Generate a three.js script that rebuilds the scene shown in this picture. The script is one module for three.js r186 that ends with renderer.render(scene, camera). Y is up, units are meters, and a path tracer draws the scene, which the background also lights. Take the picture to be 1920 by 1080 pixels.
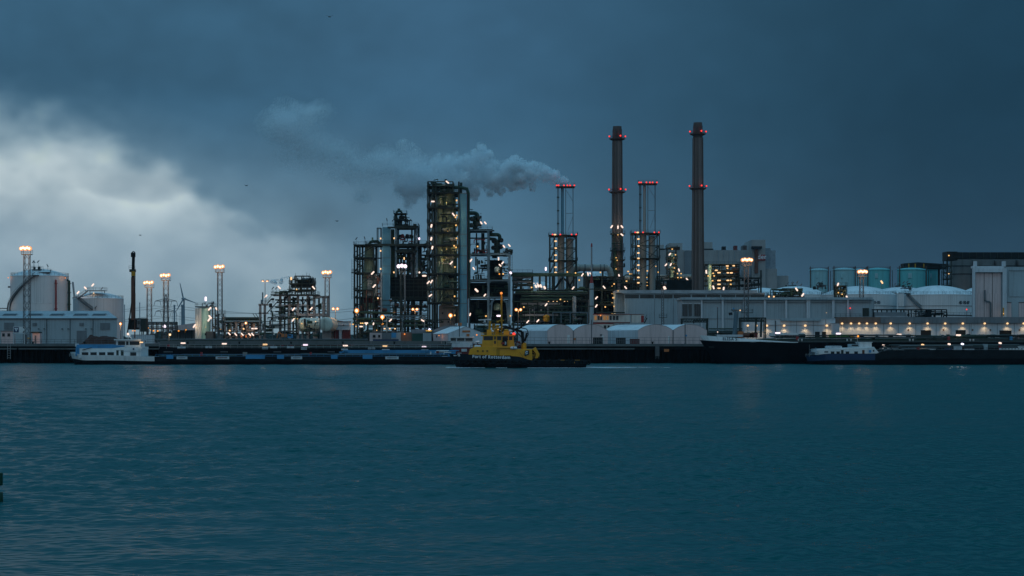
import * as THREE from 'three';
import { mergeGeometries } from 'three/addons/utils/BufferGeometryUtils.js';
import { FontLoader } from 'three/addons/loaders/FontLoader.js';
import { TextGeometry } from 'three/addons/geometries/TextGeometry.js';

// ---------------------------------------------------------------- camera, sky, sun, exposure
const scene = new THREE.Scene();
const F = 3330, EYE = 6, HY = 638, CX = 960;             // focal length in photo pixels, eye height, horizon row, middle column
const camera = new THREE.PerspectiveCamera(2 * Math.atan(540 / F) * 180 / Math.PI, 16 / 9, 0.5, 20000);
camera.position.set(0, EYE, 0);
camera.lookAt(0, EYE, -100);
camera.setViewOffset(1920, 1080, 0, 540 - HY, 1920, 1080);  // shifted lens: verticals stay upright
scene.add(camera);

function rng(seed) { let a = seed >>> 0; return () => { a = (a + 0x6D2B79F5) | 0; let t = Math.imul(a ^ (a >>> 15), 1 | a); t = (t + Math.imul(t ^ (t >>> 7), 61 | t)) ^ t; return ((t ^ (t >>> 14)) >>> 0) / 4294967296; }; }
const smooth = (a, b, x) => { const t = Math.min(1, Math.max(0, (x - a) / (b - a))); return t * t * (3 - 2 * t); };
const mix = (a, b, t) => a + (b - a) * t;
const lin = (c) => { c /= 255; return c <= 0.04045 ? c / 12.92 : Math.pow((c + 0.055) / 1.055, 2.4); };
function hash3(x, y, z) { let h = Math.imul(x, 374761393) ^ Math.imul(y, 668265263) ^ Math.imul(z, 2147483647 ^ 0x1234567); h = Math.imul(h ^ (h >>> 13), 1274126177); h ^= h >>> 16; return (h >>> 0) / 4294967296; }
function vnoise(x, y, z = 0) {
  const ix = Math.floor(x), iy = Math.floor(y), iz = Math.floor(z); let fx = x - ix, fy = y - iy, fz = z - iz;
  fx = fx * fx * (3 - 2 * fx); fy = fy * fy * (3 - 2 * fy); fz = fz * fz * (3 - 2 * fz);
  const l = (k) => mix(mix(hash3(ix, iy, iz + k), hash3(ix + 1, iy, iz + k), fx), mix(hash3(ix, iy + 1, iz + k), hash3(ix + 1, iy + 1, iz + k), fx), fy);
  return mix(l(0), l(1), fz) * 2 - 1;
}
function fbm(x, y, z = 0, o = 5) { let s = 0, a = 0.5; for (let i = 0; i < o; i++) { s += a * vnoise(x, y, z); x = x * 2.03 + 17.1; y = y * 2.03 + 9.7; z = z * 2.03 + 3.3; a *= 0.5; } return s; }

// The sky: heavy rain cloud ahead, a brighter opening low on one side, plain dusk overcast all round and overhead.
function skyColor(az, el) {                                // degrees, az 0 straight ahead, positive to the right
  const y = HY - F * Math.tan(Math.min(el, 60) * Math.PI / 180), x = CX + F * Math.tan(Math.max(-50, Math.min(50, az)) * Math.PI / 180);
  const n1 = fbm(az * 0.11, el * 0.2, 4.2, 5), n2 = fbm(az * 0.42 + 5, el * 0.7, 1.7, 5), n3 = fbm(az * 1.1, el * 1.5, 8.1, 4);
  // the dark cloud
  const right = smooth(700, 2000, x), low = smooth(165, mix(430, 640, smooth(520, 1050, x)), y);
  const base = [mix(mix(57, 30, right), mix(94, 48, smooth(640, 1850, x)), low), mix(mix(95, 61, right), mix(126, 76, smooth(640, 1850, x)), low), mix(mix(121, 81, right), mix(147, 97, smooth(640, 1850, x)), low)];
  const mid = Math.exp(-Math.pow((x - 900) / 330, 2)) * smooth(420, 60, y) * 4;
  base[0] += mid; base[1] += mid * 1.2; base[2] += mid * 1.8;
  const mott = 1 + 0.09 * n1 + 0.1 * n2 * smooth(1500, 400, x) + 0.035 * n3 - 0.1 * Math.exp(-Math.pow((x - 590) / 90, 2) - Math.pow((y - 430) / 50, 2));
  for (let c = 0; c < 3; c++) base[c] *= mott;
  // the opening
  const knots = [[-900, 60], [-300, 140], [0, 268], [150, 284], [300, 322], [430, 405], [520, 455], [620, 505], [760, 640], [900, 800], [4000, 4000]];
  let k = 0; while (k < knots.length - 2 && x > knots[k + 1][0]) k++;
  const yb = mix(knots[k][1], knots[k + 1][1], (x - knots[k][0]) / (knots[k + 1][0] - knots[k][0]));
  const w = mix(88, 30, smooth(60, 360, x)) + 70 * smooth(500, 680, x), d = y - yb + n2 * 54 + n3 * 30;
  const m = 0.35 * smooth(-150, 120, d) + 0.65 * smooth(-w, w, d + 8);
  const f1 = smooth(330, 480, y), f2 = smooth(480, 620, y), away = smooth(500, 860, x), g1 = (a, b, c) => mix(mix(a, b, f1), c, f2);
  const br = [mix(g1(186, 146, 125), 92, away), mix(g1(202, 169, 150), 126, away), mix(g1(208, 183, 163), 146, away)];
  const bil = Math.abs(fbm(az * 0.5 + 3, el * 0.8, 6.1, 4)), ridge = 372 + 60 * fbm(az * 0.32 + 9, 0.3, 2.2, 4), dy = y - ridge + n3 * 16;
  const cum = ((dy < 0 ? 8 * Math.exp(dy / 5) - 6 * Math.exp(-Math.pow((dy + 18) / 22, 2)) : 8 * Math.exp(-dy / 26)) * (0.4 + 1.6 * smooth(-0.2, 0.35, n1)) + (0.12 - bil) * 46 * smooth(520, 380, y)) * smooth(500, 400, x) + n3 * 10 + n2 * 9;
  for (let c = 0; c < 3; c++) base[c] = mix(base[c], Math.min(210, br[c] + cum * [1.1, 1, 0.85][c]), m * smooth(-55, -25, az));
  // behind the camera and overhead: lighter, even overcast
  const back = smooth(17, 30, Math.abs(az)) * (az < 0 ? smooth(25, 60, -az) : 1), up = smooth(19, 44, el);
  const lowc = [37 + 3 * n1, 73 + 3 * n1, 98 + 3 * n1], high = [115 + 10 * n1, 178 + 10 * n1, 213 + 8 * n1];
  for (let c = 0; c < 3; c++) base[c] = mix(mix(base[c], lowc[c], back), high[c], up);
  const rear = smooth(112, 148, Math.abs(az)) * smooth(42, 26, el);        // pale unseen sky behind, put in to light the camera-facing walls
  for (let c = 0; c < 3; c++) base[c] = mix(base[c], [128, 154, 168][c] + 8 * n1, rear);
  return [lin(base[0]), lin(base[1]), lin(base[2])];
}
function makeSky() {
  const W = 4096, H = 2048, data = new Float32Array(W * H * 4), coarse = 8;
  const put = (i, j, c) => { const o = (j * W + i) * 4; data[o] = c[0]; data[o + 1] = c[1]; data[o + 2] = c[2]; data[o + 3] = 1; };
  const colour = (i, j) => {                               // column i: direction (cos u, sin u) in x, z
    const u = ((i + 0.5) / W - 0.5) * 2 * Math.PI, dx = Math.cos(u), dz = Math.sin(u), el = ((j + 0.5) / H - 0.5) * 180;
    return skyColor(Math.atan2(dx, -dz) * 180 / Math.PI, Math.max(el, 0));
  };
  for (let j = 0; j < H; j += coarse) for (let i = 0; i < W; i += coarse) {
    const u = ((i + 4) / W - 0.5) * 2 * Math.PI, az = Math.atan2(Math.cos(u), -Math.sin(u)) * 180 / Math.PI, el = ((j + 4) / H - 0.5) * 180;
    const fine = Math.abs(az) < 26 && el > -1 && el < 20, c = fine ? null : colour(i + 4, j + 4);
    for (let b = 0; b < coarse; b++) for (let a = 0; a < coarse; a++) put(i + a, j + b, fine ? colour(i + a, j + b) : c);
  }
  const t = new THREE.DataTexture(data, W, H, THREE.RGBAFormat, THREE.FloatType);
  t.mapping = THREE.EquirectangularReflectionMapping; t.magFilter = t.minFilter = THREE.LinearFilter; t.colorSpace = THREE.LinearSRGBColorSpace; t.needsUpdate = true;
  return t;
}
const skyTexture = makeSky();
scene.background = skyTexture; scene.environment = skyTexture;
scene.fog = new THREE.FogExp2(0x8fb0c4, 0.00003);             // damp evening air

const sun = new THREE.DirectionalLight(new THREE.Color(1, 0.93, 0.86), 0.06);   // what is left of the day, spread by the cloud
sun.position.set(-260, 160, -40); sun.target.position.set(0, 0, -500);
sun.castShadow = true; sun.shadow.radius = 60; sun.shadow.mapSize.set(2048, 2048);
Object.assign(sun.shadow.camera, { left: -400, right: 400, top: 300, bottom: -300, near: 1, far: 2000 });
scene.add(sun, sun.target);

const renderer = new THREE.WebGLRenderer({ antialias: true });
renderer.toneMapping = THREE.LinearToneMapping;
renderer.toneMappingExposure = 1;
renderer.shadowMap.enabled = true;

// ---------------------------------------------------------------- materials
function tex(size, fn, rep) {                              // grey map, fn(u, v) periodic in 0..1
  const d = new Uint8Array(size * size * 4);
  for (let j = 0; j < size; j++) for (let i = 0; i < size; i++) { const v = Math.max(0, Math.min(255, fn(i / size, j / size) * 255)) | 0, o = (j * size + i) * 4; d[o] = d[o + 1] = d[o + 2] = v; d[o + 3] = 255; }
  const t = new THREE.DataTexture(d, size, size); t.wrapS = t.wrapT = THREE.RepeatWrapping; t.magFilter = THREE.LinearFilter; t.repeat.set(rep, rep); t.needsUpdate = true; return t;
}
function tileNoise(u, v, p, seed) {                        // periodic value noise
  const x = u * p, y = v * p, ix = Math.floor(x), iy = Math.floor(y); let fx = x - ix, fy = y - iy; fx = fx * fx * (3 - 2 * fx); fy = fy * fy * (3 - 2 * fy);
  const h = (a, b) => hash3(((a % p) + p) % p, ((b % p) + p) % p, seed);
  return mix(mix(h(ix, iy), h(ix + 1, iy), fx), mix(h(ix, iy + 1), h(ix + 1, iy + 1), fx), fy);
}
const tfbm = (u, v, p, s) => 0.5 * tileNoise(u, v, p, s) + 0.25 * tileNoise(u, v, p * 2, s + 1) + 0.15 * tileNoise(u, v, p * 4, s + 2) + 0.1 * tileNoise(u, v, p * 8, s + 3);
const grime = tex(256, (u, v) => { const a = tfbm(u, v, 5, 3), s = tileNoise(u * 1, v * 0.12, 40, 9); return 0.98 - 0.34 * Math.pow(a, 1.6) - 0.16 * s * smooth(0.35, 0.75, a); }, 1 / 14);
const streak = tex(256, (u, v) => { const s = Math.pow(tileNoise(u, v * 0.06, 48, 21), 3), a = tfbm(u, v, 4, 7); return 0.97 - 0.38 * s * a - 0.14 * a; }, 1 / 16);
const rust = tex(256, (u, v) => 0.95 - 0.6 * Math.pow(tfbm(u, v, 7, 31), 1.5), 1 / 9);
const M = {};
function mat(name, r, g, b, o = {}) {
  const m = o.spec === undefined ? new THREE.MeshStandardMaterial() : new THREE.MeshPhysicalMaterial({ specularIntensity: o.spec }); m.roughness = o.rough ?? 0.75; m.metalness = o.metal ?? 0;
  m.name = name; m.color.setRGB(r, g, b); if (o.map !== null) m.map = o.map ?? grime; M[name] = m; return m;
}
mat('steel_dark', 0.034, 0.048, 0.042, { map: rust, rough: 0.6, spec: 0.5 });
mat('steel_black', 0.016, 0.019, 0.02, { map: rust, rough: 0.6, spec: 0.3 });
mat('steel_green', 0.034, 0.068, 0.045, { map: rust, rough: 0.6, spec: 0.5 });
mat('steel_blue', 0.095, 0.16, 0.2, { map: grime, rough: 0.6 });
mat('steel_grey', 0.13, 0.14, 0.15, { map: rust, rough: 0.6 });
mat('galvanised', 0.32, 0.34, 0.36, { map: grime, rough: 0.5, metal: 0.3 });
mat('steel_rust', 0.16, 0.06, 0.035, { map: rust });
mat('white_paint', 0.8, 0.79, 0.79, { map: streak, rough: 0.55 });
mat('cream_paint', 0.72, 0.66, 0.6, { map: streak, rough: 0.55 });
mat('cladding', 0.38, 0.46, 0.5, { map: streak, rough: 0.6 });
mat('shaft_sheet', 0.1, 0.28, 0.38, { map: grime, rough: 0.6 });
mat('cladding_white', 0.62, 0.66, 0.7, { map: streak, rough: 0.6 });
mat('cladding_grey', 0.2, 0.22, 0.24, { map: streak });
mat('cladding_brown', 0.2, 0.13, 0.1, { map: streak });
mat('roof_sheet', 0.4, 0.43, 0.46, { map: grime, rough: 0.5 });
mat('membrane', 0.82, 0.82, 0.84, { map: grime, rough: 0.45 });
mat('pink_tint_sheet', 0.72, 0.56, 0.55, { map: streak, rough: 0.6 });  // on the arched shed gables this pink is sodium light put into the colour
mat('concrete', 0.27, 0.25, 0.24);
mat('concrete_dark', 0.1, 0.1, 0.1, { spec: 0.4 });
mat('chimney_concrete', 0.23, 0.165, 0.145, { map: streak });
mat('chimney_dark', 0.1, 0.068, 0.06, { map: streak });
mat('insulation', 0.3, 0.37, 0.24, { map: streak, rough: 0.5 });
mat('insulation_grey', 0.34, 0.34, 0.31, { map: streak, rough: 0.45 });
mat('vessel_white', 0.6, 0.66, 0.58, { map: grime, rough: 0.5 });
mat('turquoise', 0.16, 0.58, 0.6, { map: streak, rough: 0.6 });
mat('turquoise_pale', 0.36, 0.62, 0.66, { map: streak, rough: 0.6 });
mat('pale_green', 0.38, 0.6, 0.5, { map: streak, rough: 0.5 });
mat('red_paint', 0.34, 0.03, 0.03);
mat('dark_red', 0.14, 0.02, 0.02);
mat('orange_paint', 0.55, 0.17, 0.05);
mat('yellow_paint', 0.85, 0.37, 0.008, { rough: 0.45 });
mat('yellow_dark', 0.5, 0.24, 0.01);
mat('blue_tarp', 0.05, 0.27, 0.52, { rough: 0.7 });
mat('blue_hull', 0.02, 0.05, 0.12, { rough: 0.5 });
mat('green_tarp', 0.02, 0.08, 0.07);
mat('green_paint', 0.1, 0.3, 0.04);
mat('navy_hull', 0.018, 0.026, 0.036, { rough: 0.5, spec: 0.3 });
mat('black_hull', 0.008, 0.009, 0.012, { map: rust, rough: 0.5, spec: 0.2 });
mat('hull_grey', 0.018, 0.022, 0.027, { map: rust, rough: 0.55, spec: 0.3 });
mat('rubber', 0.012, 0.012, 0.013, { spec: 0.3 });
mat('deck_paint', 0.07, 0.09, 0.09, { map: rust });
mat('glass_dark', 0.012, 0.015, 0.018, { rough: 0.08, map: null });
mat('buoy_green', 0.008, 0.05, 0.022, { rough: 0.5 });
mat('soil', 0.07, 0.032, 0.026, { map: rust, rough: 1 });
mat('asphalt', 0.05, 0.05, 0.052, { rough: 0.95 });
mat('quay_concrete', 0.13, 0.14, 0.14);
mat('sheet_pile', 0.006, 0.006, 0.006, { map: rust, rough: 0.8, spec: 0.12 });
mat('lettering_white', 0.75, 0.77, 0.8, { map: null });
mat('lettering_dark', 0.03, 0.045, 0.06, { map: null });
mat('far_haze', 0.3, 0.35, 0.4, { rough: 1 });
mat('power_station', 0.36, 0.36, 0.36, { map: streak });
function glow(name, r, g, b, k) { const m = new THREE.MeshStandardMaterial({ color: 0x111111, roughness: 0.5 }); m.name = name; m.emissive.setRGB(r, g, b); m.emissiveIntensity = k; M[name] = m; }
glow('sodium', 1, 0.29, 0.05, 1.2);
glow('sodium_white', 1, 0.36, 0.13, 1.15);
glow('white_pink', 1, 0.74, 0.62, 1.25);
glow('violet_white', 1, 0.8, 0.95, 1.7);
glow('yellow', 1, 0.55, 0.17, 1.15);
glow('warm', 1, 0.6, 0.28, 1.35);
glow('red', 1, 0.045, 0.035, 1.5);
glow('amber', 1, 0.35, 0.04, 1.3);
glow('lamp_core', 1, 0.72, 0.42, 3);
glow('window_glow', 1, 0.5, 0.16, 0.22);
glow('blue_white', 0.75, 0.75, 1, 2);
const LIGHT = { sodium: [1, 0.45, 0.16], sodium_white: [1, 0.55, 0.3], white_pink: [1, 0.85, 0.72], violet_white: [1, 0.88, 0.9], yellow: [1, 0.7, 0.3], warm: [1, 0.72, 0.42], red: [1, 0.08, 0.05], amber: [1, 0.4, 0.06], blue_white: [0.8, 0.8, 1] };

// ---------------------------------------------------------------- helpers
const used = new Map();
function numbered(name) { const n = used.get(name) ?? 0; used.set(name, n + 1); return n ? `${name}_${String(n).padStart(3, '0')}` : name; }
const PX = (px, d) => (px - CX) * d / F, PY = (py, d) => EYE + (HY - py) * d / F;
const shade = (m) => { m.castShadow = m.receiveShadow = true; return m; };
const V = (x, y, z) => new THREE.Vector3(x, y, z);
function boxGeo(w, h, d) {                                 // uv in metres
  const g = new THREE.BoxGeometry(w, h, d), uv = g.attributes.uv, s = [[d, h], [d, h], [w, d], [w, d], [w, h], [w, h]];
  for (let f = 0; f < 6; f++) for (let k = 0; k < 4; k++) uv.setXY(f * 4 + k, uv.getX(f * 4 + k) * s[f][0], uv.getY(f * 4 + k) * s[f][1]);
  return g;
}
function scaleUV(g, a, b) { const uv = g.attributes.uv; for (let i = 0; i < uv.count; i++) uv.setXY(i, uv.getX(i) * a, uv.getY(i) * b); return g; }
function barGeo(a, b, w, round) {                          // a bar from a to b
  const d = b.clone().sub(a), L = d.length(), g = round ? scaleUV(new THREE.CylinderGeometry(w, w, L, round, 1), 6.28 * w, L) : boxGeo(w, L, w);
  g.applyQuaternion(new THREE.Quaternion().setFromUnitVectors(V(0, 1, 0), d.normalize())); g.translate((a.x + b.x) / 2, (a.y + b.y) / 2, (a.z + b.z) / 2); return g;
}
function latheGeo(profile, seg = 24) { const g = new THREE.LatheGeometry(profile.map(([r, y]) => new THREE.Vector2(Math.max(r, 1e-4), y)), seg); const R = Math.max(...profile.map((p) => p[0])), H = profile[profile.length - 1][1] - profile[0][1]; return scaleUV(g, 6.28 * R, Math.abs(H) || 1); }
function domeProfile(r, y, rise, n = 8) { const p = []; for (let i = 0; i <= n; i++) { const a = i / n * Math.PI / 2; p.push([r * Math.cos(a), y + rise * Math.sin(a)]); } return p; }
function pipeGeo(pts, r, seg = 10) {                       // pipe with rounded elbows through pts
  const c = new THREE.CurvePath(), P = pts.map((p) => p.isVector3 ? p : V(...p)); let at = P[0];
  for (let i = 1; i < P.length; i++) {
    const end = P[i];
    if (i < P.length - 1) {
      const q = Math.min(r * 3, at.distanceTo(end) * 0.45, end.distanceTo(P[i + 1]) * 0.45), a = end.clone().add(at.clone().sub(end).setLength(q)), b = end.clone().add(P[i + 1].clone().sub(end).setLength(q));
      c.add(new THREE.LineCurve3(at, a)); c.add(new THREE.QuadraticBezierCurve3(a, end, b)); at = b;
    } else c.add(new THREE.LineCurve3(at, end));
  }
  return scaleUV(new THREE.TubeGeometry(c, Math.max(6, (P.length - 1) * 7), r, seg), 6, 6.28 * r);
}
const font = await new FontLoader().loadAsync('fonts/droid/droid_sans_bold.typeface.json');
function textGeo(s, size, depth = 0.03) { const g = new TextGeometry(s, { font, size, depth, curveSegments: 4 }); g.computeBoundingBox(); g.translate(-(g.boundingBox.min.x + g.boundingBox.max.x) / 2, 0, 0); return g; }

class Thing {                                              // a top-level group whose children are its parts; pixel columns and rows at its own depth become metres
  constructor(name, label, category, px, d, o = {}) {
    this.d = d; this.s = d / F; this.px = px; this.y = o.y ?? 5; this.g = new THREE.Group(); this.g.name = numbered(name);
    this.g.position.set(PX(px, d), this.y, -d); if (o.turn) this.g.rotation.y = o.turn; scene.add(this.g);
    Object.assign(this.g.userData, { label, category }); if (o.group) this.g.userData.group = o.group; if (o.kind) this.g.userData.kind = o.kind;
  }
  X(px) { return (px - this.px) * this.s; }
  Y(py) { return EYE + (HY - py) * this.s - this.y; }
  P(px, py, z = 0) { return V(this.X(px), this.Y(py), z); }
  add(name, geo, material, parent, kind) {
    if (Array.isArray(geo)) geo = mergeGeometries(geo.map((g) => { const h = g.index ? g.toNonIndexed() : g; if (!h.attributes.uv) h.setAttribute('uv', new THREE.BufferAttribute(new Float32Array(h.attributes.position.count * 2), 2)); return h; }));
    const m = shade(new THREE.Mesh(geo, typeof material === 'string' ? M[material] : material)); m.name = numbered(name); (parent ?? this.g).add(m);
    if (kind) m.userData.kind = kind; return m;
  }
  at(name, geo, material, x, y, z, parent) { const m = this.add(name, geo, material, parent); m.position.set(x, y, z); return m; }
  box(name, material, x0, y0, x1, y1, z = 0, dep = 1, parent) { const w = (x1 - x0) * this.s, h = (y1 - y0) * this.s; return this.at(name, boxGeo(w, h, dep), material, this.X((x0 + x1) / 2), this.Y((y0 + y1) / 2), z, parent); }
  bar(name, material, a, b, w, round, parent) { return this.add(name, barGeo(this.P(...a), this.P(...b), w, round), material, parent); }
  pipe(name, material, pts, r, parent) { return this.add(name, pipeGeo(pts.map((p) => this.P(...p)), r), material, parent); }
  vessel(name, material, px, y0, y1, rpx, z = 0, heads = 0.4, parent) {   // upright drum with dished heads and flange rings
    const r = rpx * this.s, h = (y1 - y0) * this.s, e = r * heads, ring = [0.28, 0.62].flatMap((t) => [[r, h * t], [r * 1.05, h * t], [r * 1.05, h * t + 0.3], [r, h * t + 0.3]]);
    return this.at(name, latheGeo([[0, 0], [r * 0.9, 0.02], [r, e * 0.4], ...ring.filter((p) => p[1] > e * 0.4 && p[1] < h - e), ...domeProfile(r, h - e, e)]), material, this.X(px), this.Y(y1), z, parent);
  }
  drum(name, material, x0, x1, py, rpx, z = 0, parent) {   // lying drum with dished heads
    const r = rpx * this.s, L = (x1 - x0) * this.s, e = r * 0.5, p = [...domeProfile(r, -L / 2 + e, -e).reverse(), [r * 1.06, -L * 0.2], [r, -L * 0.19], ...domeProfile(r, L / 2 - e, e)];
    const g = latheGeo(p, 20); g.rotateZ(-Math.PI / 2); return this.at(name, g, material, this.X((x0 + x1) / 2), this.Y(py), z, parent);
  }
  rail(material, pts, h = 1.1, parent, name = 'railing') { // handrail with posts along pts (local metres)
    const gs = []; for (let i = 1; i < pts.length; i++) {
      const a = pts[i - 1], b = pts[i], L = a.distanceTo(b), n = Math.max(1, Math.round(L / 1.8));
      for (const k of [1, 0.55]) gs.push(barGeo(a.clone().setY(a.y + h * k), b.clone().setY(b.y + h * k), 0.06));
      for (let j = 0; j <= n; j++) { const q = a.clone().lerp(b, j / n); gs.push(barGeo(q, q.clone().setY(q.y + h), 0.06)); }
    }
    return this.add(name, gs, material, parent, 'stuff');
  }
  deckRail(material, x0, x1, py, zf, zb) { this.rail(material, [this.P(x0, py, zb), this.P(x0, py, zf), this.P(x1, py, zf), this.P(x1, py, zb)]); }
  ladder(material, px, y0, y1, z, w = 0.6, parent) {
    const gs = [], x = this.X(px), a = this.Y(y1), b = this.Y(y0); for (const k of [-1, 1]) gs.push(barGeo(V(x + k * w / 2, a, z), V(x + k * w / 2, b, z), 0.08));
    for (let y = a + 0.3; y < b; y += 0.6) gs.push(barGeo(V(x - w / 2, y, z), V(x + w / 2, y, z), 0.07)); return this.add('ladder', gs, material, parent, 'stuff');
  }
  stair(material, a, b, w = 0.9, parent) {                 // flight from a to b (local metres): stringers, treads, handrails
    const gs = [], n = Math.max(4, Math.round(Math.abs(b.y - a.y) / 0.35));
    for (const k of [-1, 1]) { const o = V(0, 0, k * w / 2); gs.push(barGeo(a.clone().add(o), b.clone().add(o), 0.28)); const u = V(0, 1.05, k * w / 2); gs.push(barGeo(a.clone().add(u), b.clone().add(u), 0.07)); }
    for (let i = 0; i <= n; i++) { const q = a.clone().lerp(b, i / n), g = boxGeo(0.3, 0.05, w); g.translate(q.x, q.y, q.z); gs.push(g); if (i % 3 === 0) gs.push(barGeo(q.clone().add(V(0, 0, w / 2)), q.clone().add(V(0, 1.05, w / 2)), 0.05)); }
    return this.add('stair', gs, material, parent);
  }
  // steel frame: columns, beams at every level, decks, braces
  frame(xs, ys, zf, zb, o = {}) {
    const w = o.w ?? 0.5, bw = o.bw ?? w * 0.8, col = o.col ?? 'steel_dark', bm = o.beam ?? col, y0 = o.top ?? ys[0], y1 = o.bottom ?? HY + F / this.d;
    for (const x of xs) for (const z of [zf, zb]) this.bar('column', col, [x, y1, z], [x, y0, z], w);
    ys.forEach((y, j) => {
      for (const z of [zf, zb]) this.bar('beam', bm, [xs[0], y, z], [xs[xs.length - 1], y, z], bw);
      for (const x of xs) this.bar('beam', bm, [x, y, zf], [x, y, zb], bw * 0.9);
      if (!o.noDeck?.includes(j)) {
        const m = this.box('deck', o.deck ?? 'steel_dark', xs[0] - 2, y - 1.2, xs[xs.length - 1] + 2, y - 0.2, (zf + zb) / 2, Math.abs(zf - zb) + 1.2); m.position.y += 0.1;
        if (o.rails !== false) this.deckRail(o.railMat ?? 'steel_dark', xs[0] - 2, xs[xs.length - 1] + 2, y - 1.2, zf + 0.5, zb - 0.5);
      }
    });
    for (const [i, ya, k, yb] of o.braces ?? []) for (const z of [zf, zb]) this.bar('brace', bm, [xs[i], ya, z], [xs[k], yb, z], bw * 0.6);
  }
  // process clutter inside a rectangle: pipes, headers, small drums, cabinets, ladders
  clutter(x0, y0, x1, y1, n, seed, o = {}) {
    const R = rng(seed), mats = o.mats ?? ['steel_dark', 'steel_green', 'steel_grey', 'insulation_grey', 'steel_dark', 'steel_black'], zf = o.zf ?? 3, zb = o.zb ?? -6, pick = () => mats[Math.floor(R() * mats.length)];
    for (let i = 0; i < n; i++) {
      const x = mix(x0, x1, R()), y = mix(y0, y1, R()), z = mix(zb, zf, R()), w = x1 - x0, h = y1 - y0, k = R(), r = mix(0.1, 0.38, R() * R());
      if (k < 0.26) { const b = Math.min(y1, y + mix(0.15, 0.6, R()) * h); this.pipe('pipe', pick(), R() < 0.4 ? [[x, y, z], [x, b, z]] : [[x, y, z], [x, b, z], [Math.max(x0, Math.min(x1, x + (R() - 0.5) * w * 0.4)), b, z]], r); }
      else if (k < 0.58) { const b = Math.min(x1, x + mix(0.2, 0.7, R()) * w); this.pipe('pipe', pick(), R() < 0.4 ? [[x, y, z], [b, y, z]] : [[x, Math.min(y1, y + mix(2, 7, R())), z], [x, y, z], [b, y, z]], r); }
      else if (k < 0.68) this.drum('drum', pick(), x, Math.min(x1, x + mix(5, 14, R())), y, mix(1.4, 3.2, R()), z);
      else if (k < 0.76) { const b = Math.min(y1, y + mix(6, 16, R())); if (b - y > 4) this.vessel('drum', pick(), x, y, b, mix(1.4, 3, R()), z); }
      else if (k < 0.86) { const b = Math.min(x1, x + mix(0.15, 0.5, R()) * w); this.box('cable_tray', pick(), x, y, b, y + 0.9, z, 0.7); }
      else if (k < 0.93) this.box('cabinet', pick(), x, y, Math.min(x1, x + mix(2, 5, R())), Math.min(y1, y + mix(2, 5, R())), z, 0.9);
      else this.ladder('steel_dark', x, y, Math.min(y1, y + mix(8, 22, R())), z);
    }
  }
  lamp(px, py, z, kind, o = {}) {                          // a lit fitting (a part) and the light it gives
    const L = o.len ?? 0, r = (o.r ?? 0.22) * (L ? 0.86 : 1); let g, name = o.name ?? 'lamp';
    if (L) { g = new THREE.CapsuleGeometry(r, L, 3, 8); g.rotateZ(o.tilt ?? 0); } else { g = new THREE.SphereGeometry(r, 10, 8); if (o.flat) g.scale(1, o.flat, 1); }
    const m = this.at(name, g, kind, this.X(px), this.Y(py), z, o.parent);
    if (o.arm) this.add('lamp_post', barGeo(V(m.position.x, m.position.y, z), V(m.position.x + (o.arm[0] ?? 0), m.position.y - (o.arm[1] ?? 2), z - 0.1), 0.1), 'steel_dark', o.parent);
    if (kind === 'sodium' && r > 0.3) lampCore(this, m, r, o.parent);
    const cd = o.cd ?? 0; if (cd) glowLight(kind, cd, this.g.localToWorld(V(m.position.x, m.position.y - (o.drop ?? 0), z + (r + 1.1))), o.soft);
    return m;
  }
}
scene.updateMatrixWorld();
function lampCore(t, m, r) { const c = t.add('lamp_core', new THREE.SphereGeometry(r * 0.58, 10, 8), 'lamp_core', m); c.position.z = r * 0.6; return c; }  // bright core before an oversized orange lens; together they imitate lamp bloom
function glowLight(kind, cd, p, soft = 14) { const l = new THREE.PointLight(new THREE.Color(...LIGHT[kind]), cd * (kind === 'sodium' ? 0.28 : 0.13)); l.position.copy(p); l.castShadow = true; l.shadow.radius = soft; l.name = kind + '_glow'; scene.add(l); return l; }
const TILT = -0.72;                                         // the plant's tube floodlights hang at an angle
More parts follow.
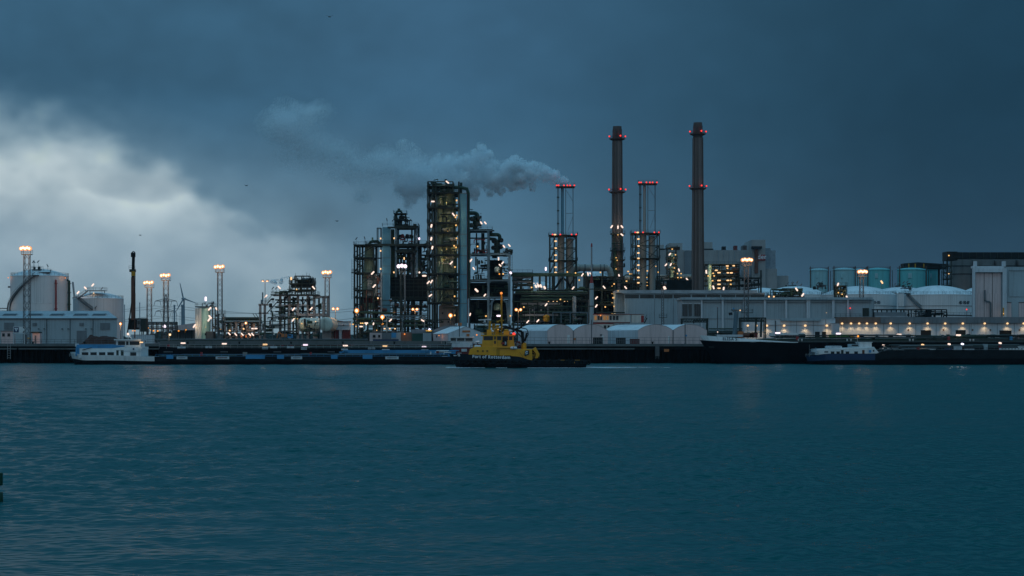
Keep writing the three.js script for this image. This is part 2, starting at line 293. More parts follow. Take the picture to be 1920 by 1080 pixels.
// ---------------------------------------------------------------- water, ground, quay
const QD = 460;                                             // distance of the quay face
{
  const R = rng(77), waves = [];
  for (let i = 0; i < 46; i++) { const L = 0.3 * Math.pow(6.5, R()), a = (R() - 0.5) * 2.4 + 0.3, k = 2 * Math.PI / L; waves.push([k * Math.cos(a + Math.PI / 2), k * Math.sin(a + Math.PI / 2), R() * 6.283, 0.0066 * Math.pow(L, 0.93), L]); }
  for (let i = 0; i < 16; i++) { const L = mix(2.4, 6.5, R()), a = (R() - 0.5) * 1.6 + 0.2, k = 2 * Math.PI / L; waves.push([k * Math.cos(a + Math.PI / 2), k * Math.sin(a + Math.PI / 2), R() * 6.283, 0.0042 * L, L]); }
  const rows = 1050, angs = [];
  for (let i = 0; i <= 760; i++) angs.push(mix(-20, 20, i / 760));
  const wide = []; for (let a = 22; a <= 180; a += a < 60 ? 2 : 10) wide.push(a);
  const all = [...wide.map((a) => -a).reverse(), ...angs, ...wide].map((a) => a * Math.PI / 180);
  const P = [], UV = [], I = [], n = all.length;
  for (let j = 0; j <= rows; j++) {
    const r = 36 * Math.pow((QD + 30) / 36, j / rows), step = Math.max(r * (Math.pow((QD + 30) / 36, 1 / rows) - 1), r * 0.0011);
    for (const a of all) {
      const x = r * Math.sin(a), z = -r * Math.cos(a); let y = 0;
      if (Math.abs(a) < 0.37) { const g = 0.95 + 0.55 * vnoise(x * 0.03, z * 0.022, 5) + 0.25 * vnoise(x * 0.1, z * 0.06, 9); for (const [kx, kz, ph, A, L] of waves) if (L > step * 2.2) y += g * A * Math.sin(kx * x + kz * z + ph) * smooth(2.2, 4, L / step); }
      P.push(x, y, z); UV.push(x, z);
    }
  }
  for (let j = 0; j < rows; j++) for (let i = 0; i < n - 1; i++) { const a = j * n + i, b = a + 1, c = a + n, d = c + 1; I.push(a, b, c, b, d, c); }
  const g = new THREE.BufferGeometry(); g.setAttribute('position', new THREE.Float32BufferAttribute(P, 3)); g.setAttribute('uv', new THREE.Float32BufferAttribute(UV, 2)); g.setIndex(I); g.computeVertexNormals();
  const S = 1024, rip = []; for (let i = 0; i < 70; i++) { const kx = Math.round((R() - 0.5) * 40), ky = Math.round(mix(4, 46, R()) * (R() < 0.5 ? 1 : -1)), q = Math.hypot(kx, ky); rip.push([kx, ky, R() * 6.283, 1 / Math.pow(q, 0.9)]); }
  const rowS = rip.map(([kx, ky, p]) => [kx, ky, p]), d = new Uint8Array(S * S * 4);
  const C = rip.map(([kx]) => Float32Array.from({ length: S }, (_, i) => Math.cos(6.283185 * kx * i / S))), D = rip.map(([kx]) => Float32Array.from({ length: S }, (_, i) => Math.sin(6.283185 * kx * i / S)));
  for (let j = 0; j < S; j++) {
    const ph = rowS.map(([, ky, p]) => 6.283185 * ky * j / S + p), cs = ph.map(Math.cos), sn = ph.map(Math.sin);
    for (let i = 0; i < S; i++) { let h = 0; for (let k = 0; k < rip.length; k++) h += rip[k][3] * (sn[k] * C[k][i] + cs[k] * D[k][i]); const o = (j * S + i) * 4; d[o] = d[o + 1] = d[o + 2] = Math.max(0, Math.min(255, 128 + h * 62)); d[o + 3] = 255; }
  }
  const bump = new THREE.DataTexture(d, S, S); bump.wrapS = bump.wrapT = THREE.RepeatWrapping; bump.magFilter = THREE.LinearFilter; bump.repeat.set(1 / 13, 1 / 13); bump.needsUpdate = true;
  const m = new THREE.MeshPhysicalMaterial({ roughness: 0.3, ior: 1.33, specularIntensity: 0.27, bumpMap: bump, bumpScale: 0.2 }); m.color.setRGB(0.001, 0.086, 0.095); m.name = 'water';
  const water = shade(new THREE.Mesh(g, m)); water.name = 'water'; water.userData.kind = 'structure'; water.userData.label = 'dark choppy harbour water in front of the quay'; scene.add(water);
}
{
  const far = 2400, g = new THREE.PlaneGeometry(1.6 * far, far); scaleUV(g, 1.6 * far, far); g.rotateX(-Math.PI / 2);
  const ground = shade(new THREE.Mesh(g, M.asphalt)); ground.position.set(0, 4.99, -(QD + 2) - far / 2); ground.name = 'ground'; ground.userData.kind = 'structure'; ground.userData.label = 'dark yard ground behind the quay edge'; scene.add(ground);
}
{
  const t = new Thing('quay_wall', 'long dark sheet pile quay wall with pale concrete capping along the water', 'quay', CX, QD, { y: 0 });
  for (let k = -9; k < 9; k++) { const b = t.at('capping_beam', boxGeo(31.92, 0.55, 2.6), 'quay_concrete', (k + 0.5) * 32, 4.74, -1.0); b.rotation.y = 0; }
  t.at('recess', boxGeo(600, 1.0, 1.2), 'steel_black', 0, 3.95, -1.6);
  for (let k = -9; k < 9; k++) if (k !== 1) t.at('waling', boxGeo(31.4, 0.32, 0.5), 'quay_concrete', (k + 0.5) * 32, 3.78, 0.12);
  const s = new THREE.Shape(); const n = 400, w = 1.4; s.moveTo(-n * w / 2, 1.2);   // corrugated sheet piling in plan
  const pts = []; for (let i = 0; i < n; i++) { const x = (i - n / 2) * w; pts.push([x, 0], [x + w * 0.35, 0], [x + w * 0.5, 0.42], [x + w * 0.85, 0.42]); }
  for (const [x, y] of pts) s.lineTo(x, y); s.lineTo(n * w / 2, 0); s.lineTo(n * w / 2, 1.2); s.closePath();
  const g = new THREE.ExtrudeGeometry(s, { depth: 4.6, bevelEnabled: false, curveSegments: 1 }); g.rotateX(Math.PI / 2);   // y in plan becomes depth
  g.scale(1, 1, -1); const ix = g.index; if (!ix) { const p = g.attributes.position.array, nn = g.attributes.normal.array; for (let i = 0; i < p.length; i += 9) for (let c = 0; c < 3; c++) { let q = p[i + 3 + c]; p[i + 3 + c] = p[i + 6 + c]; p[i + 6 + c] = q; q = nn[i + 3 + c]; nn[i + 3 + c] = nn[i + 6 + c]; nn[i + 6 + c] = q; } }
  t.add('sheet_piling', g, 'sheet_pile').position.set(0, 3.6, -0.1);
  for (const px of [18, 1232]) { t.ladder(px === 18 ? 'galvanised' : 'steel_grey', px, 645, 673, 0.55, 0.75); }
  for (const [x0, x1] of [[1228.5, 1236]]) t.box('fender', 'steel_grey', x0, 646, x1, 668, 0.35, 0.25);
  t.box('number_plate', 'orange_paint', 1245, 654.5, 1254, 659.5, 0.45, 0.1);
  for (let px = 60; px < 1900; px += 97) { const b = t.at('bollard', latheGeo([[0.28, 0], [0.2, 0.15], [0.2, 0.4], [0.36, 0.5], [0.36, 0.62], [0, 0.68]], 10), 'steel_black', t.X(px), 5.015, -0.9); }
}
// ---------------------------------------------------------------- builders shared by several things
const base = (d) => HY + F / d;
Thing.prototype.PZ = function (px, py, z) { return V((px - CX) * (this.d - z) / F - this.g.position.x, PY(py, this.d - z) - this.y, z); };
function lattice(t, px, y0, y1, w0, w1, o = {}) {          // square lattice mast from y1 (foot) to y0 (top); widths in metres
  const x = t.X(px), a = t.Y(y1), b = t.Y(y0), z = o.z ?? 0, m = o.mat ?? 'galvanised', n = o.n ?? Math.round((b - a) / (w0 * 1.25)), at = (k, sx, sz) => V(x + sx * mix(w1, w0, k) / 2, mix(a, b, k), z + sz * mix(w1, w0, k) / 2), S = [[-1, 1], [1, 1], [1, -1], [-1, -1]], gs = [];
  for (const [sx, sz] of S) t.add('leg', barGeo(at(0, sx, sz), at(1, sx, sz), o.leg ?? 0.17), m);
  for (let i = 0; i < n; i++) for (let s = 0; s < 4; s++) { const p = S[s], q = S[(s + 1) % 4], k0 = i / n, k1 = (i + 1) / n, f = i % 2; gs.push(barGeo(at(k0, ...(f ? p : q)), at(k1, ...(f ? q : p)), o.lace ?? 0.09)); if (o.ring) gs.push(barGeo(at(k1, ...p), at(k1, ...q), 0.07)); }
  t.add('bracing', gs, m, null, 'stuff');
}
function floodMast(px, yTop, d, kind, label, o = {}) {
  const t = new Thing('floodlight_mast', label, 'floodlight mast', px, d, { group: 'lattice floodlight masts of the port' }), yp = yTop + (o.gap ?? 1.6) / t.s, m = o.mat ?? 'steel_grey', w = o.w ?? 1.5, pw = o.pw ?? 3.4;
  lattice(t, px, yp, base(d), w, w * 1.12, { mat: m });
  t.at('platform', boxGeo(pw, 0.2, pw * 0.8), m, 0, t.Y(yp), 0); const h = pw / 2;
  t.rail(m, [V(-h, t.Y(yp) + 0.1, h * 0.8), V(h, t.Y(yp) + 0.1, h * 0.8), V(h, t.Y(yp) + 0.1, -h * 0.8), V(-h, t.Y(yp) + 0.1, -h * 0.8), V(-h, t.Y(yp) + 0.1, h * 0.8)]);
  const n = o.n ?? 4, k = kind;
  for (let i = 0; i < n; i++) { const x = mix(-h * 0.86, h * 0.86, i / (n - 1)), y = t.Y(yTop) + (i % 2 ? 0.18 : 0); t.at('lamp_housing', boxGeo(0.75, 0.7, 0.5), 'steel_grey', x, y + 0.1, -0.1 + h * 0.8); t.at('floodlight_lens', new THREE.SphereGeometry(0.64, 12, 8), k, x, y, h * 0.8 + 0.35); lampCore(t, t.g.children[t.g.children.length - 1], 0.64); t.add('lamp_bracket', barGeo(V(x, t.Y(yp), h * 0.8), V(x, y - 0.2, h * 0.8), 0.1), m); }
  glowLight(kind, o.cd ?? 300, t.g.localToWorld(V(0, t.Y(yTop) - 1.2, h * 0.8 + 3.4)), 40);
  t.box('junction_box', 'steel_grey', px - 0.4 / t.s, base(d) - 2.6 / t.s, px + 0.4 / t.s, base(d) - 1 / t.s, w * 0.7, 0.4);
  return t;
}
function streetLamp(px, yTop, d, kind, label, o = {}) {
  const t = new Thing('street_lamp', label, 'street lamp', px, d, { group: 'street lamps of the plant roads' });
  t.bar('pole', o.mat ?? 'steel_grey', [px, base(d), 0], [px, yTop - 0.4, 0], 0.1, 8);
  const arms = o.twin ? [-1, 1] : [o.side ?? 0];
  for (const s of arms) {
    const a = (o.arm ?? 0.9) * s; if (s) t.add('arm', barGeo(V(0, t.Y(yTop), 0), V(a, t.Y(yTop) + 0.15, 0), 0.08), 'steel_grey');
    t.at('lamp_head', boxGeo(0.9, 0.18, 0.4), 'steel_grey', a, t.Y(yTop) + 0.36, 0);
    const l = t.at('lamp_bulb', new THREE.SphereGeometry((o.r ?? 0.42) * 1.2, 12, 8), kind, a, t.Y(yTop), 0.1); if (o.flat) l.scale.y = o.flat; lampCore(t, l, (o.r ?? 0.42) * 1.2);
  }
  if (o.cd) glowLight(kind, o.cd, t.g.localToWorld(V(0, t.Y(yTop) - 0.5, 0.8)), 16);
  return t;
}
function tankShell(t, px, r, yWall, dome, o = {}) {        // upright storage tank: wall, dome roof, rim rail
  const h = t.Y(yWall), m = o.mat ?? 'white_paint';
  t.at('tank_wall', latheGeo([[r, 0], [r, h * 0.58], [r + 0.09, h * 0.585], [r + 0.09, h * 0.6], [r, h * 0.605], [r, h], [r + 0.1, h + 0.02], [r + 0.1, h + 0.2], [r - 0.2, h + 0.22]], 48), m, t.X(px), 0, 0);
  const R = (r * r + dome * dome) / (2 * dome), p = []; for (let i = 0; i <= 10; i++) { const q = r * (1 - i / 10); p.push([q, h + 0.2 + Math.sqrt(R * R - q * q) - (R - dome)]); }
  t.at('dome_roof', latheGeo(p, 48), o.roof ?? 'membrane', t.X(px), 0, 0);
  const ring = []; for (let i = 0; i <= 32; i++) { const a = i / 32 * 2 * Math.PI; ring.push(V(t.X(px) + (r - 0.15) * Math.sin(a), h + 0.2, (r - 0.15) * Math.cos(a))); }
  t.rail('steel_grey', ring); return h;
}
function spiral(t, px, r, a0, a1, y0, y1, m = 'steel_grey') {   // stair wound round a tank
  const gs = [], n = 40, at = (k, q, u) => { const a = mix(a0, a1, k); return V(t.X(px) + q * Math.sin(a), mix(y0, y1, k) + u, q * Math.cos(a)); };
  for (let i = 0; i < n; i++) for (const q of [r + 0.15, r + 1.05]) { gs.push(barGeo(at(i / n, q, 0), at((i + 1) / n, q, 0), 0.3)); gs.push(barGeo(at(i / n, q, 1.05), at((i + 1) / n, q, 1.05), 0.07)); if (i % 2 === 0) gs.push(barGeo(at(i / n, q, 0), at(i / n, q, 1.05), 0.06)); }
  for (let i = 0; i <= n * 1.5; i++) gs.push(barGeo(at(i / n / 1.5, r + 0.1, 0), at(i / n / 1.5, r + 1.1, 0), 0.12));
  t.add('stair', gs, m);
}
function unlitTube(t, px, py, z, tilt, m = 'steel_grey') { const g = new THREE.CapsuleGeometry(0.16, 0.9, 3, 8); g.rotateZ(tilt); t.at('unlit_floodlight', g, m, t.X(px), t.Y(py), z); t.add('lamp_post', barGeo(V(t.X(px), t.Y(py), z), V(t.X(px) + 0.1, t.Y(py) - 1.9, z), 0.08), m); }

// ---------------------------------------------------------------- the far side of the port, seen in the gaps
{
  const t = new Thing('wind_turbine', 'grey three bladed wind turbine far behind the masts', 'wind turbine', 345, 2600), s = t.s;
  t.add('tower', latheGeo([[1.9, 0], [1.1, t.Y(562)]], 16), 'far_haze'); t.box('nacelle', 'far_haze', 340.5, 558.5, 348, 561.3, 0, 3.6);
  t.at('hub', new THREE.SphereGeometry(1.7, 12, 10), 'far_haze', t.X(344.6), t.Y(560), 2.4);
  for (const [x, y] of [[338, 530.5], [368.5, 568.5], [331, 583.5]]) {
    const a = V(t.X(344.6), t.Y(560), 2.6), b = V(t.X(x), t.Y(y), 2.6), L = a.distanceTo(b), sh = new THREE.Shape(); sh.moveTo(-0.7, 0); sh.lineTo(-1.1, L * 0.2); sh.lineTo(-0.25, L); sh.lineTo(0.25, L); sh.lineTo(0.8, L * 0.2); sh.lineTo(0.7, 0);
    const g = new THREE.ExtrudeGeometry(sh, { depth: 0.5, bevelEnabled: true, bevelSize: 0.15, bevelThickness: 0.15, bevelSegments: 1 }); g.applyQuaternion(new THREE.Quaternion().setFromUnitVectors(V(0, 1, 0), b.sub(a).normalize())); g.translate(a.x, a.y, a.z); t.add('blade', g, 'far_haze');
  }
}
{
  const d = 1500, t = new Thing('pylon', 'tall lattice power pylon with two wide cross arms behind the masts', 'pylon', 311, d), arms = [[564.5, 20], [583.5, 18.5]];
  lattice(t, 311, 552, base(d), 1.2, 5.5, { mat: 'steel_grey', leg: 0.36, lace: 0.2, n: 14 });
  for (const [py, w] of arms) for (const k of [-1, 1]) { t.bar('cross_arm', 'steel_grey', [311, py, 0], [311 + k * w, py, 0], 0.5); t.bar('cross_arm', 'steel_grey', [311, py - 5, 0], [311 + k * w, py, 0], 0.4); for (const q of [0.55, 1]) t.bar('insulator', 'steel_grey', [311 + k * w * q, py, 0], [311 + k * (w * q + (q === 1 ? 2.5 : -2)), py + 9, 0], 0.32); }
  const w = new Thing('power_line', 'thin power lines sagging from the pylon across the sky gap', 'power line', 311, d);
  for (const [py, k] of [[573.5, -1], [573.5, 1], [592.5, -1], [592.5, 1]]) for (const dir of [-1, 1]) { const a = w.P(311 + k * 20, py, 0), b = V(a.x + dir * 190, a.y + 2, dir * -40 - k * 10), pts = []; for (let i = 0; i <= 12; i++) { const q = i / 12, p = a.clone().lerp(b, q); p.y -= 30 * q * (1 - q); pts.push(p); } w.add('cable', new THREE.TubeGeometry(new THREE.CatmullRomCurve3(pts), 24, 0.13, 4), 'steel_grey'); }
}
for (const [px, y0, r, lab] of [[327, 574.5, 0.7, 'slim grey far chimney just left of the wind turbine'], [341.5, 574, 0.85, 'thicker grey far chimney in front of the turbine tower'], [233.5, 574, 0.35, 'thin far pole left of the tall piling mast'], [262, 570, 0.35, 'thin far pole right of the tall piling mast']]) {
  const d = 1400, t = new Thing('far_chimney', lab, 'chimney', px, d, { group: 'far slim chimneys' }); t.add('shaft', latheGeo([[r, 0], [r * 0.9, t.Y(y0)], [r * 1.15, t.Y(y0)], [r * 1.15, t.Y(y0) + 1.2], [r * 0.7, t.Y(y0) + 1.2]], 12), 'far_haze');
  if (r > 0.5) { for (const k of [-4, 4]) t.bar('stay_frame', 'far_haze', [px + k, base(d), 0], [px + k, y0 + 12, 0], 0.25); t.bar('stay_frame', 'far_haze', [px - 4, y0 + 12, 0], [px + 4, y0 + 12, 0], 0.4); }
}
{
  const R = rng(5), g = []; for (let i = 0; i < 900; i++) { const d = mix(1250, 1700, R()), px = mix(-60, 2000, R()), h = mix(2, 7, R()) * (0.7 + 0.5 * vnoise(px * 0.02, 1)), b = new THREE.IcosahedronGeometry(1, 0); b.scale(mix(4, 10, R()), h, 4); b.rotateY(R() * 6); b.translate(PX(px, d), 5 + h * 0.6, -d); g.push(b); }
  const m = shade(new THREE.Mesh(mergeGeometries(g), mat('far_scrub', 0.03, 0.045, 0.04, { rough: 1 }))); m.name = 'distant_treeline'; Object.assign(m.userData, { kind: 'stuff', label: 'low dark far tree line along the horizon' }); scene.add(m);
}

// ---------------------------------------------------------------- storage tanks, warehouse and yard at one end
{
  const d = 640, t = new Thing('storage_tank', 'tallest white storage tank, with diagonal stair and red pipe, above the grey warehouse', 'storage tank', 74.5, d), r = 53.2 * t.s, h = tankShell(t, 74.5, r, 519, 2.6);
  spiral(t, 74.5, r, -1.35, 0.12, t.Y(585), h + 0.3);
  t.box('landing', 'steel_grey', 76, 517.5, 87, 519, r + 0.3, 2.2); t.deckRail('steel_grey', 76, 87, 517.5, r + 1.3, r - 0.7);
  t.box('roof_platform', 'steel_grey', 67, 506, 84, 507, 4, 4); t.deckRail('steel_grey', 67, 84, 506, 6, 2); t.box('roof_platform', 'steel_grey', 84, 511.5, 103, 512.5, 6, 4); t.deckRail('steel_grey', 84, 103, 511.5, 8, 4);
  for (const x of [68, 75, 82, 88, 101]) t.bar('platform_post', 'steel_grey', [x, 516, 4.5], [x, 506.5, 4.5], 0.25);
  t.vessel('vent_hood', 'steel_dark', 70, 501, 506, 2, 4); t.vessel('vent_hood', 'steel_dark', 79, 500.5, 506, 2.6, 4);
  for (const [x, y, k] of [[71, 492, 0.8], [69.5, 492, -0.8], [78.5, 491.5, -0.8], [96, 499, 0.5], [61, 520.5, 0.6], [46, 536.5, 0.1]]) unlitTube(t, x, y, 5, k);
  t.pipe('red_pipe', 'red_paint', [[115, 588, r * 0.62 + 1.2], [115, 526, r * 0.62 + 1.2], [111, 526, r * 0.55]], 0.29);
  for (const y of [532, 579]) t.box('pipe_flange', 'red_paint', 113, y, 117.2, y + 1.2, r * 0.62 + 1.2, 1.3);
  t.pipe('green_pipe', 'steel_green', [[131, 588, 1], [131, 525.5, 1], [127, 525.5, 1]], 0.42);
  for (const y of [531, 548, 570]) t.box('pipe_flange', 'steel_green', 128.6, y, 134, y + 1.2, 1, 1.6);
  t.box('nozzle_box', 'steel_grey', 20, 537, 23, 540, 3, 1.2);
  t.lamp(21.3, 521.5, 4, 'sodium', { r: 0.2, cd: 6 }); t.lamp(127.6, 522, 4, 'sodium', { r: 0.2, cd: 6 });
  t.box('gantry_roof', 'steel_grey', -14, 578, 20, 579.5, 5, 3); t.lamp(6, 572, 6, 'white_pink', { len: 0.6, r: 0.3, tilt: -0.4, cd: 60, arm: [0.2, 2.4] });
  t.pipe('side_pipe', 'galvanised', [[136.5, 529, 0], [141.5, 558, 1.5]], 0.35); t.add('railing', barGeo(t.P(137, 559, 1), t.P(146, 556, 1), 0.3), 'steel_grey');
}
{
  const d = 660, t = new Thing('storage_tank', 'lower white domed storage tank behind the warehouse gable, lit tubes on its roof', 'storage tank', 184.5, d), r = 46.3 * t.s, h = tankShell(t, 184.5, r, 561, 2.3);
  spiral(t, 184.5, r, 0.02, -0.62, t.Y(582), h + 0.2); t.box('roof_platform', 'steel_grey', 173, 545.5, 205, 546.5, 6, 5); t.deckRail('steel_grey', 173, 205, 545.5, 8.5, 3.5);
  t.stair('steel_grey', t.P(156, 559, 6.5), t.P(172, 546.5, 6.5)); t.box('landing', 'steel_grey', 152, 558.5, 160, 559.7, r * 0.8, 2); t.bar('platform_post', 'steel_grey', [176, 551, 6], [176, 546, 6], 0.2); t.bar('platform_post', 'steel_grey', [203, 551, 6], [203, 546, 6], 0.2);
  for (const [x, y] of [[155, 549.5], [168.5, 541], [182.3, 535.5]]) t.lamp(x, y, 7, 'white_pink', { len: 0.8, r: 0.32, tilt: x === 168.5 ? 0.8 : TILT, cd: 45, arm: [0.15, 2.2] });
  t.lamp(183, 550.5, 6.2, 'warm', { r: 0.22, cd: 8 }); unlitTube(t, 199, 542, 7, -0.8); unlitTube(t, 190, 577, r, -0.7);
}
{
  const d = 560, t = new Thing('warehouse', 'long pale grey warehouse with skylights in front of the white tanks', 'warehouse', 79, d), x0 = -62, x1 = 219, ze = 0, zr = -13, eave = 597, ey = t.Y(eave), rz = t.PZ(100, 583, zr);
  const xa = t.X(x0), xb = t.X(x1), xr = t.PZ(203, 583, zr).x, zb = -25.6, cut = 5.9, fp = new THREE.Shape(); fp.moveTo(xa, 0.1); fp.lineTo(xb, 0.1); fp.lineTo(xb - cut, -zb); fp.lineTo(xa, -zb);
  t.add('wall', new THREE.ExtrudeGeometry(fp, { depth: ey, bevelEnabled: false }).rotateX(-Math.PI / 2), 'cladding');
  const face = (name, pts, uv) => { const g = new THREE.BufferGeometry(), P = [], U = []; for (let i = 1; i < pts.length - 1; i++) for (const k of [0, i, i + 1]) { P.push(...pts[k]); U.push(...uv[k]); } g.setAttribute('position', new THREE.Float32BufferAttribute(P, 3)); g.setAttribute('uv', new THREE.Float32BufferAttribute(U, 2)); g.computeVertexNormals(); return t.add(name, g, 'roof_sheet'); };
  const q = ey + 0.06, ry = rz.y, xm = xb - cut * 0.5;
  face('roof', [[xa - 0.3, q, 0.4], [xb + 0.3, q, 0.4], [xr, ry, zr], [xa - 0.3, ry, zr]], [[0, 0], [47, 0], [45, 14], [0, 14]]); face('roof', [[xb - cut + 0.3, q, zb - 0.4], [xa - 0.3, q, zb - 0.4], [xa - 0.3, ry, zr], [xr, ry, zr]], [[0, 0], [47, 0], [47, 14], [2, 14]]); face('hip_end', [[xb + 0.3, q, 0.4], [xb - cut + 0.3, q, zb - 0.4], [xr, ry, zr]], [[0, 0], [25, 0], [12, 14]]);
  t.box('gutter', 'steel_grey', x0, 597.2, x1, 598.6, 0.1, 0.3);
  for (const x of [19, 66, 107.5, 151.5, 186.5]) { const p = t.PZ(x, 592, -4.8), g = boxGeo(4.1, 0.5, 2.2); g.rotateX(Math.atan2(rz.y - ey, 13)); t.at('skylight', g, 'glass_dark', p.x, p.y + 0.25, p.z); const f = boxGeo(4.5, 0.35, 2.6); f.rotateX(Math.atan2(rz.y - ey, 13)); t.at('skylight_frame', f, 'roof_sheet', p.x, p.y + 0.18, p.z); }
  for (const [a, b, c, e] of [[8, 605, 26, 618], [61, 605.5, 69, 611], [149, 605.5, 157, 611], [188, 605.5, 206, 618]]) { t.box('louvre', 'cladding_grey', a, c - (c - b), e > 611 ? c : c, e, 0.02, 0.2).userData; }
  for (const [x, a, b, y] of [[0, 0, 0, 0]]) t.box('door', 'cladding_grey', 144, 620, 162, base(d), 0.03, 0.16);
  for (const x of [87, 131, 174]) t.box('downpipe', 'steel_grey', x, 598.6, x + 0.8, base(d), 0.1, 0.18);
  for (const x of [71.5, 82, 115.5, 127, 160, 170.5]) t.box('wall_lamp', 'steel_dark', x, 616, x + 2.4, 617.4, 0.25, 0.5);
}
{
  const d = 540, t = new Thing('site_cabin', 'low pink wall of a cabin lit orange beside the board sign', 'cabin', 13, d); t.box('wall', 'pink_tint_sheet', 2, 621, 24, base(d), -1.5, 3); t.box('roof', 'steel_grey', 1, 620, 25, 621.2, -1.5, 3.4); for (const [a, b] of [[4, 9], [14, 19]]) t.box('window', 'glass_dark', a, 625, b, 631, 0.02, 0.12);
  const u = new Thing('site_cabin', 'small cabin with a dark roof glowing orange below the first mast', 'cabin', 68, 530); u.box('wall', 'orange_paint', 61, 625, 75, base(530), -1.3, 2.6).material = M.pink_tint_sheet; u.box('roof', 'steel_dark', 56, 622, 74, 624.8, -1.3, 3.2); u.box('door', 'steel_grey', 65, 629, 68, base(530), 0.02, 0.08); glowLight('sodium', 26, u.g.localToWorld(V(0.2, 3.6, 3.4)), 10);
  const k = new Thing('road_barrier', 'yellow barrier block by the foot of the first mast', 'barrier', 53, 525); k.box('beam', 'yellow_paint', 48, 633, 58, 635.5, 0, 0.5); for (const x of [49, 57]) k.box('foot', 'steel_dark', x - 0.7, 635.5, x + 0.7, base(525), 0, 0.7);
}
{
  const d = QD + 1.2, t = new Thing('navigation_sign', 'board sign on two posts with a blue triangle panel and a white arrow panel', 'sign', 35, d), y0 = 612.5, y1 = 624;
  for (const x of [25.6, 45.6]) t.bar('post', 'white_paint', [x, base(d), 0], [x, y0, 0], 0.14);
  t.box('board', 'white_paint', 25, y0, 46.4, y1, 0.12, 0.1); t.box('lower_rail', 'cladding_white', 25, y1 + 0.6, 46.4, y1 + 2, 0.12, 0.1);
  t.box('blue_panel', 'blue_hull', 26, y0 + 0.8, 35.6, y1 - 0.8, 0.19, 0.03);
  const tri = new THREE.Shape(); tri.moveTo(-0.5, 0.42); tri.lineTo(0.5, 0.42); tri.lineTo(0, -0.5); const hole = new THREE.Path(); hole.moveTo(-0.16, 0.24); hole.lineTo(0, -0.1); hole.lineTo(0.16, 0.24); tri.holes.push(hole);
  t.at('triangle_mark', new THREE.ExtrudeGeometry(tri, { depth: 0.02, bevelEnabled: false }), 'lettering_white', t.X(30.8), t.Y((y0 + y1) / 2), 0.21);
  for (const k of [-1, 1]) { const c = new THREE.Shape(); c.moveTo(0, 0); c.lineTo(0.42, 0); c.lineTo(0.42, -0.6); const g = new THREE.ExtrudeGeometry(c, { depth: 0.02, bevelEnabled: false }); if (k < 0) g.rotateX(Math.PI); t.at('dark_corner', g, 'navy_hull', t.X(42.9), k > 0 ? t.Y(y0 + 0.5) : t.Y(y1 - 0.5) , 0.2); }
}
{
  const d = 500, R = rng(9), g = new THREE.PlaneGeometry(12.5, 9, 60, 40); g.rotateX(-Math.PI / 2); const p = g.attributes.position; for (let i = 0; i < p.count; i++) { const x = p.getX(i), z = p.getZ(i), e = Math.min(1, Math.max(0, 1 - Math.hypot(x / 6.2, z / 4.4))); p.setY(i, Math.min(1.0, 2.2 * e) * (1.35 + 0.75 * fbm(x * 0.35 + 3, z * 0.4, 2)) * smooth(0, 0.25, e) * 1.5 + 0.12 * fbm(x * 3, z * 3, 1) * smooth(0, 0.3, e)); } scaleUV(g, 12, 9); g.computeVertexNormals();
  const t = new Thing('soil_heap', 'low heap of dark brown soil on the quay behind the white barge', 'soil heap', 192, d); t.add('heap', g, 'soil').scale.set(1.05, 1, 1);
}
{
  const d = 520, t = new Thing('piling_rig', 'tall dark and rust red piling rig mast rising over the yard', 'piling rig', 249, d);
  t.bar('mast', 'steel_rust', [249, 600, 0], [249, 520, 0], 0.85); t.bar('mast_head', 'steel_black', [249.3, 520, 0], [250.3, 480, 0], 0.75); t.bar('leader_rail', 'steel_black', [252.6, 634, 0.1], [253.4, 512, 0.1], 0.22); t.bar('drill_string', 'steel_rust', [253.6, 634, 0.5], [254, 550, 0.5], 0.24);
  t.box('top_sheave', 'steel_black', 246, 473.6, 253.5, 482, 0, 1); t.at('sheave_wheel', new THREE.TorusGeometry(0.4, 0.14, 8, 16), 'steel_black', t.X(251), t.Y(474.5), 0.5); t.box('work_platform', 'steel_dark', 243.5, 505, 254, 510, 0, 1.6); t.rail('steel_dark', [t.P(243, 505, 0.9), t.P(254.5, 505, 0.9)], 1); t.box('rotary_head', 'yellow_dark', 247.5, 509, 254, 517.5, 0.5, 1.1);
  t.bar('back_stay', 'steel_black', [238, 625, -1], [247.5, 560, -0.4], 0.22); t.bar('back_stay', 'steel_black', [240, 625, 1], [248, 560, 0.2], 0.22);
  t.box('upper_body', 'steel_black', 241, 597, 258, 618, -1.5, 3); t.box('cab', 'steel_grey', 258, 600, 265, 614, 0.3, 1.6); t.box('cab_window', 'glass_dark', 259, 602, 264, 608, 1.12, 0.06); t.box('counterweight', 'steel_dark', 264, 597.5, 275.5, 622, -0.5, 2.6); t.box('top_beam', 'steel_grey', 241, 596.6, 275.5, 599, 0, 0.6);
  for (const z of [-1.5, 1.5]) { const g = new THREE.CapsuleGeometry(0.62, 4.6, 4, 12); g.rotateZ(Math.PI / 2); t.at('crawler_track', g, 'rubber', t.X(252), 0.75, z); }
  for (const x of [251, 255]) t.lamp(x, 620.3, 1.6, 'amber', { r: 0.2, flat: 0.7, cd: 3 });
}
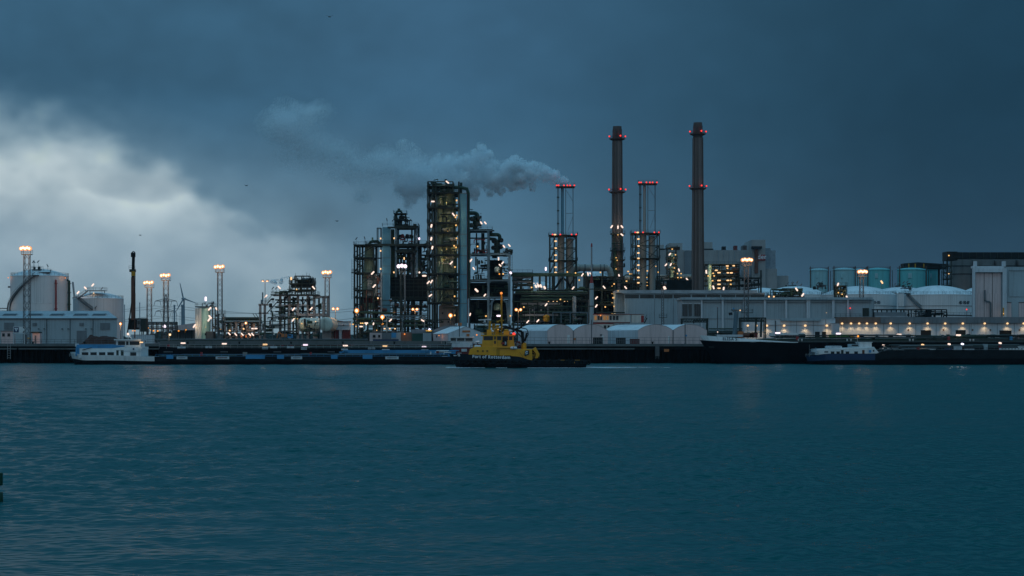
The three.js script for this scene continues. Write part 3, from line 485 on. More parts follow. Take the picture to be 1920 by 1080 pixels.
for (const [px, y, d, k, lab, o] of [
  [50.5, 466.5, 500, 'sodium_white', 'lattice floodlight mast in front of the tallest white tank, sodium lamps lit', { w: 1.45, pw: 2.7, cd: 420, n: 5 }],
  [280, 530.5, 640, 'sodium_white', 'shortest lattice floodlight mast, just right of the piling rig', { w: 1.5, pw: 3, cd: 800 }],
  [311.2, 517, 610, 'sodium_white', 'lattice floodlight mast standing in line with the power pylon', { w: 1.55, pw: 2.9, cd: 800 }],
  [412.3, 501, 570, 'sodium_white', 'lattice floodlight mast beside the lit pale green silo', { w: 1.35, pw: 2.7, cd: 320 }],
  [613.5, 511.5, 590, 'sodium_white', 'lattice floodlight mast above the pale round vessel end', { w: 1.4, pw: 2.7, cd: 320 }],
]) floodMast(px, y, d, k, lab, o);

// ---------------------------------------------------------------- yard between the rig and the small plant
{
  const d = 700, t = new Thing('pipe_bridge', 'thin steel pipe bridge on posts behind the piling rig', 'pipe bridge', 290, d);
  for (const y of [604, 608.5]) for (const z of [0, -3]) t.bar('chord', 'steel_dark', [262, y, z], [330, y, z], 0.3);
  for (let x = 266; x <= 330; x += 9.1) { t.bar('post', 'steel_dark', [x, base(d), 0], [x, 604, 0], 0.35); t.bar('post', 'steel_dark', [x, base(d), -3], [x, 604, -3], 0.35); }
  for (const [y, r] of [[606, 0.3], [613, 0.2], [616, 0.25]]) t.pipe('pipe', 'steel_grey', [[262, y, -1.5], [330, y, -1.5]], r);
  for (const [x, y, k, r] of [[278, 615, 'amber', 0.35], [283.5, 618.5, 'yellow', 0.28], [289, 620.3, 'amber', 0.35], [296.8, 620.6, 'amber', 0.35], [336, 620.5, 'amber', 0.35], [349.5, 618.5, 'amber', 0.28]]) t.lamp(x, y, 1, k, { r, flat: 0.8, cd: 8 });
  t.lamp(309.5, 612.5, 2, 'violet_white', { len: 0.5, r: 0.45, tilt: 1.1, cd: 80 }); t.lamp(311, 611.5, 2, 'violet_white', { len: 0.5, r: 0.4, tilt: 0.6 });
}
{
  const d = 720, t = new Thing('open_shed', 'low open shed with a long pale sloping roof left of the silo', 'shed', 342, d);
  const a = V(t.X(312), t.Y(614), 0), sh = new THREE.Shape(); sh.moveTo(t.X(313), t.Y(619)); sh.lineTo(t.X(313), t.Y(613)); sh.lineTo(t.X(372), t.Y(604.5)); sh.lineTo(t.X(372), t.Y(619)); const g = new THREE.ExtrudeGeometry(sh, { depth: 12, bevelEnabled: false }); g.translate(0, 0, -12); t.add('roof', g, 'pink_tint_sheet');
  for (let x = 315; x < 372; x += 11) t.bar('post', 'steel_dark', [x, base(d), -0.4], [x, 619, -0.4], 0.4); t.box('back_wall', 'cladding_grey', 313, 619.2, 372, base(d), -11, 0.4); t.box('painted_lit_column', 'orange_paint', 346, 617, 348, 624, 0, 0.4); t.pipe('pipe', 'steel_grey', [[364.5, 604, -4], [364.5, 602, -4]], 0.3);  // the small column looks lit only through its orange colour
}
{
  const d = 600, t = new Thing('silo', 'pale green silo with a railed top and lit base beside a mast', 'silo', 381, d), r = 12.4 * t.s;
  t.vessel('silo_shell', 'pale_green', 382.5, 577, base(d), 12.2, 0, 0.1); for (const x of [371.5, 376.5]) t.vessel('silo_shell', 'cream_paint', x, 578, base(d) - 1, 3.4, 2.2, 0.1);
  t.box('top_deck', 'steel_dark', 368.5, 574.5, 403, 576.5, 0, 5.4); t.deckRail('steel_dark', 368.5, 403, 574.5, 2.7, -2.7); t.clutter(377, 566, 400, 574, 10, 41, { zf: 2, zb: -2, mats: ['steel_dark', 'steel_grey'] });
  for (const [x, w] of [[398, 0.3], [403, 0.3], [410, 0.3], [419, 0.3]]) t.bar('tower_column', 'steel_dark', [x, base(d), -0.5], [x, x < 405 ? 575 : 588, -0.5], w); for (const y of [588, 597, 607, 616]) { t.box('tower_deck', 'steel_dark', 397, y, 421, y + 1, -1, 4); t.deckRail('steel_dark', 397, 421, y, 1, -2.6); } t.clutter(398, 588, 421, 622, 18, 42, { zf: 0.5, zb: -2 });
  t.lamp(386.2, 560.5, 0.5, 'violet_white', { len: 0.8, r: 0.42, tilt: 0, cd: 70, arm: [0, 2.2] });
  for (const [x, y, k, c] of [[396, 579.5, -0.75, 40], [409.5, 580, 0.7, 40], [395, 599.5, -0.6, 60], [397, 594.5, 0.7, 0], [367.5, 611.5, -0.6, 60]]) t.lamp(x, y, 3.2, 'white_pink', { len: 0.95, r: 0.32, tilt: k, cd: c });
  for (const [x, y] of [[371, 611], [389, 612]]) t.lamp(x, y + 1.5, 3.4, 'yellow', { r: 0.15, cd: 26 });
  t.box('base_hall', 'concrete_dark', 365, 621.5, 401, base(d), -1, 6); t.box('base_opening', 'steel_black', 384, 623, 389, 629, 2.05, 0.1);
}
{
  const d = 560, t = new Thing('container', 'long pale grey container by the white barge wheelhouse', 'container', 266, d); t.box('body', 'cladding_white', 245, 628, 287, base(d), -1.2, 2.4); for (let x = 249; x < 286; x += 4) t.box('rib', 'cladding', x, 628.6, x + 0.6, base(d) - 0.5, 0.03, 0.08); t.box('top_rail', 'cladding_grey', 245, 627.4, 287, 628.2, -1.2, 2.5);
}
streetLamp(226.3, 607, 600, 'sodium', 'orange lamp glowing at the corner between the grey warehouse and the piling rig', { r: 0.4, cd: 160 });
streetLamp(316.8, 627.5, 480, 'warm', 'short lamp post with a lit tube by the quay, right of the pale container', { r: 0.26, cd: 30, arm: 0.3, side: 1 });
streetLamp(497, 527.3, 600, 'sodium', 'tall thin street lamp with two flat heads beside the small plant', { twin: true, arm: 0.75, r: 0.36, flat: 0.5, cd: 20 });
// ---------------------------------------------------------------- the small process plant
{
  const d = 620, t = new Thing('process_unit', 'small dark process plant with a concrete frame and stepped top platform', 'process plant', 548, d);
  const conc = (x0, y0, x1, y1, z = 0, dep = 1.2) => t.box('concrete_frame', 'concrete', x0, y0, x1, y1, z, dep);
  for (const x of [486, 494.5]) conc(x, 572, x + 4, base(d)); conc(485, 569.5, 503, 573); conc(485, 586, 503, 588.5);
  for (const x of [522, 541, 556.5, 574, 587, 604.5, 613]) conc(x, x > 600 ? 556 : 553, x + 4.2, base(d), x % 2 ? 0 : -2);
  conc(590, 554.8, 618, 558.5); conc(513, 553, 596, 555.5); conc(520, 571, 590, 573, -1); conc(556, 588, 618, 592.5, 0.4, 2);
  t.box('deck', 'steel_dark', 509, 552, 597, 554, -2, 9); t.deckRail('steel_dark', 510, 596, 552, 2.5, -6.4); t.deckRail('steel_dark', 497, 512, 569, 2, -3); t.deckRail('steel_dark', 557, 590, 569, 2, -3);
  t.frame([544.5, 555, 567, 588], [533, 545], 1.5, -5, { w: 0.32, bottom: 553, top: 520, braces: [[0, 553, 1, 545], [1, 545, 2, 553], [2, 553, 3, 545]] });
  t.frame([553.5, 566, 580], [517.5, 526], 1, -4, { w: 0.28, bottom: 533, noDeck: [0] }); for (const [x, y] of [[554, 512], [580, 513], [586, 518], [568, 514], [575, 511]]) t.bar('antenna', 'steel_dark', [x, 534, 0], [x, y, 0], 0.1);
  t.box('work_floor', 'steel_black', 546, 534, 588, 539, -2, 6); t.box('equipment_room', 'steel_black', 558, 527, 580, 536, -2, 4);
  t.clutter(512, 541, 545, 553, 14, 11, { mats: ['steel_dark', 'steel_green'] }); t.clutter(529, 541, 546, 560, 10, 12, { mats: ['steel_green', 'steel_green', 'steel_dark'] });
  t.clutter(546, 520, 588, 553, 40, 13, { zf: 1, zb: -4, mats: ['steel_dark', 'steel_black', 'steel_grey'] }); t.clutter(505, 556, 560, 600, 60, 14, { mats: ['steel_dark', 'steel_black', 'steel_green'] }); t.clutter(558, 558, 615, 600, 44, 15, { mats: ['steel_dark', 'steel_black', 'steel_green', 'steel_grey'] });
  t.clutter(488, 590, 560, 632, 50, 16, { mats: ['steel_dark', 'steel_green', 'steel_green', 'steel_black', 'steel_grey'], zf: 6, zb: 0 });
  for (const y of [562, 575, 584, 594]) t.bar('beam', 'steel_black', [514, y, -3], [590, y, -3], 0.5); for (const x of [531, 538, 547, 565, 578, 596]) t.bar('column', 'steel_black', [x, base(d), -4], [x, 556, -4], 0.55);
  t.bar('brace', 'steel_dark', [498, 588, -2], [524, 560, -2], 0.3); t.bar('brace', 'steel_dark', [560, 586, -2], [572, 562, -2], 0.3); t.bar('brace', 'steel_dark', [584, 586, -2], [572, 562, -2], 0.3);
  t.vessel('stack', 'steel_blue', 492.5, 548, 570, 1.3, 0, 0.1); t.vessel('stack_base', 'steel_blue', 491.5, 562, 570, 2.4, 0.3, 0.2); t.stair('steel_dark', t.P(503, 569, 2), t.P(511, 560, 2));
  for (const [x, y, k] of [[513, 540.5, TILT], [519.5, 540.5, TILT]]) unlitTube(t, x, y, 2, k);
  for (const [x, y, k, c] of [[525.8, 539.5, 0.75, 40], [501, 556, -0.75, 40], [590, 540, 0.7, 40], [552.5, 580, -0.75, 60], [585.5, 579, -0.72, 50], [584.5, 598, -0.75, 60], [552, 600, -0.7, 40]]) t.lamp(x, y, 3.4, 'white_pink', { len: 0.95, r: 0.28, tilt: k, cd: c, arm: [0.2, 2] });
  t.lamp(547.3, 522.5, 2, 'warm', { len: 0.5, r: 0.36, cd: 40, arm: [0.1, 2] }); t.lamp(557.5, 543, 2, 'yellow', { r: 0.25, cd: 14 }); t.lamp(555.5, 597, 3, 'yellow', { r: 0.2, cd: 12 });
  for (const [x, y, l] of [[479, 616.3, 0.5], [485.2, 616.3, 0.7]]) t.lamp(x, y, 7, 'white_pink', { len: l, r: 0.26, tilt: Math.PI / 2, cd: 30 });
}
{
  const d = 585, t = new Thing('pressure_vessel', 'pale green horizontal pressure vessel, its round end facing the water', 'pressure vessel', 611, d), r = 13.6 * t.s;
  const g = latheGeo([...domeProfile(r, -24, -r * 0.35).reverse(), [r * 1.02, -12], [r, -11.8], [r, 0], ...domeProfile(r, 0, r * 0.35)], 40); g.rotateX(Math.PI / 2); t.at('vessel_shell', g, 'vessel_white', t.X(611), t.Y(608), 0);
  t.box('saddle', 'concrete', 603, 620, 619, base(d), -3, 0.8); t.box('saddle', 'concrete', 603, 620, 619, base(d), -18, 0.8);
  for (const x of [606.5, 609.5]) t.bar('ladder_rail', 'steel_dark', [x, 626, 1.1], [x, 592, 1.1], 0.09);
  const u = new Thing('pressure_vessel', 'long horizontal vessel with yellow lamp light, left of the pale round vessel end', 'pressure vessel', 582, 600); u.drum('vessel_shell', 'vessel_white', 559, 603, 609, 13.2, 0); u.box('saddle', 'concrete', 566, 618, 569, base(600), 0, 3); u.box('saddle', 'concrete', 592, 618, 595, base(600), 0, 3); u.clutter(560, 596, 600, 630, 22, 18, { zf: 4, zb: 2.8, mats: ['steel_dark', 'steel_green', 'steel_black'] });
  u.lamp(568, 607, 3.4, 'yellow', { r: 0.3, flat: 0.6, cd: 30 }); u.lamp(559.5, 598, 3, 'yellow', { r: 0.16, cd: 16 }); u.lamp(594, 603, 3.6, 'warm', { r: 0.2, cd: 16 });
}
{
  const d = 600, t = new Thing('site_office', 'white block with dark red base behind the pale round vessel end', 'site building', 641, d); t.box('wall', 'cladding_white', 625.5, 603.5, 655.5, 618.5, -2, 4); t.box('roof', 'steel_grey', 625, 602.4, 656, 603.8, -2, 4.4); for (const [a, b] of [[626, 634.5], [642, 655.5]]) t.box('base_panel', 'dark_red', a, 618.5, b, base(d) - 5, -2, 3.6); t.box('stair_tower', 'cladding_white', 635.5, 618.5, 640.5, base(d) - 4, -1.8, 3); t.box('sill_beam', 'steel_grey', 625.5, 610, 655.5, 611, 0.05, 0.2); t.box('vent', 'steel_dark', 643, 608.5, 645.5, 611, 0.15, 0.3); for (const x of [634, 637, 640]) t.box('roof_vent', 'dark_red', x, 601.5, x + 2, 602.6, 0, 0.6);
}
{
  const d = 640, t = new Thing('pipe_rack', 'long low pipe rack with many concrete bays left of the small plant', 'pipe rack', 445, d);
  for (const y of [595.5, 600.5]) for (const z of [0, -5]) t.bar('beam', 'steel_green', [417, y, z], [488, y, z], 0.35); for (let x = 417; x <= 488; x += 5.1) t.bar('post', 'steel_dark', [x, 601, 0], [x, 595.5, 0], 0.3);
  for (let x = 420; x <= 486; x += 11) { t.box('bay_column', 'concrete', x, 606, x + 4, base(d), 0.6, 1); t.box('bay_panel', 'concrete_dark', x + 5, 607, x + 10, 620, -1, 0.5); }
  for (const [y, r] of [[597.7, 0.3], [598.8, 0.2], [604, 0.35], [606, 0.25], [610, 0.3]]) t.pipe('pipe', y % 2 ? 'steel_dark' : 'steel_green', [[417, y, -1.6], [488, y, -1.6]], r);
  t.box('floor', 'concrete_dark', 417, 604.5, 488, 605.6, -2, 5); t.box('floor', 'concrete_dark', 404, 621, 488, 622.5, -1, 6); t.clutter(404, 603, 488, 634, 70, 19, { zf: 3, mats: ['steel_dark', 'steel_grey', 'concrete', 'steel_black', 'steel_green'] });
  for (const k of [-2, 3]) t.bar('brace', 'steel_dark', [481 + k, 595, 0], [476 + k, 588, 0], 0.2);
  t.lamp(463.8, 606, 3.4, 'sodium', { r: 0.5, cd: 60, arm: [0, 4] }); for (const [x, y] of [[417, 617.5], [434, 620], [460, 616.6]]) t.lamp(x, y, 4, 'warm', { r: 0.28, len: 0.2, tilt: 1, cd: 16 });
  for (const [x, y] of [[433.5, 626], [445.5, 627], [457.8, 627], [471.5, 627.3], [477, 627]]) t.lamp(x, y, 4.5, 'white_pink', { len: 0.85, r: 0.27, tilt: 0.75, cd: 34, arm: [-0.1, 1.8] });
  for (let i = 0; i < 3; i++) t.box('kerb_box', 'orange_paint', 455 + i * 8, 628, 458 + i * 8, 633, 4, 0.8);
}

// ---------------------------------------------------------------- big unit with the tapered green vessel
{
  const d = 650, t = new Thing('process_unit', 'big dark plant block with tapered green vessel and grey shaft, left of the tallest tower', 'process plant', 735, d), bot = base(d);
  t.frame([666.5, 676.5, 702], [461, 485, 513, 545], 4, -8, { w: 0.62, bw: 0.42, braces: [[0, 484, 2, 463], [0, 486, 1, 500], [0, 512, 1, 492], [1, 492, 2, 486], [0, 544, 2, 515], [0, 560, 1, 546], [0, 512, 1, 498]] });
  t.deckRail('steel_dark', 662, 676, 511.5, 6, 2); t.box('side_landing', 'steel_dark', 661, 511.5, 667, 513, 4, 3); t.ladder('steel_dark', 663.5, 486, 561, 4.5, 0.8);
  { const s = t.s, y0 = t.Y(580), h = t.Y(458) - y0; t.at('tapered_vessel', latheGeo([[12.6 * s, 0], [12.6 * s, h * 0.44], [12 * s, h * 0.5], [8.8 * s, h * 0.94], [7 * s, h * 0.98], [2 * s, h]], 28), 'insulation', t.X(692), y0, -1.5); }
  t.pipe('overhead_pipe', 'steel_green', [[692, 458, -1], [694, 453.5, -1], [700, 452.5, -1], [708, 452, -1], [712, 458, -1]], 0.55); t.vessel('valve', 'insulation', 698, 444.5, 452, 1.6, -1);
  for (const [x, y, k] of [[669.5, 448, TILT], [685, 447, 0.35], [670, 471, TILT], [726.5, 413, 0.2], [738, 414, TILT], [772, 414, 0.7]]) unlitTube(t, x, y, 3, k);
  t.box('lift_shaft', 'shaft_sheet', 718.3, 427, 732.5, 590, 2, 3); for (const y of [459, 484, 499, 514]) t.box('shaft_band', 'steel_grey', 718, y, 732.8, y + 0.8, 2, 3.12);
  t.frame([707.8, 714.5], [428, 458, 484, 513], 2, -3, { w: 0.26, rails: false, noDeck: [0, 1, 2, 3] });
  t.frame([743.5, 782.5], [426, 461, 472], 3, -9, { w: 0.75, bw: 0.9, col: 'steel_blue', beam: 'steel_dark', bottom: 520 }); t.box('head_beam', 'steel_dark', 728, 426, 783, 429.5, 3.2, 0.9); t.deckRail('steel_dark', 718, 738, 425.5, 4, 0); t.box('green_duct', 'steel_green', 733, 430, 739.5, 520, 0, 1.6);
  for (const x of [772, 777.5]) t.bar('inner_column', 'steel_grey', [x, 520, -1], [x, 430, -1], 0.6); t.bar('brace', 'steel_grey', [776, 456, 0], [779.5, 432, 0], 0.35);
  t.pipe('loop_pipe', 'steel_green', [[743, 430, 0], [743, 396, 0], [753, 396, 0], [753, 412, 0]], 0.42); t.bar('vent', 'steel_green', [748, 396, 0], [748, 391, 0], 0.5, 8);
  t.frame([740.5, 760.5], [402, 413], 2, -3, { w: 0.3, bottom: 426 }); t.vessel('top_drum', 'steel_dark', 749.5, 411, 426, 4.5, -0.5); t.drum('top_drum', 'steel_black', 748, 759, 408, 3.4, 0.5); t.bar('jib', 'steel_dark', [756, 401.5, 0], [765, 401.5, 0], 0.2); t.clutter(741, 403, 768, 426, 22, 21, { zf: 2, zb: -2, mats: ['steel_dark', 'steel_green', 'steel_black'] }); t.box('roof_cabinet', 'steel_dark', 775, 420, 781, 426, 0, 2); t.frame([760, 768], [414.5], 1, -1, { w: 0.22, bottom: 426, rails: false });
  for (const x of [755, 763.8]) t.vessel('exchanger', x < 760 ? 'dark_red' : 'steel_black', x, 439, 447, 3.4, 1, 0.8); t.clutter(743, 440, 775, 461, 26, 22, { zf: 2, zb: -4, mats: ['steel_dark', 'red_paint', 'steel_black', 'steel_green', 'steel_grey'] });
  t.box('main_deck', 'steel_dark', 686, 458, 800, 462, -2, 12); t.deckRail('steel_dark', 686, 800, 458, 4, -8); t.box('lower_deck', 'steel_dark', 738, 467, 786, 471, -3, 10);
  for (const x of [741, 764.5, 774.5, 788]) t.bar('column', x > 785 ? 'steel_dark' : 'steel_green', [x, bot, -2], [x, 462, -2], x === 774.5 ? 1.4 : 0.9);
  for (const y of [484, 498]) t.bar('beam', 'steel_dark', [736, y, -2], [800, y, -2], 0.5); for (const x of [751.5, 757, 768]) t.bar('pipe_riser', 'steel_black', [x, 510, -1.5], [x, 472, -1.5], 0.4, 8); t.pipe('pipe', 'steel_dark', [[752, 484, 0], [760, 484, 0], [760, 472, 0]], 0.3);
  t.clutter(740, 473, 800, 512, 50, 23, { mats: ['steel_dark', 'steel_green', 'steel_black'] }); t.clutter(783, 455, 804, 520, 40, 24, { mats: ['steel_dark', 'steel_green', 'steel_black'] });
  t.box('heater_casing', 'steel_black', 712, 514, 800, 556, -6, 10); for (const y of [516, 523, 530, 537, 544]) t.box('casing_band', 'steel_dark', 712, y, 800, y + 1.4, -0.9, 0.3); for (let x = 716; x < 800; x += 8.4) t.box('casing_rib', 'steel_dark', x, 514, x + 0.9, 556, -0.92, 0.24); t.box('heater_floor', 'steel_dark', 664, 557, 800, 559, -3, 12);
  t.box('hopper', 'insulation_grey', 690, 515, 708, 555, 0, 5); t.clutter(680, 512, 715, 600, 46, 25, { zf: 5, zb: -2, mats: ['steel_rust', 'steel_dark', 'steel_black', 'steel_rust'] });
  t.box('furnace', 'steel_rust', 683, 556, 716, 568, -2, 6).material = M.dark_red; for (const x of [670, 678, 690, 705, 717, 741, 760, 772]) t.bar('column', 'steel_dark', [x, bot, 1], [x, 556, 1], 0.6); for (const [a, b] of [[730, 741], [752, 741]]) t.bar('brace', 'steel_dark', [a, 570, 1], [b, 556, 1], 0.35);
  t.bar('mast_pipe', 'galvanised', [717, 590, 5], [717, 512, 5], 0.3, 8); t.bar('mast_pipe', 'galvanised', [760.5, 585, 5], [760.5, 510, 5], 0.3, 8); t.bar('service_tower', 'steel_dark', [754, 620, 4.5], [754, 508, 4.5], 0.5, 8);
  t.clutter(664, 560, 802, 605, 120, 26, { zf: 5, zb: -6, mats: ['steel_dark', 'steel_black', 'steel_rust', 'steel_green', 'steel_dark'] }); t.clutter(664, 600, 802, 634, 80, 27, { zf: 8, zb: 0, mats: ['steel_dark', 'steel_green', 'steel_black', 'steel_green', 'steel_grey'] });
  for (const y of [586, 598, 606]) t.pipe('green_header', 'steel_green', [[664, y, 5], [690, y, 5], [740, y + 2, 5]], 0.5);
  for (const [x, y, k, c, dz] of [[701.2, 513, -0.75, 60, 6], [704, 537.2, -0.75, 60, 6], [754, 600, 0, 0, 6]]) if (c) t.lamp(x, y, dz, 'white_pink', { len: 1.05, r: 0.32, tilt: k, cd: c });
  for (const [x, y, c] of [[715.3, 448.5, 18], [715.3, 471.5, 18], [715.3, 505, 22], [740.5, 448, 18], [740, 511.5, 14], [710.3, 559.7, 14], [741, 585.3, 10]]) t.lamp(x, y, 4.4, 'warm', { r: 0.3, len: 0.15, cd: c });
  t.lamp(758.8, 485.5, 3.4, 'warm', { r: 0.26, len: 0.5, cd: 26 }); t.lamp(787, 448.5, 3.4, 'violet_white', { r: 0.36, len: 0.3, cd: 30 }); t.lamp(787.3, 511.5, 3.4, 'white_pink', { r: 0.34, cd: 30 }); t.lamp(796.8, 518, 5, 'white_pink', { len: 1, r: 0.34, tilt: Math.PI / 2, cd: 60 });
  for (const [x, y] of [[672, 612.5], [680.5, 606.5], [684, 606.5], [661, 608.5], [666, 608.5]]) t.lamp(x, y, 9, 'yellow', { r: 0.24, len: 0.2, tilt: 1.57, cd: 10 });
  for (const [x, y, l, k] of [[690.5, 606.2, 0.9, 1.57], [690.5, 608, 0.4, 0], [681, 612.6, 0.8, 1.57], [703.8, 607.5, 0.5, -0.2], [735.2, 601, 0.9, -0.8], [794.8, 601.5, 0.9, 1.05]]) t.lamp(x, y, 9, 'white_pink', { len: l, r: 0.28, tilt: k, cd: 34 });
  for (const x of [724.5, 734, 743.6]) t.lamp(x, 616.6, 9, 'warm', { r: 0.25, len: 0.2, tilt: 1.57, cd: 14 }); t.lamp(720.7, 608, 9, 'amber', { r: 0.26, len: 0.3, tilt: -0.8, cd: 10 }); t.lamp(710, 619.5, 9, 'yellow', { r: 0.18, cd: 8 });
  t.frame([728, 757, 798], [593], 8, 6, { w: 0.5, col: 'steel_blue', bottom: 634, rails: false, noDeck: [0] }); t.bar('beam', 'steel_blue', [728, 597.5, 8], [798, 597.5, 8], 0.4); for (let x = 731; x < 798; x += 7) t.bar('truss_web', 'steel_blue', [x, 597.5, 8], [x + 3, 593, 8], 0.2); for (const y of [603, 611]) t.pipe('green_header', 'steel_green', [[757, y, 7.5], [812, y - 1, 7.5]], 0.55);
}
floodMast(754, 499.5, 600, 'violet_white', 'floodlight mast with violet white lamps in front of the big plant block', { w: 1.3, pw: 2.6, cd: 380, n: 3, mat: 'steel_dark' });

// ---------------------------------------------------------------- the tallest column
{
  const d = 640, t = new Thing('process_tower', 'tallest process tower, many lit decks round a pale column, with grey lift shaft', 'process tower', 835, d), bot = base(d), lv = [364, 392, 420, 438, 462, 480, 515, 543, 569];
  t.frame([803.5, 812, 818, 861], lv, 5, -9, { w: 0.55, bw: 0.5, col: 'steel_dark', top: 343, railMat: 'steel_dark' });
  for (let j = 0; j < lv.length - 1; j++) { const b = j % 2; t.bar('brace', 'steel_dark', [b ? 803.5 : 812, lv[j], 5], [b ? 812 : 803.5, lv[j + 1], 5], 0.3); t.bar('brace', 'steel_dark', [b ? 803.5 : 812, lv[j], -9], [b ? 812 : 803.5, lv[j + 1], -9], 0.3); t.stair('steel_dark', t.P(804, lv[j + 1] - 1, 3 - b * 3), t.P(812, lv[j], 3 - b * 3)); }
  t.vessel('column_vessel', 'insulation', 838, 350, 572, 13.6, -1.6, 0.5); t.vessel('column_vessel', 'insulation', 825, 366, 568, 5.2, 1.6, 0.5);
  for (const [x, y0, r, z, m] of [[853, 372, 0.45, 2.6, 'steel_green'], [856, 440, 0.3, 3.2, 'steel_green'], [829, 470, 0.26, 4, 'insulation']]) t.bar('riser_pipe', m, [x, 572, z], [x, y0, z], r, 10);
  t.frame([803.5, 818, 850], [343, 352], 5, -6, { w: 0.42, bottom: 364, noDeck: [0], rails: false }); t.deckRail('steel_dark', 803, 875, 362.5, 5.5, -8); t.drum('top_drum', 'insulation', 822, 842, 351, 4, 0); t.vessel('top_drum', 'insulation_grey', 833, 345, 360, 3.4, 2); t.clutter(805, 345, 850, 363, 34, 31, { zf: 4, zb: -4, mats: ['steel_dark', 'steel_green', 'insulation'] });
  t.pipe('green_pipe', 'steel_green', [[808, 343, 2], [815, 343, 2], [815, 364, 2]], 0.5); t.bar('vent', 'steel_dark', [836, 345, 0], [836, 336, 0], 0.4, 8); t.bar('vent', 'steel_dark', [864.5, 362, 0], [864.5, 342.5, 0], 0.45, 8); t.bar('jib', 'steel_dark', [813, 338, 0], [821.5, 336, 0], 0.28); t.bar('jib', 'steel_dark', [821, 343, 0], [821, 336, 0], 0.16);
  t.pipe('crossover_pipe', 'steel_green', [[842, 350, 1], [856, 352, 1], [878, 353.5, 1], [878, 371, 1], [878, 560, 1]], 0.62); t.bar('red_riser', 'dark_red', [876.6, 606, 2.6], [876.6, 364, 2.6], 0.22, 8);
  t.box('lift_shaft', 'shaft_sheet', 861.5, 365, 876, bot, 2.6, 4); for (const y of [364, 440, 462, 480, 515, 543, 569]) t.box('shaft_band', 'steel_grey', 861, y, 876.4, y + 1, 2.62, 4.14);
  for (const [a, b] of [[515, 543], [543, 569]]) { t.bar('brace', 'steel_dark', [822, b, 5], [836, a, 5], 0.35); t.bar('brace', 'steel_dark', [850, b, 5], [836, a, 5], 0.35); }
  t.vessel('skirt', 'concrete', 838, 572, bot, 15, -2, 0.02); t.box('lower_wall', 'cladding_brown', 822, 573, 858, 606, -4, 1); t.bar('brace', 'steel_dark', [848, 602, 5], [857, 578, 5], 0.35);
  for (const y of lv) { t.box('deck_fascia', 'steel_black', 802, y - 2.4, 862, y + 1.4, 5.4, 0.12); }
  lv.forEach((y, j) => { if (j) t.clutter(819, lv[j - 1] + 3, 859, y, 15, 300 + j, { zf: 4.6, zb: 2.4, mats: ['steel_dark', 'insulation_grey', 'steel_green', 'insulation', 'steel_black'] }); }); t.clutter(802, 574, 862, 634, 40, 33, { zf: 6, zb: 0, mats: ['steel_dark', 'steel_black', 'steel_green'] });
  for (const [x, y, k, c] of [[840, 344.3, 0.9, 40], [851.3, 404.5, 0.65, 60], [847.2, 494.2, -0.75, 60], [808.5, 554.8, -0.95, 60], [804.5, 530.5, -0.75, 30], [810.5, 529, -0.6, 30]]) t.lamp(x, y, 6, 'white_pink', { len: 1, r: 0.28, tilt: k, cd: c });
  for (const [x, y, c] of [[810.3, 425.5, 40], [810, 449.5, 36], [812, 466, 40]]) t.lamp(x, y, 6, 'white_pink', { len: 0.7, r: 0.36, tilt: -0.25, cd: c }); t.lamp(813, 380.2, 6, 'white_pink', { len: 0.8, r: 0.3, tilt: 1.57, cd: 34 });
  for (const [x, y] of [[857, 378.2], [857, 406], [855, 409.5], [856, 424.3], [857, 448.5], [852.5, 462.5], [856, 465.5], [854, 502], [853.3, 556.3], [853.5, 591.7]]) t.lamp(x, y, 5.8, 'yellow', { r: 0.3, cd: 40 });
  for (const [x, y] of [[826, 419], [840, 437], [838, 470], [833, 490], [838, 383]]) t.lamp(x, y - 2, 3.8, 'yellow', { r: 0.13, cd: 42 });  // tiny hidden lamps added to light the column vessels
}
streetLamp(844.8, 591.5, 600, 'sodium', 'bright orange street lamp at the foot of the tallest process tower', { r: 0.62, cd: 150 });

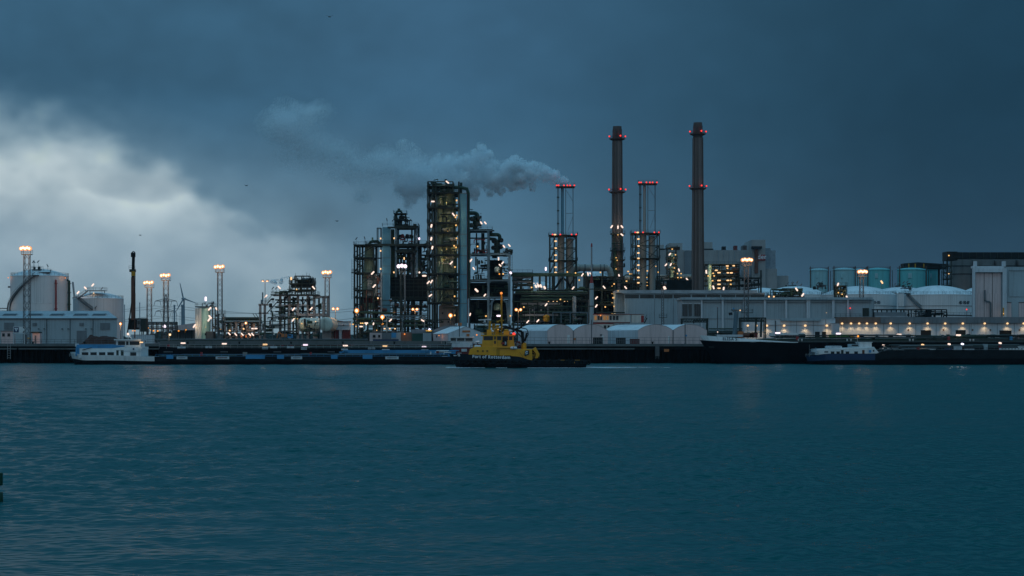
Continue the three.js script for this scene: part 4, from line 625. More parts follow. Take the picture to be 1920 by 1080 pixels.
// ---------------------------------------------------------------- grey framed unit on the other flank
{
  const d = 650, t = new Thing('process_unit', 'open plant unit in a pale grey blue frame with round exchangers on two roofs', 'process plant', 917, d), bot = base(d), A = 'steel_blue';
  for (const x of [880, 916, 955]) for (const z of [4, -8]) t.bar('column', A, [x, bot, z], [x, x === 955 ? 477 : 433, z], x === 880 ? 0.5 : 0.85);
  for (const y of [477.5, 526.5, 558]) for (const z of [4, -8]) { t.bar('beam', A, [878, y, z], [957, y, z], 0.55); }
  for (const z of [4, -8]) t.bar('beam', A, [878, 433, z], [923, 433, z], 0.5);
  for (const y of [477.5, 526.5, 558]) for (const x of [880, 916, 955]) t.bar('beam', A, [x, y, 4], [x, y, -8], 0.5);
  for (const [x0, x1, y] of [[880, 923, 432], [918, 960, 476], [880, 957, 525.5], [880, 957, 557]]) { t.box('deck', 'steel_dark', x0, y - 1.2, x1, y, -2, 12.6); t.deckRail('steel_dark', x0, x1, y - 1.2, 4.2, -8.2); }
  for (const y of [477.5, 526.5]) for (const [c, k] of [[880, 1], [916, -1], [916, 1], [955, -1]]) t.bar('haunch', A, [c, y + 6.5, 4], [c + k * 6.5, y, 4], 0.35);
  t.box('head_platform', 'steel_dark', 915, 432.4, 927, 434.2, 2, 3); t.bar('beam', 'steel_dark', [880, 446, -2], [916, 446, -2], 0.5); for (const x of [893, 905]) t.bar('inner_column', 'steel_dark', [x, 478, -4], [x, 436, -4], x === 905 ? 1.2 : 0.5);
  for (const [x, b] of [[923, 606], [950, 606]]) t.bar('knee_brace', A, [x === 923 ? 919 : 953, b, 3.6], [x, 564, 3.6], 0.6); for (const [a, b] of [[918, 930], [954, 940]]) t.bar('knee_brace', A, [a, 572, 3.6], [b, 559, 3.6], 0.5);
  t.pipe('overhead_pipe', 'steel_green', [[878, 399.5, 0], [896, 399.5, 0], [896, 418, 0]], 0.75); t.vessel('exchanger', 'steel_green', 891, 404, 432, 4.8, 0, 0.6);
  for (const [x, y, r] of [[897, 409, 4.2], [885, 411, 4.5], [884, 423, 4.4], [896, 421, 4.4]]) { const g = latheGeo([[0, -1], ...domeProfile(r * t.s, -0.8, -0.3).reverse(), ...domeProfile(r * t.s, 0.8, 0.3)], 18); g.rotateX(Math.PI / 2); t.at('exchanger_head', g, 'steel_dark', t.X(x), t.Y(y), 1.6); }
  t.pipe('overhead_pipe', 'steel_green', [[918, 440, 0], [937, 440, 0], [937, 452, 0]], 0.7); t.pipe('overhead_pipe', 'steel_green', [[918, 447.5, -1], [930, 448.5, -1], [930, 456, -1]], 0.6); t.vessel('exchanger', 'steel_dark', 932, 449, 476, 5.6, 0, 0.5);
  for (const [x, y, r] of [[940, 451, 4.2], [926, 452.5, 4.4], [939, 463, 4.6], [925, 465, 4.2]]) { const g = latheGeo([[0, -1], ...domeProfile(r * t.s, -0.8, -0.3).reverse(), ...domeProfile(r * t.s, 0.8, 0.3)], 18); g.rotateX(Math.PI / 2); t.at('exchanger_head', g, 'steel_black', t.X(x), t.Y(y), 1.6); }
  t.clutter(881, 400, 903, 432, 16, 41, { zf: 2, zb: -3, mats: ['steel_dark', 'steel_green', 'steel_black'] }); t.clutter(944, 466, 960, 476, 16, 42, { zf: 3, zb: -3, mats: ['steel_dark', 'steel_black'] }); t.clutter(881, 448, 915, 476, 26, 43, { zf: 2, zb: -6, mats: ['steel_dark', 'steel_green', 'red_paint', 'steel_black'] });
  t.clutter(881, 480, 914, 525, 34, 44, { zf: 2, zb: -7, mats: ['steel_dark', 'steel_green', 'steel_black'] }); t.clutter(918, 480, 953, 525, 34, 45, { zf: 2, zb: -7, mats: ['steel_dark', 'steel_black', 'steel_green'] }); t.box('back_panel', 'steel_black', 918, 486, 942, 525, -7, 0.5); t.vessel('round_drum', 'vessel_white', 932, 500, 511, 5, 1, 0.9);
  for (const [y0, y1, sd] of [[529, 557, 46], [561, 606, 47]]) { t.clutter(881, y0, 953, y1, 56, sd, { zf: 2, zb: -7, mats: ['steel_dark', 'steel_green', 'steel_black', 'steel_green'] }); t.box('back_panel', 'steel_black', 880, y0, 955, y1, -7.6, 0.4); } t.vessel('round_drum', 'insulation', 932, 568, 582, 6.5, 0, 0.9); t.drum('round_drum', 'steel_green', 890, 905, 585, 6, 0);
  t.clutter(880, 605, 965, 634, 40, 48, { zf: 5, zb: -2, mats: ['steel_dark', 'steel_green', 'steel_black'] }); t.ladder('steel_dark', 959.5, 476, 507, 4); t.box('side_landing', 'steel_dark', 953, 506.5, 961, 508, 4, 2); unlitTube(t, 884, 393, 0, 1.5);
  for (const [x, y, k, c] of [[902.8, 419.5, 0.6, 50], [910.3, 419.6, 0.7, 0], [945, 463.5, 0.65, 50], [955, 461.5, 0.7, 0], [942.5, 494, -0.7, 60], [937.8, 498.5, 0.75, 0], [935, 486.5, 0, 30], [881.3, 491.5, -0.5, 30], [884, 489, -0.5, 0], [888.8, 504.5, 0.6, 40], [894, 545, 0.8, 80], [909.5, 554, -0.7, 30], [882, 590, -0.3, 20]]) t.lamp(x, y, 5, 'white_pink', { len: k === 0.8 ? 1 : 0.75, r: k === 0.8 ? 0.42 : 0.28, tilt: k, cd: c });
  t.lamp(957.5, 512.5, 5, 'violet_white', { r: 0.42, len: 0.3, tilt: 0.6, cd: 36 }); t.lamp(935.5, 592.5, 5, 'violet_white', { len: 1.1, r: 0.36, tilt: 1.57, cd: 60 });
  for (const [x, y] of [[896, 463.5], [943.5, 514.5], [911.5, 593], [957, 592.5]]) t.lamp(x, y, 5, 'yellow', { r: 0.3, cd: 22 }); t.lamp(936.5, 514.8, 5, 'amber', { r: 0.26, cd: 12 });
}
for (const [px, y, o, lab] of [[669, 582.5, { r: 0.66, cd: 150 }, 'bright orange street lamp at the lower corner of the big plant block'], [717, 594.3, { r: 0.62, cd: 150 }, 'bright orange street lamp before the middle of the big plant block, above small lit tubes'], [629, 579, { twin: true, arm: 0.75, r: 0.42, cd: 90 }, 'twin headed orange street lamp above the white block with red base'], [778, 580, { twin: true, arm: 0.7, r: 0.4, cd: 90 }, 'twin headed orange street lamp in front of the plant truss, left of the tallest tower'], [972, 580.7, { twin: true, arm: 0.75, r: 0.44, cd: 90 }, 'twin headed orange street lamp over the arched sheds, right of the tug mast']]) streetLamp(px, y, 600, 'sodium', lab, o);
// ---------------------------------------------------------------- piping plant in the middle, heater stacks, chimneys
{
  const d = 660, t = new Thing('process_unit', 'wide low piping plant with green headers between the grey frame and heater stacks', 'process plant', 1060, d), bot = base(d);
  t.frame([962, 978, 997], [513, 527, 544, 566, 590], 3, -8, { w: 0.5, braces: [[0, 526, 1, 514]] }); t.frame([1010, 1031, 1048, 1078, 1100], [566, 590], 3, -8, { w: 0.5 }); t.frame([1100, 1128, 1152], [520, 545, 572, 596], 2, -9, { w: 0.5, railMat: 'steel_green' });
  for (const y of [514.5, 517]) t.pipe('green_header', 'steel_green', [[958, y, 3.4], [1100, y, 3.4]], 0.45); for (const [y, m] of [[521, 'steel_grey'], [529, 'steel_grey'], [534, 'steel_dark']]) t.pipe('pipe', m, [[962, y, 3], [996, y, 3]], 0.4);
  for (const y of [548, 551, 556, 562]) t.pipe('green_header', y % 2 ? 'steel_dark' : 'steel_green', [[958 + (y * 7) % 22, y, 4], [1104 - (y * 13) % 40, y, 4]], 0.36); for (const y of [575, 578.5, 585, 593, 599]) t.pipe('green_header', y > 580 ? 'steel_green' : 'steel_dark', [[958 + (y * 11) % 30, y, 3.4], [1104 - (y * 5) % 46, y, 3.4]], 0.34);
  for (let x = 964, k = 0; x < 1104; x += 6.3, k++) t.bar('column', ['steel_dark', 'steel_green', 'steel_grey', 'steel_black'][k % 4], [x, bot, 4.6 - (k % 3)], [x, 552 + (k * 17) % 26, 4.6 - (k % 3)], 0.22 + 0.12 * (k % 3))
  for (const x of [998, 1012, 1024, 1036.5, 1054, 1064, 1076]) t.bar('column', x === 1054 ? 'steel_blue' : 'steel_dark', [x, 590, -1], [x, 518, -1], 0.8);
  for (const [a, b, c, e] of [[1036, 548, 1052, 522], [1058, 522, 1076, 546], [1064, 524, 1070, 545], [1042, 540, 1056, 520], [1078, 520, 1068, 536]]) t.bar('brace', 'steel_black', [a, b, 0], [c, e, 0], 0.6);
  t.box('red_band', 'red_paint', 985, 564, 1052, 566.5, 3, 0.4).material = M.steel_rust; t.box('red_band', 'steel_rust', 1060, 564, 1105, 566.2, 3, 0.4); t.box('concrete_beam', 'concrete', 978, 568, 1050, 571.5, 3.2, 0.6); for (const x of [997, 1013]) t.box('concrete_column', 'concrete', x, 571.5, x + 3, 584, 3.2, 0.6); t.box('concrete_beam', 'concrete', 980, 589.5, 1046, 592.5, 4, 0.6);
  t.bar('white_leg', 'galvanised', [1076, 605, 5], [1076, 558, 5], 0.75, 10); t.box('white_leg_cap', 'galvanised', 1073.6, 556, 1078.6, 560, 5, 1.2);
  t.clutter(960, 518, 998, 548, 34, 51, { mats: ['steel_dark', 'steel_grey', 'steel_green'] }); t.clutter(998, 540, 1105, 560, 60, 52, { zf: 4, mats: ['steel_dark', 'steel_green', 'steel_black', 'steel_green'] }); t.clutter(960, 560, 1110, 632, 170, 53, { zf: 5, mats: ['steel_dark', 'steel_green', 'steel_black', 'steel_green', 'steel_grey', 'steel_dark'] }); t.clutter(1100, 515, 1165, 600, 110, 54, { zf: 3, mats: ['steel_dark', 'steel_green', 'steel_black', 'steel_black'] });
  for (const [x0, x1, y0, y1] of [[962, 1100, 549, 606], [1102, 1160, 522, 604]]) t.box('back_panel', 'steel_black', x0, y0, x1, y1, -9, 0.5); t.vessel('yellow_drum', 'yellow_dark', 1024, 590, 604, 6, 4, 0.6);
  t.frame([1036, 1051, 1068, 1100], [586], 7, 5, { w: 0.3, bottom: 606, col: 'steel_blue', rails: false, noDeck: [0] }); t.clutter(1036, 588, 1100, 606, 24, 55, { zf: 7, zb: 6, mats: ['steel_dark', 'steel_green'] });
  for (const [x, y] of [[1004.5, 537.5], [1009, 536.5], [1013.8, 537], [1020.7, 540]]) t.lamp(x, y, 5, 'white_pink', { len: 0.6, r: 0.42, tilt: 0.5, cd: 40 }); for (const x of [1001, 1007]) t.lamp(x, 532, 5, 'white_pink', { r: 0.18, len: 0.2, tilt: 1.57 });
  t.lamp(1023, 505, 4, 'violet_white', { len: 0.75, r: 0.38, cd: 40, arm: [0, 2.2] }); for (const [x, y, k] of [[1090.7, 516.5, -0.6], [1101, 514.7, 0.2], [1106.3, 514.7, 0.8], [1023.3, 572, -0.7], [989.2, 603.5, -0.75], [1008, 601.8, -0.75], [1116.8, 559.2, -0.75], [1116.5, 574.3, -0.6], [1131, 539.5, 0.7], [1073.5, 541, -0.7]]) t.lamp(x, y, 6.5, 'white_pink', { len: 0.9, r: 0.28, tilt: k, cd: 40 });
  for (const [x, y] of [[996.5, 539.7], [1050, 562], [982, 576.3], [1124.5, 511.7], [1063, 511], [1078.2, 512.7], [1085, 526], [1133.5, 576], [1148, 559], [1150, 533.2], [1150, 575]]) t.lamp(x, y, 5, 'yellow', { r: 0.28, cd: 20 });
  for (const x of [1028, 1037, 1044, 1058, 1064]) t.lamp(x, 565.5, 3.6, 'warm', { r: 0.12, len: 0.25, tilt: 1.57 });
  for (const y of [537, 551, 568, 588]) t.lamp(1146.5, y, 4, 'yellow', { r: 0.15, cd: 20 });
}
function heaterStack(px, o, label) {                        // two drums in a braced cage, a slim stack and a wire guard above it
  const d = 690, t = new Thing('heater_stack', label, 'heater stack', px, d), k = (x) => px + x, bot = base(d), top = o.top, cage = o.cage;
  t.frame([k(-25.5), k(-17), k(24)], [cage, cage + 23, cage + 47], 4, -6, { w: 0.42, bw: 0.36, top: cage, braces: [[0, cage + 22, 1, cage + 2], [0, cage + 45, 1, cage + 25], [1, cage + 22, 2, cage + 2], [2, cage + 45, 1, cage + 25], [1, cage + 69, 2, cage + 49], [0, cage + 69, 1, cage + 49]], noDeck: [1] });
  t.bar('column', 'steel_dark', [k(5), bot, 4], [k(5), cage, 4], 0.4); for (let i = 0; i < 3; i++) t.bar('brace', 'steel_dark', [k(5), cage + 22 + i * 23, 4], [k(24), cage + 2 + i * 23, 4], 0.25);
  t.vessel('heater_drum', 'insulation_grey', k(-4.5), cage - 1, bot, 6.5, -1, 0.3); t.vessel('heater_drum', 'insulation_grey', k(12.5), cage + 3, bot, 6.4, -1, 0.3);
  t.add('slim_stack', latheGeo([[2.9 * t.s, t.Y(cage)], [2.7 * t.s, t.Y(top + 3)], [3 * t.s, t.Y(top + 3)], [3 * t.s, t.Y(top)], [2.2 * t.s, t.Y(top)]].map(([r, y]) => [r, y]), 14), o.mat ?? 'shaft_sheet').position.set(t.X(k(-2)), 0, 0);
  for (const [x, w, m] of [[-11, 0.2, 'steel_blue'], [-8.8, 0.18, 'steel_blue'], [4.3, 0.12, 'steel_grey'], [18, 0.18, 'steel_blue']]) for (const z of [1.2, -2]) t.bar('guy_column', m, [k(x), cage, z], [k(x), top + 2, z], w);
  for (const y of [top + 21, top + 46, top + 70]) { t.box('clamp', 'steel_dark', k(-12.5), y, k(-8), y + 2, 1.2, 0.8); } t.bar('wire', 'steel_grey', [k(4.3), top + 8, 1.2], [k(18), top + 30, 1.2], 0.12); t.bar('wire', 'steel_grey', [k(4.3), top + 52, 1.2], [k(18), top + 52, 1.2], 0.14); t.bar('wire', 'steel_grey', [k(18), top + 56, 1.2], [k(8), top + 85, 1.2], 0.12);
  t.box('top_platform', 'steel_dark', k(-13.5), top + 1, k(21), top + 3.6, 0, 5); t.deckRail('steel_dark', k(-13.5), k(21), top + 1, 2.5, -2.5);
  for (const x of [-17, -9.5, 0.5, 7, 12, 20]) t.lamp(k(x) + (x < -12 ? 4 : 0), top + 0.2, 2.8, 'red', { r: 0.3, cd: 6, name: 'warning_lamp' });
  for (const x of [-21, -6.5, 14.5, 23]) t.lamp(k(x), cage - 2, 4.8, 'red', { r: 0.28, cd: 4, name: 'warning_lamp' }); t.lamp(k(-16.5), cage - 1.8, 4.8, 'warm', { r: 0.3, len: 0.5, tilt: 1.57, cd: 20 });
  for (const [j, y] of [10.5, 23.5, 36.5, 46.5, 59, 69].concat(o.more ?? []).entries()) t.lamp(k(-15.2), cage + y, 4.8, 'warm', { r: 0.32, len: 0.45, tilt: 1.57, cd: j < 8 ? 18 : 12 });
  t.stair('steel_dark', t.P(k(-24), cage + 46, 4.6), t.P(k(-17), cage + 24, 4.6)); t.stair('steel_dark', t.P(k(-24), cage + 68, 4.6), t.P(k(-17), cage + 48, 4.6)); t.box('burner_hood', 'insulation_grey', k(-5), cage - 3.5, k(6), cage + 1, 1, 3);
  t.clutter(k(-24), cage + 70, k(24), bot - 4, 26, o.seed, { zf: 4, zb: -5, mats: ['steel_dark', 'steel_green', 'steel_black'] }); return t;
}
heaterStack(1056.5, { top: 348.5, cage: 443, seed: 61 }, 'steaming heater stack with a lit ladder of lamps in its cage'); 
heaterStack(1210.5, { top: 343, cage: 439, seed: 62, more: [82, 92], mat: 'insulation_grey' }, 'heater stack without steam, between the two tall brown chimneys');
function chimney(px, y0, y1, rT, rB, rings, label, seed) {
  const d = 760, t = new Thing('chimney', label, 'chimney', px, d), s = t.s, H = t.Y(y0), r = (y) => mix(rB, rT, y / H) * s;
  const prof = []; for (let i = 0; i <= 12; i++) { const y = H * 0.93 * i / 12; prof.push([r(y), y]); }
  t.add('shaft', latheGeo(prof, 32), 'chimney_concrete'); t.add('cap', latheGeo([[r(H) * 0.98, H * 0.93], [r(H) * 0.98, H - 1.4], [r(H) * 0.9, H - 1.3], [r(H) * 0.88, H], [r(H) * 0.7, H], [r(H) * 0.7, H - 3]], 28), 'chimney_dark');
  for (const a of [-0.75, 0.1, 0.95, 2.2, -2.2]) { const p = []; for (const k of [0, 0.5, 0.93]) p.push(V((r(H * k) + 0.18) * Math.sin(a), H * k, (r(H * k) + 0.18) * Math.cos(a))); t.add('flue_rib', [barGeo(p[0], p[1], 0.55), barGeo(p[1], p[2], 0.5)], a === 0.1 ? 'chimney_concrete' : 'chimney_dark'); }
  for (const ry of rings) { const y = t.Y(ry), q = r(y) + 1.25, pts = []; t.add('ring_platform', latheGeo([[r(y) - 0.1, y - 0.9], [q, y - 0.25], [q, y], [r(y) - 0.1, y]], 28), 'chimney_dark'); for (let i = 0; i <= 20; i++) pts.push(V(q * Math.sin(i / 20 * 6.2832), y, q * Math.cos(i / 20 * 6.2832))); t.rail('steel_dark', pts); for (const a of [-1.35, 0.35, 1.35]) { const m = t.at('warning_lamp', new THREE.SphereGeometry(0.36, 10, 8), 'red', (q + 0.1) * Math.sin(a), y + 0.9, (q + 0.1) * Math.cos(a)); glowLight('red', 9, t.g.localToWorld(V(m.position.x * 1.12, m.position.y + 0.6, m.position.z + 0.7)), 10); } }
  t.ladder('steel_dark', px - 2, y0 + 8, base(d) - 20, (rB + rT) / 2 * s + 0.3, 0.6); return t;
}
{
  const t = chimney(1157.3, 237, 520, 9.2, 11.6, [260, 359.5], 'tall brown chimney with lit work lamps low on its shaft', 1);
  for (const y of [438.5, 470, 487, 500]) { const q = 3.4; t.box('work_platform', 'steel_dark', 1144, y, 1171, y + 1.2, 1.5, 6); t.deckRail('steel_dark', 1144, 1171, y, 4.4, 0); }
  t.bar('green_riser', 'steel_green', [1152, 525, 3.4], [1152, 470, 3.4], 0.7, 10); t.clutter(1145, 440, 1170, 525, 24, 63, { zf: 4.4, zb: 3, mats: ['steel_dark', 'steel_green', 'steel_black'] });
  for (const [x, y, k] of [[1145.5, 426.5, -0.6], [1157.3, 427.5, 0], [1164.8, 426.5, 0.7], [1164.8, 441.5, 0.9], [1159.5, 518, 0.3]]) t.lamp(x, y, 5.2, 'white_pink', { len: 0.9, r: 0.36, tilt: k, cd: 44 });
  for (const [x, y] of [[1157.5, 441.5], [1156, 489], [1154, 505], [1154, 484]]) t.lamp(x, y, 4.4, 'yellow', { r: 0.24, cd: 22 });
  chimney(1308.4, 230, 540, 9.2, 12.6, [251, 353], 'tallest plain brown chimney standing before the grey power station', 2);
}
{
  const d = 640, t = new Thing('flare_pipe', 'slender pale vent pipe with red tip and wide lower tube before the piping plant', 'vent stack', 1109.3, d), s = t.s;
  t.add('lower_tube', latheGeo([[4.1 * s, 0], [4.1 * s, t.Y(533)], [3.4 * s, t.Y(531)]], 20), 'cladding'); t.add('red_cone', latheGeo([[3.4 * s, t.Y(531)], [1.9 * s, t.Y(521)], [1.4 * s, t.Y(515)]], 20), 'red_paint'); t.add('upper_tube', latheGeo([[1.55 * s, t.Y(515)], [1.5 * s, t.Y(463)]], 14), 'galvanised'); t.add('red_tip', latheGeo([[1.5 * s, t.Y(463)], [1.6 * s, t.Y(461)], [1.2 * s, t.Y(456.5)], [0.5 * s, t.Y(456)]], 14), 'red_paint'); for (const y of [543, 575]) t.add('band', latheGeo([[4.1 * s, t.Y(y)], [4.7 * s, t.Y(y)], [4.7 * s, t.Y(y) + 0.35], [4.1 * s, t.Y(y) + 0.35]], 20), 'steel_dark');
}
{
  const d = 740, t = new Thing('flue_duct', 'fat grey flue duct running level behind the vent pipe to the chimney', 'duct', 1115, d), r = 6.4 * t.s;
  t.add('duct', scaleUV(new THREE.CylinderGeometry(r, r, 52 * t.s, 24).rotateZ(Math.PI / 2), 10, 12).translate(t.X(1113), t.Y(502), 0), 'insulation_grey'); t.add('elbow', pipeGeo([t.P(1136, 502, 0), t.P(1143, 505, 0), t.P(1148, 525, 0)], r * 0.9, 16), 'insulation_grey'); t.add('transition', latheGeo([[r, 0], [r * 1.7, 3], [r * 1.7, 4.4]], 4).rotateZ(Math.PI / 2).translate(t.X(1088), t.Y(502), 0), 'insulation_grey');
  for (const x of [1098, 1112, 1127, 1134]) t.add('duct_ring', latheGeo([[r, 0], [r * 1.08, 0], [r * 1.08, 0.5], [r, 0.5]], 24).rotateZ(Math.PI / 2).translate(t.X(x), t.Y(502), 0), 'steel_grey'); for (const x of [1095, 1130]) t.bar('support', 'steel_dark', [x, base(d), 0], [x, 507, 0], 0.7);
}
for (const [px, r0, y0, y1, d, lab] of [[1014, 24, 527, 541, 900, 'white tank dome glimpsed through the pipe bridge by lit tubes'], [1113, 30, 509, 520, 980, 'white tank dome under the flue duct by the vent pipe'], [1045, 20, 531, 543, 1000, 'farther white tank dome glimpsed behind pipe braces']]) { const t = new Thing('storage_tank', lab, 'storage tank', px, d); tankShell(t, px, r0 * t.s, y1, (y1 - y0) * t.s * 0.9); }
{
  const d = 1500, t = new Thing('power_station', 'huge grey power station behind the chimneys with a small red sign', 'power station', 1340, d), bot = base(d), B = (x0, y0, x1, y1, z, dep, m = 'power_station', n = 'wall') => t.box(n, m, x0, y0, x1, y1, z, dep);
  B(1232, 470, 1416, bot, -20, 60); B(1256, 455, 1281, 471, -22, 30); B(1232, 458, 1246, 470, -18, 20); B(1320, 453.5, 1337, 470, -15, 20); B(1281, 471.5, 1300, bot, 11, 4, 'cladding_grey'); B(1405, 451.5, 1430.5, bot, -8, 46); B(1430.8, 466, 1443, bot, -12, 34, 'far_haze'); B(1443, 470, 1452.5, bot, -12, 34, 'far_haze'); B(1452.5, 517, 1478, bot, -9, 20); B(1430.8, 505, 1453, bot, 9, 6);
  for (const [x0, x1, y, m] of [[1248, 1252, 466, 'chimney_dark'], [1256.5, 1258.5, 466, 'steel_black'], [1353.5, 1360, 462.5, 'steel_black'], [1375.5, 1381.5, 461, 'dark_red'], [1392.5, 1399, 460.5, 'chimney_dark']]) B(x0, y, x1, 470, 0, 8, m, 'roof_vent'); for (const [x0, x1, y] of [[1270, 1274, 470], [1388, 1391, 464]]) B(x0, y - 2, x1, 471, 4, 3, 'steel_grey', 'roof_vent');
  B(1410, 468.5, 1416.2, 513.5, 16, 3, 'steel_rust', 'red_column'); B(1404, 464, 1422.5, 468.5, 17, 6, 'steel_black', 'red_column_head'); B(1320, 466.5, 1337, 469, -2, 9, 'steel_black', 'canopy'); B(1236, 466.5, 1246, 469, 0, 9, 'steel_black', 'canopy');
  for (let x = 1344; x < 1404; x += 10) B(x, 472, x + 0.6, bot, 10.2, 0.6, 'far_haze', 'panel_joint');
  const sg = B(1416.4, 479.3, 1430, 490, 16.2, 0.6, 'red_paint', 'sign_board'), w = t.add('sign_lettering', textGeo('der', 3.6, 0.2), 'lettering_white'); w.position.set(t.X(1423.6), t.Y(487.4), 16.6); w.scale.x = 0.9;
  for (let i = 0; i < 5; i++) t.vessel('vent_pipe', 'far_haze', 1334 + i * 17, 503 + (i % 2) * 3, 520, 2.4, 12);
}
{
  const d = 800, t = new Thing('process_tower', 'narrow lit process tower between the unsteamed heater stack and plain chimney', 'process tower', 1258, d), bot = base(d);
  t.vessel('column_vessel', 'pale_green', 1259, 474, bot, 4.2, 0, 0.5); t.frame([1251, 1268], [466, 487, 505, 522], 2, -4, { w: 0.35, bw: 0.4 }); t.box('head_box', 'steel_black', 1257, 463, 1274, 468.5, 0, 5); t.clutter(1250, 470, 1270, 530, 36, 71, { zf: 2, zb: -2, mats: ['steel_dark', 'steel_green', 'steel_black'] });
  t.clutter(1236, 520, 1300, 545, 70, 72, { zf: 4, zb: -6, mats: ['steel_dark', 'steel_grey', 'steel_green', 'steel_black'] }); t.drum('drum', 'insulation_grey', 1236, 1300, 519, 5, -4); t.box('pipe_floor', 'steel_dark', 1236, 526, 1304, 528, 0, 8); for (const x of [1240, 1256, 1272, 1290]) t.bar('column', 'steel_dark', [x, bot, 2], [x, 520, 2], 0.5);
  for (const [x, y, k] of [[1254.3, 477.5, -0.7], [1247, 497.3, -0.75], [1256, 496.8, -0.5], [1219, 518.3, -0.7], [1286.5, 524.3, 0.7], [1271.3, 507, 0.3]]) t.lamp(x, y, 4.5, 'white_pink', { len: 0.9, r: 0.34, tilt: k, cd: 44 });
  for (const [x, y] of [[1265, 478.5], [1259, 468], [1269, 513.5], [1275.5, 513.7], [1269.5, 521], [1275.5, 521], [1257, 527], [1232.5, 511], [1305, 530], [1263, 503], [1228, 500]]) t.lamp(x, y, 3.8, 'yellow', { r: 0.34, flat: 0.8, cd: 20 });
  for (const y of [484, 495, 510]) t.lamp(1262.5, y, 2.6, 'yellow', { r: 0.14, cd: 20 });
}
{
  const d = 780, t = new Thing('process_unit', 'open scaffold of lit decks with rows of lamps between chimney and floodlight mast', 'process plant', 1348, d), bot = base(d);
  t.frame([1322, 1338, 1352, 1366, 1384], [497, 508, 518, 527, 536], 3, -6, { w: 0.36, bw: 0.4 }); t.bar('green_column', 'pale_green', [1329, bot, 3], [1329, 497, 3], 0.9, 10); t.clutter(1320, 497, 1386, 545, 80, 73, { zf: 3, zb: -4, mats: ['steel_dark', 'steel_green', 'steel_black', 'steel_grey'] }); t.box('rust_panel', 'steel_rust', 1372, 503, 1384, 512, 0, 4);
  t.frame([1386, 1400, 1425], [522, 535], 2, -4, { w: 0.4 }); t.bar('tall_post', 'steel_dark', [1425.5, bot, 2], [1425.5, 507, 2], 0.7); t.clutter(1386, 523, 1426, 548, 30, 74, { zf: 2, mats: ['steel_dark', 'steel_black'] });
  for (const [x, y, l] of [[1346, 512, 0.8], [1346, 526.5, 0.8], [1346, 533.7, 0.8], [1346, 541, 0.7], [1341, 507.6, 0.6], [1361.5, 499.5, 0.6], [1361.8, 503.7, 0.2], [1362.5, 512.2, 0.5], [1369, 512.3, 0.7], [1373.5, 499, 0.5], [1362.5, 526.3, 0.6], [1368, 526.3, 0.2], [1368, 533.7, 0.2], [1335, 513.2, 0.2], [1334, 527, 0.2], [1326, 518, 0.2], [1337, 518, 0.2]]) t.lamp(x, y, 4.2, l > 0.4 ? 'warm' : 'yellow', { r: 0.32, len: l * 1.2, tilt: 1.57, cd: 20 });
  for (const [x, y, k] of [[1322, 510.5, 0.1], [1335.3, 539.5, 0.3], [1354.3, 542, -0.15]]) t.lamp(x, y, 5, 'white_pink', { len: 1, r: 0.4, tilt: k, cd: 44 }); for (const y of [500, 520, 536, 541]) t.lamp(1330.5, y, 4, 'yellow', { r: 0.17, cd: 22 });
}
{
  const t = new Thing('process_unit', 'tangle of lit pipework and cabins at the feet of the heater stacks', 'process plant', 1190, 730), bot = base(730);
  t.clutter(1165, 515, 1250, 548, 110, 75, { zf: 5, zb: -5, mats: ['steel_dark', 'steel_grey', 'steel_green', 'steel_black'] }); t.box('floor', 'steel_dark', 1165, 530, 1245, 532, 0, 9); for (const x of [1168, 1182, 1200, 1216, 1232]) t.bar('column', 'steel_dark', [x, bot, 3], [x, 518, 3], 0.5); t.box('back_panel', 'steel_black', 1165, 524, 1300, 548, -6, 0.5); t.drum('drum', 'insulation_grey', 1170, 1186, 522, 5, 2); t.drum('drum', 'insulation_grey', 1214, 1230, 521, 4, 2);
  for (const [x, y, l] of [[1180.5, 514.6, 0.7], [1176, 510, 0.3], [1173, 528, 0.3], [1211.5, 509, 0.2], [1210, 521.2, 0.3], [1211, 531, 0.3], [1211, 535.5, 0.4], [1190, 505, 0.2], [1150.5, 533, 0.2]]) t.lamp(x, y, 6, 'yellow', { r: 0.28, len: l, tilt: 1.57, cd: 18 }); for (const [x, y, k] of [[1171.3, 540, 0.7], [1245, 540.3, 0.5], [1134.8, 539.5, 0.75]]) t.lamp(x, y, 6, 'white_pink', { len: 0.9, r: 0.32, tilt: k, cd: 36 });
}
floodMast(1399.3, 488, 570, 'sodium_white', 'floodlight mast with a bright white lamp row before the grey power station', { w: 1.3, pw: 3.2, cd: 420, n: 5, mat: 'steel_grey' });
// ---------------------------------------------------------------- sheds, halls, tanks and silos at the other end
{
  const d = 640, t = new Thing('hall', 'long pale hall with a band of dark windows under its flat roof', 'industrial hall', 1290, d), y1 = base(d);
  t.box('wall', 'cladding', 1171, 550.5, 1434, y1, -10, 20); t.box('roof_edge', 'roof_sheet', 1155, 544, 1420, 549, -10, 21.2); t.box('roof_edge', 'roof_sheet', 1166, 549, 1434, 550.3, -9.5, 20.4); t.box('end_wall', 'cladding', 1156, 549.2, 1170.8, y1, -12, 15);
  for (const [a, b] of [[1172, 1198], [1200, 1226], [1227.5, 1261], [1263, 1295], [1297.5, 1323], [1325, 1350.5], [1352.5, 1378.5], [1380, 1405.5], [1407, 1433]]) t.box('window_band', 'glass_dark', a, 552.3, b, 559.3, 0.02, 0.12); for (const x of [1227, 1262.3, 1296]) t.box('panel_joint', 'cladding_grey', x, 560, x + 0.6, y1, 0.03, 0.1); t.lamp(1158.5, 545.5, 1.4, 'yellow', { r: 0.2, cd: 10 }); glowLight('yellow', 26, t.g.localToWorld(V(t.X(1162), t.Y(575), 1.6)), 10);
}
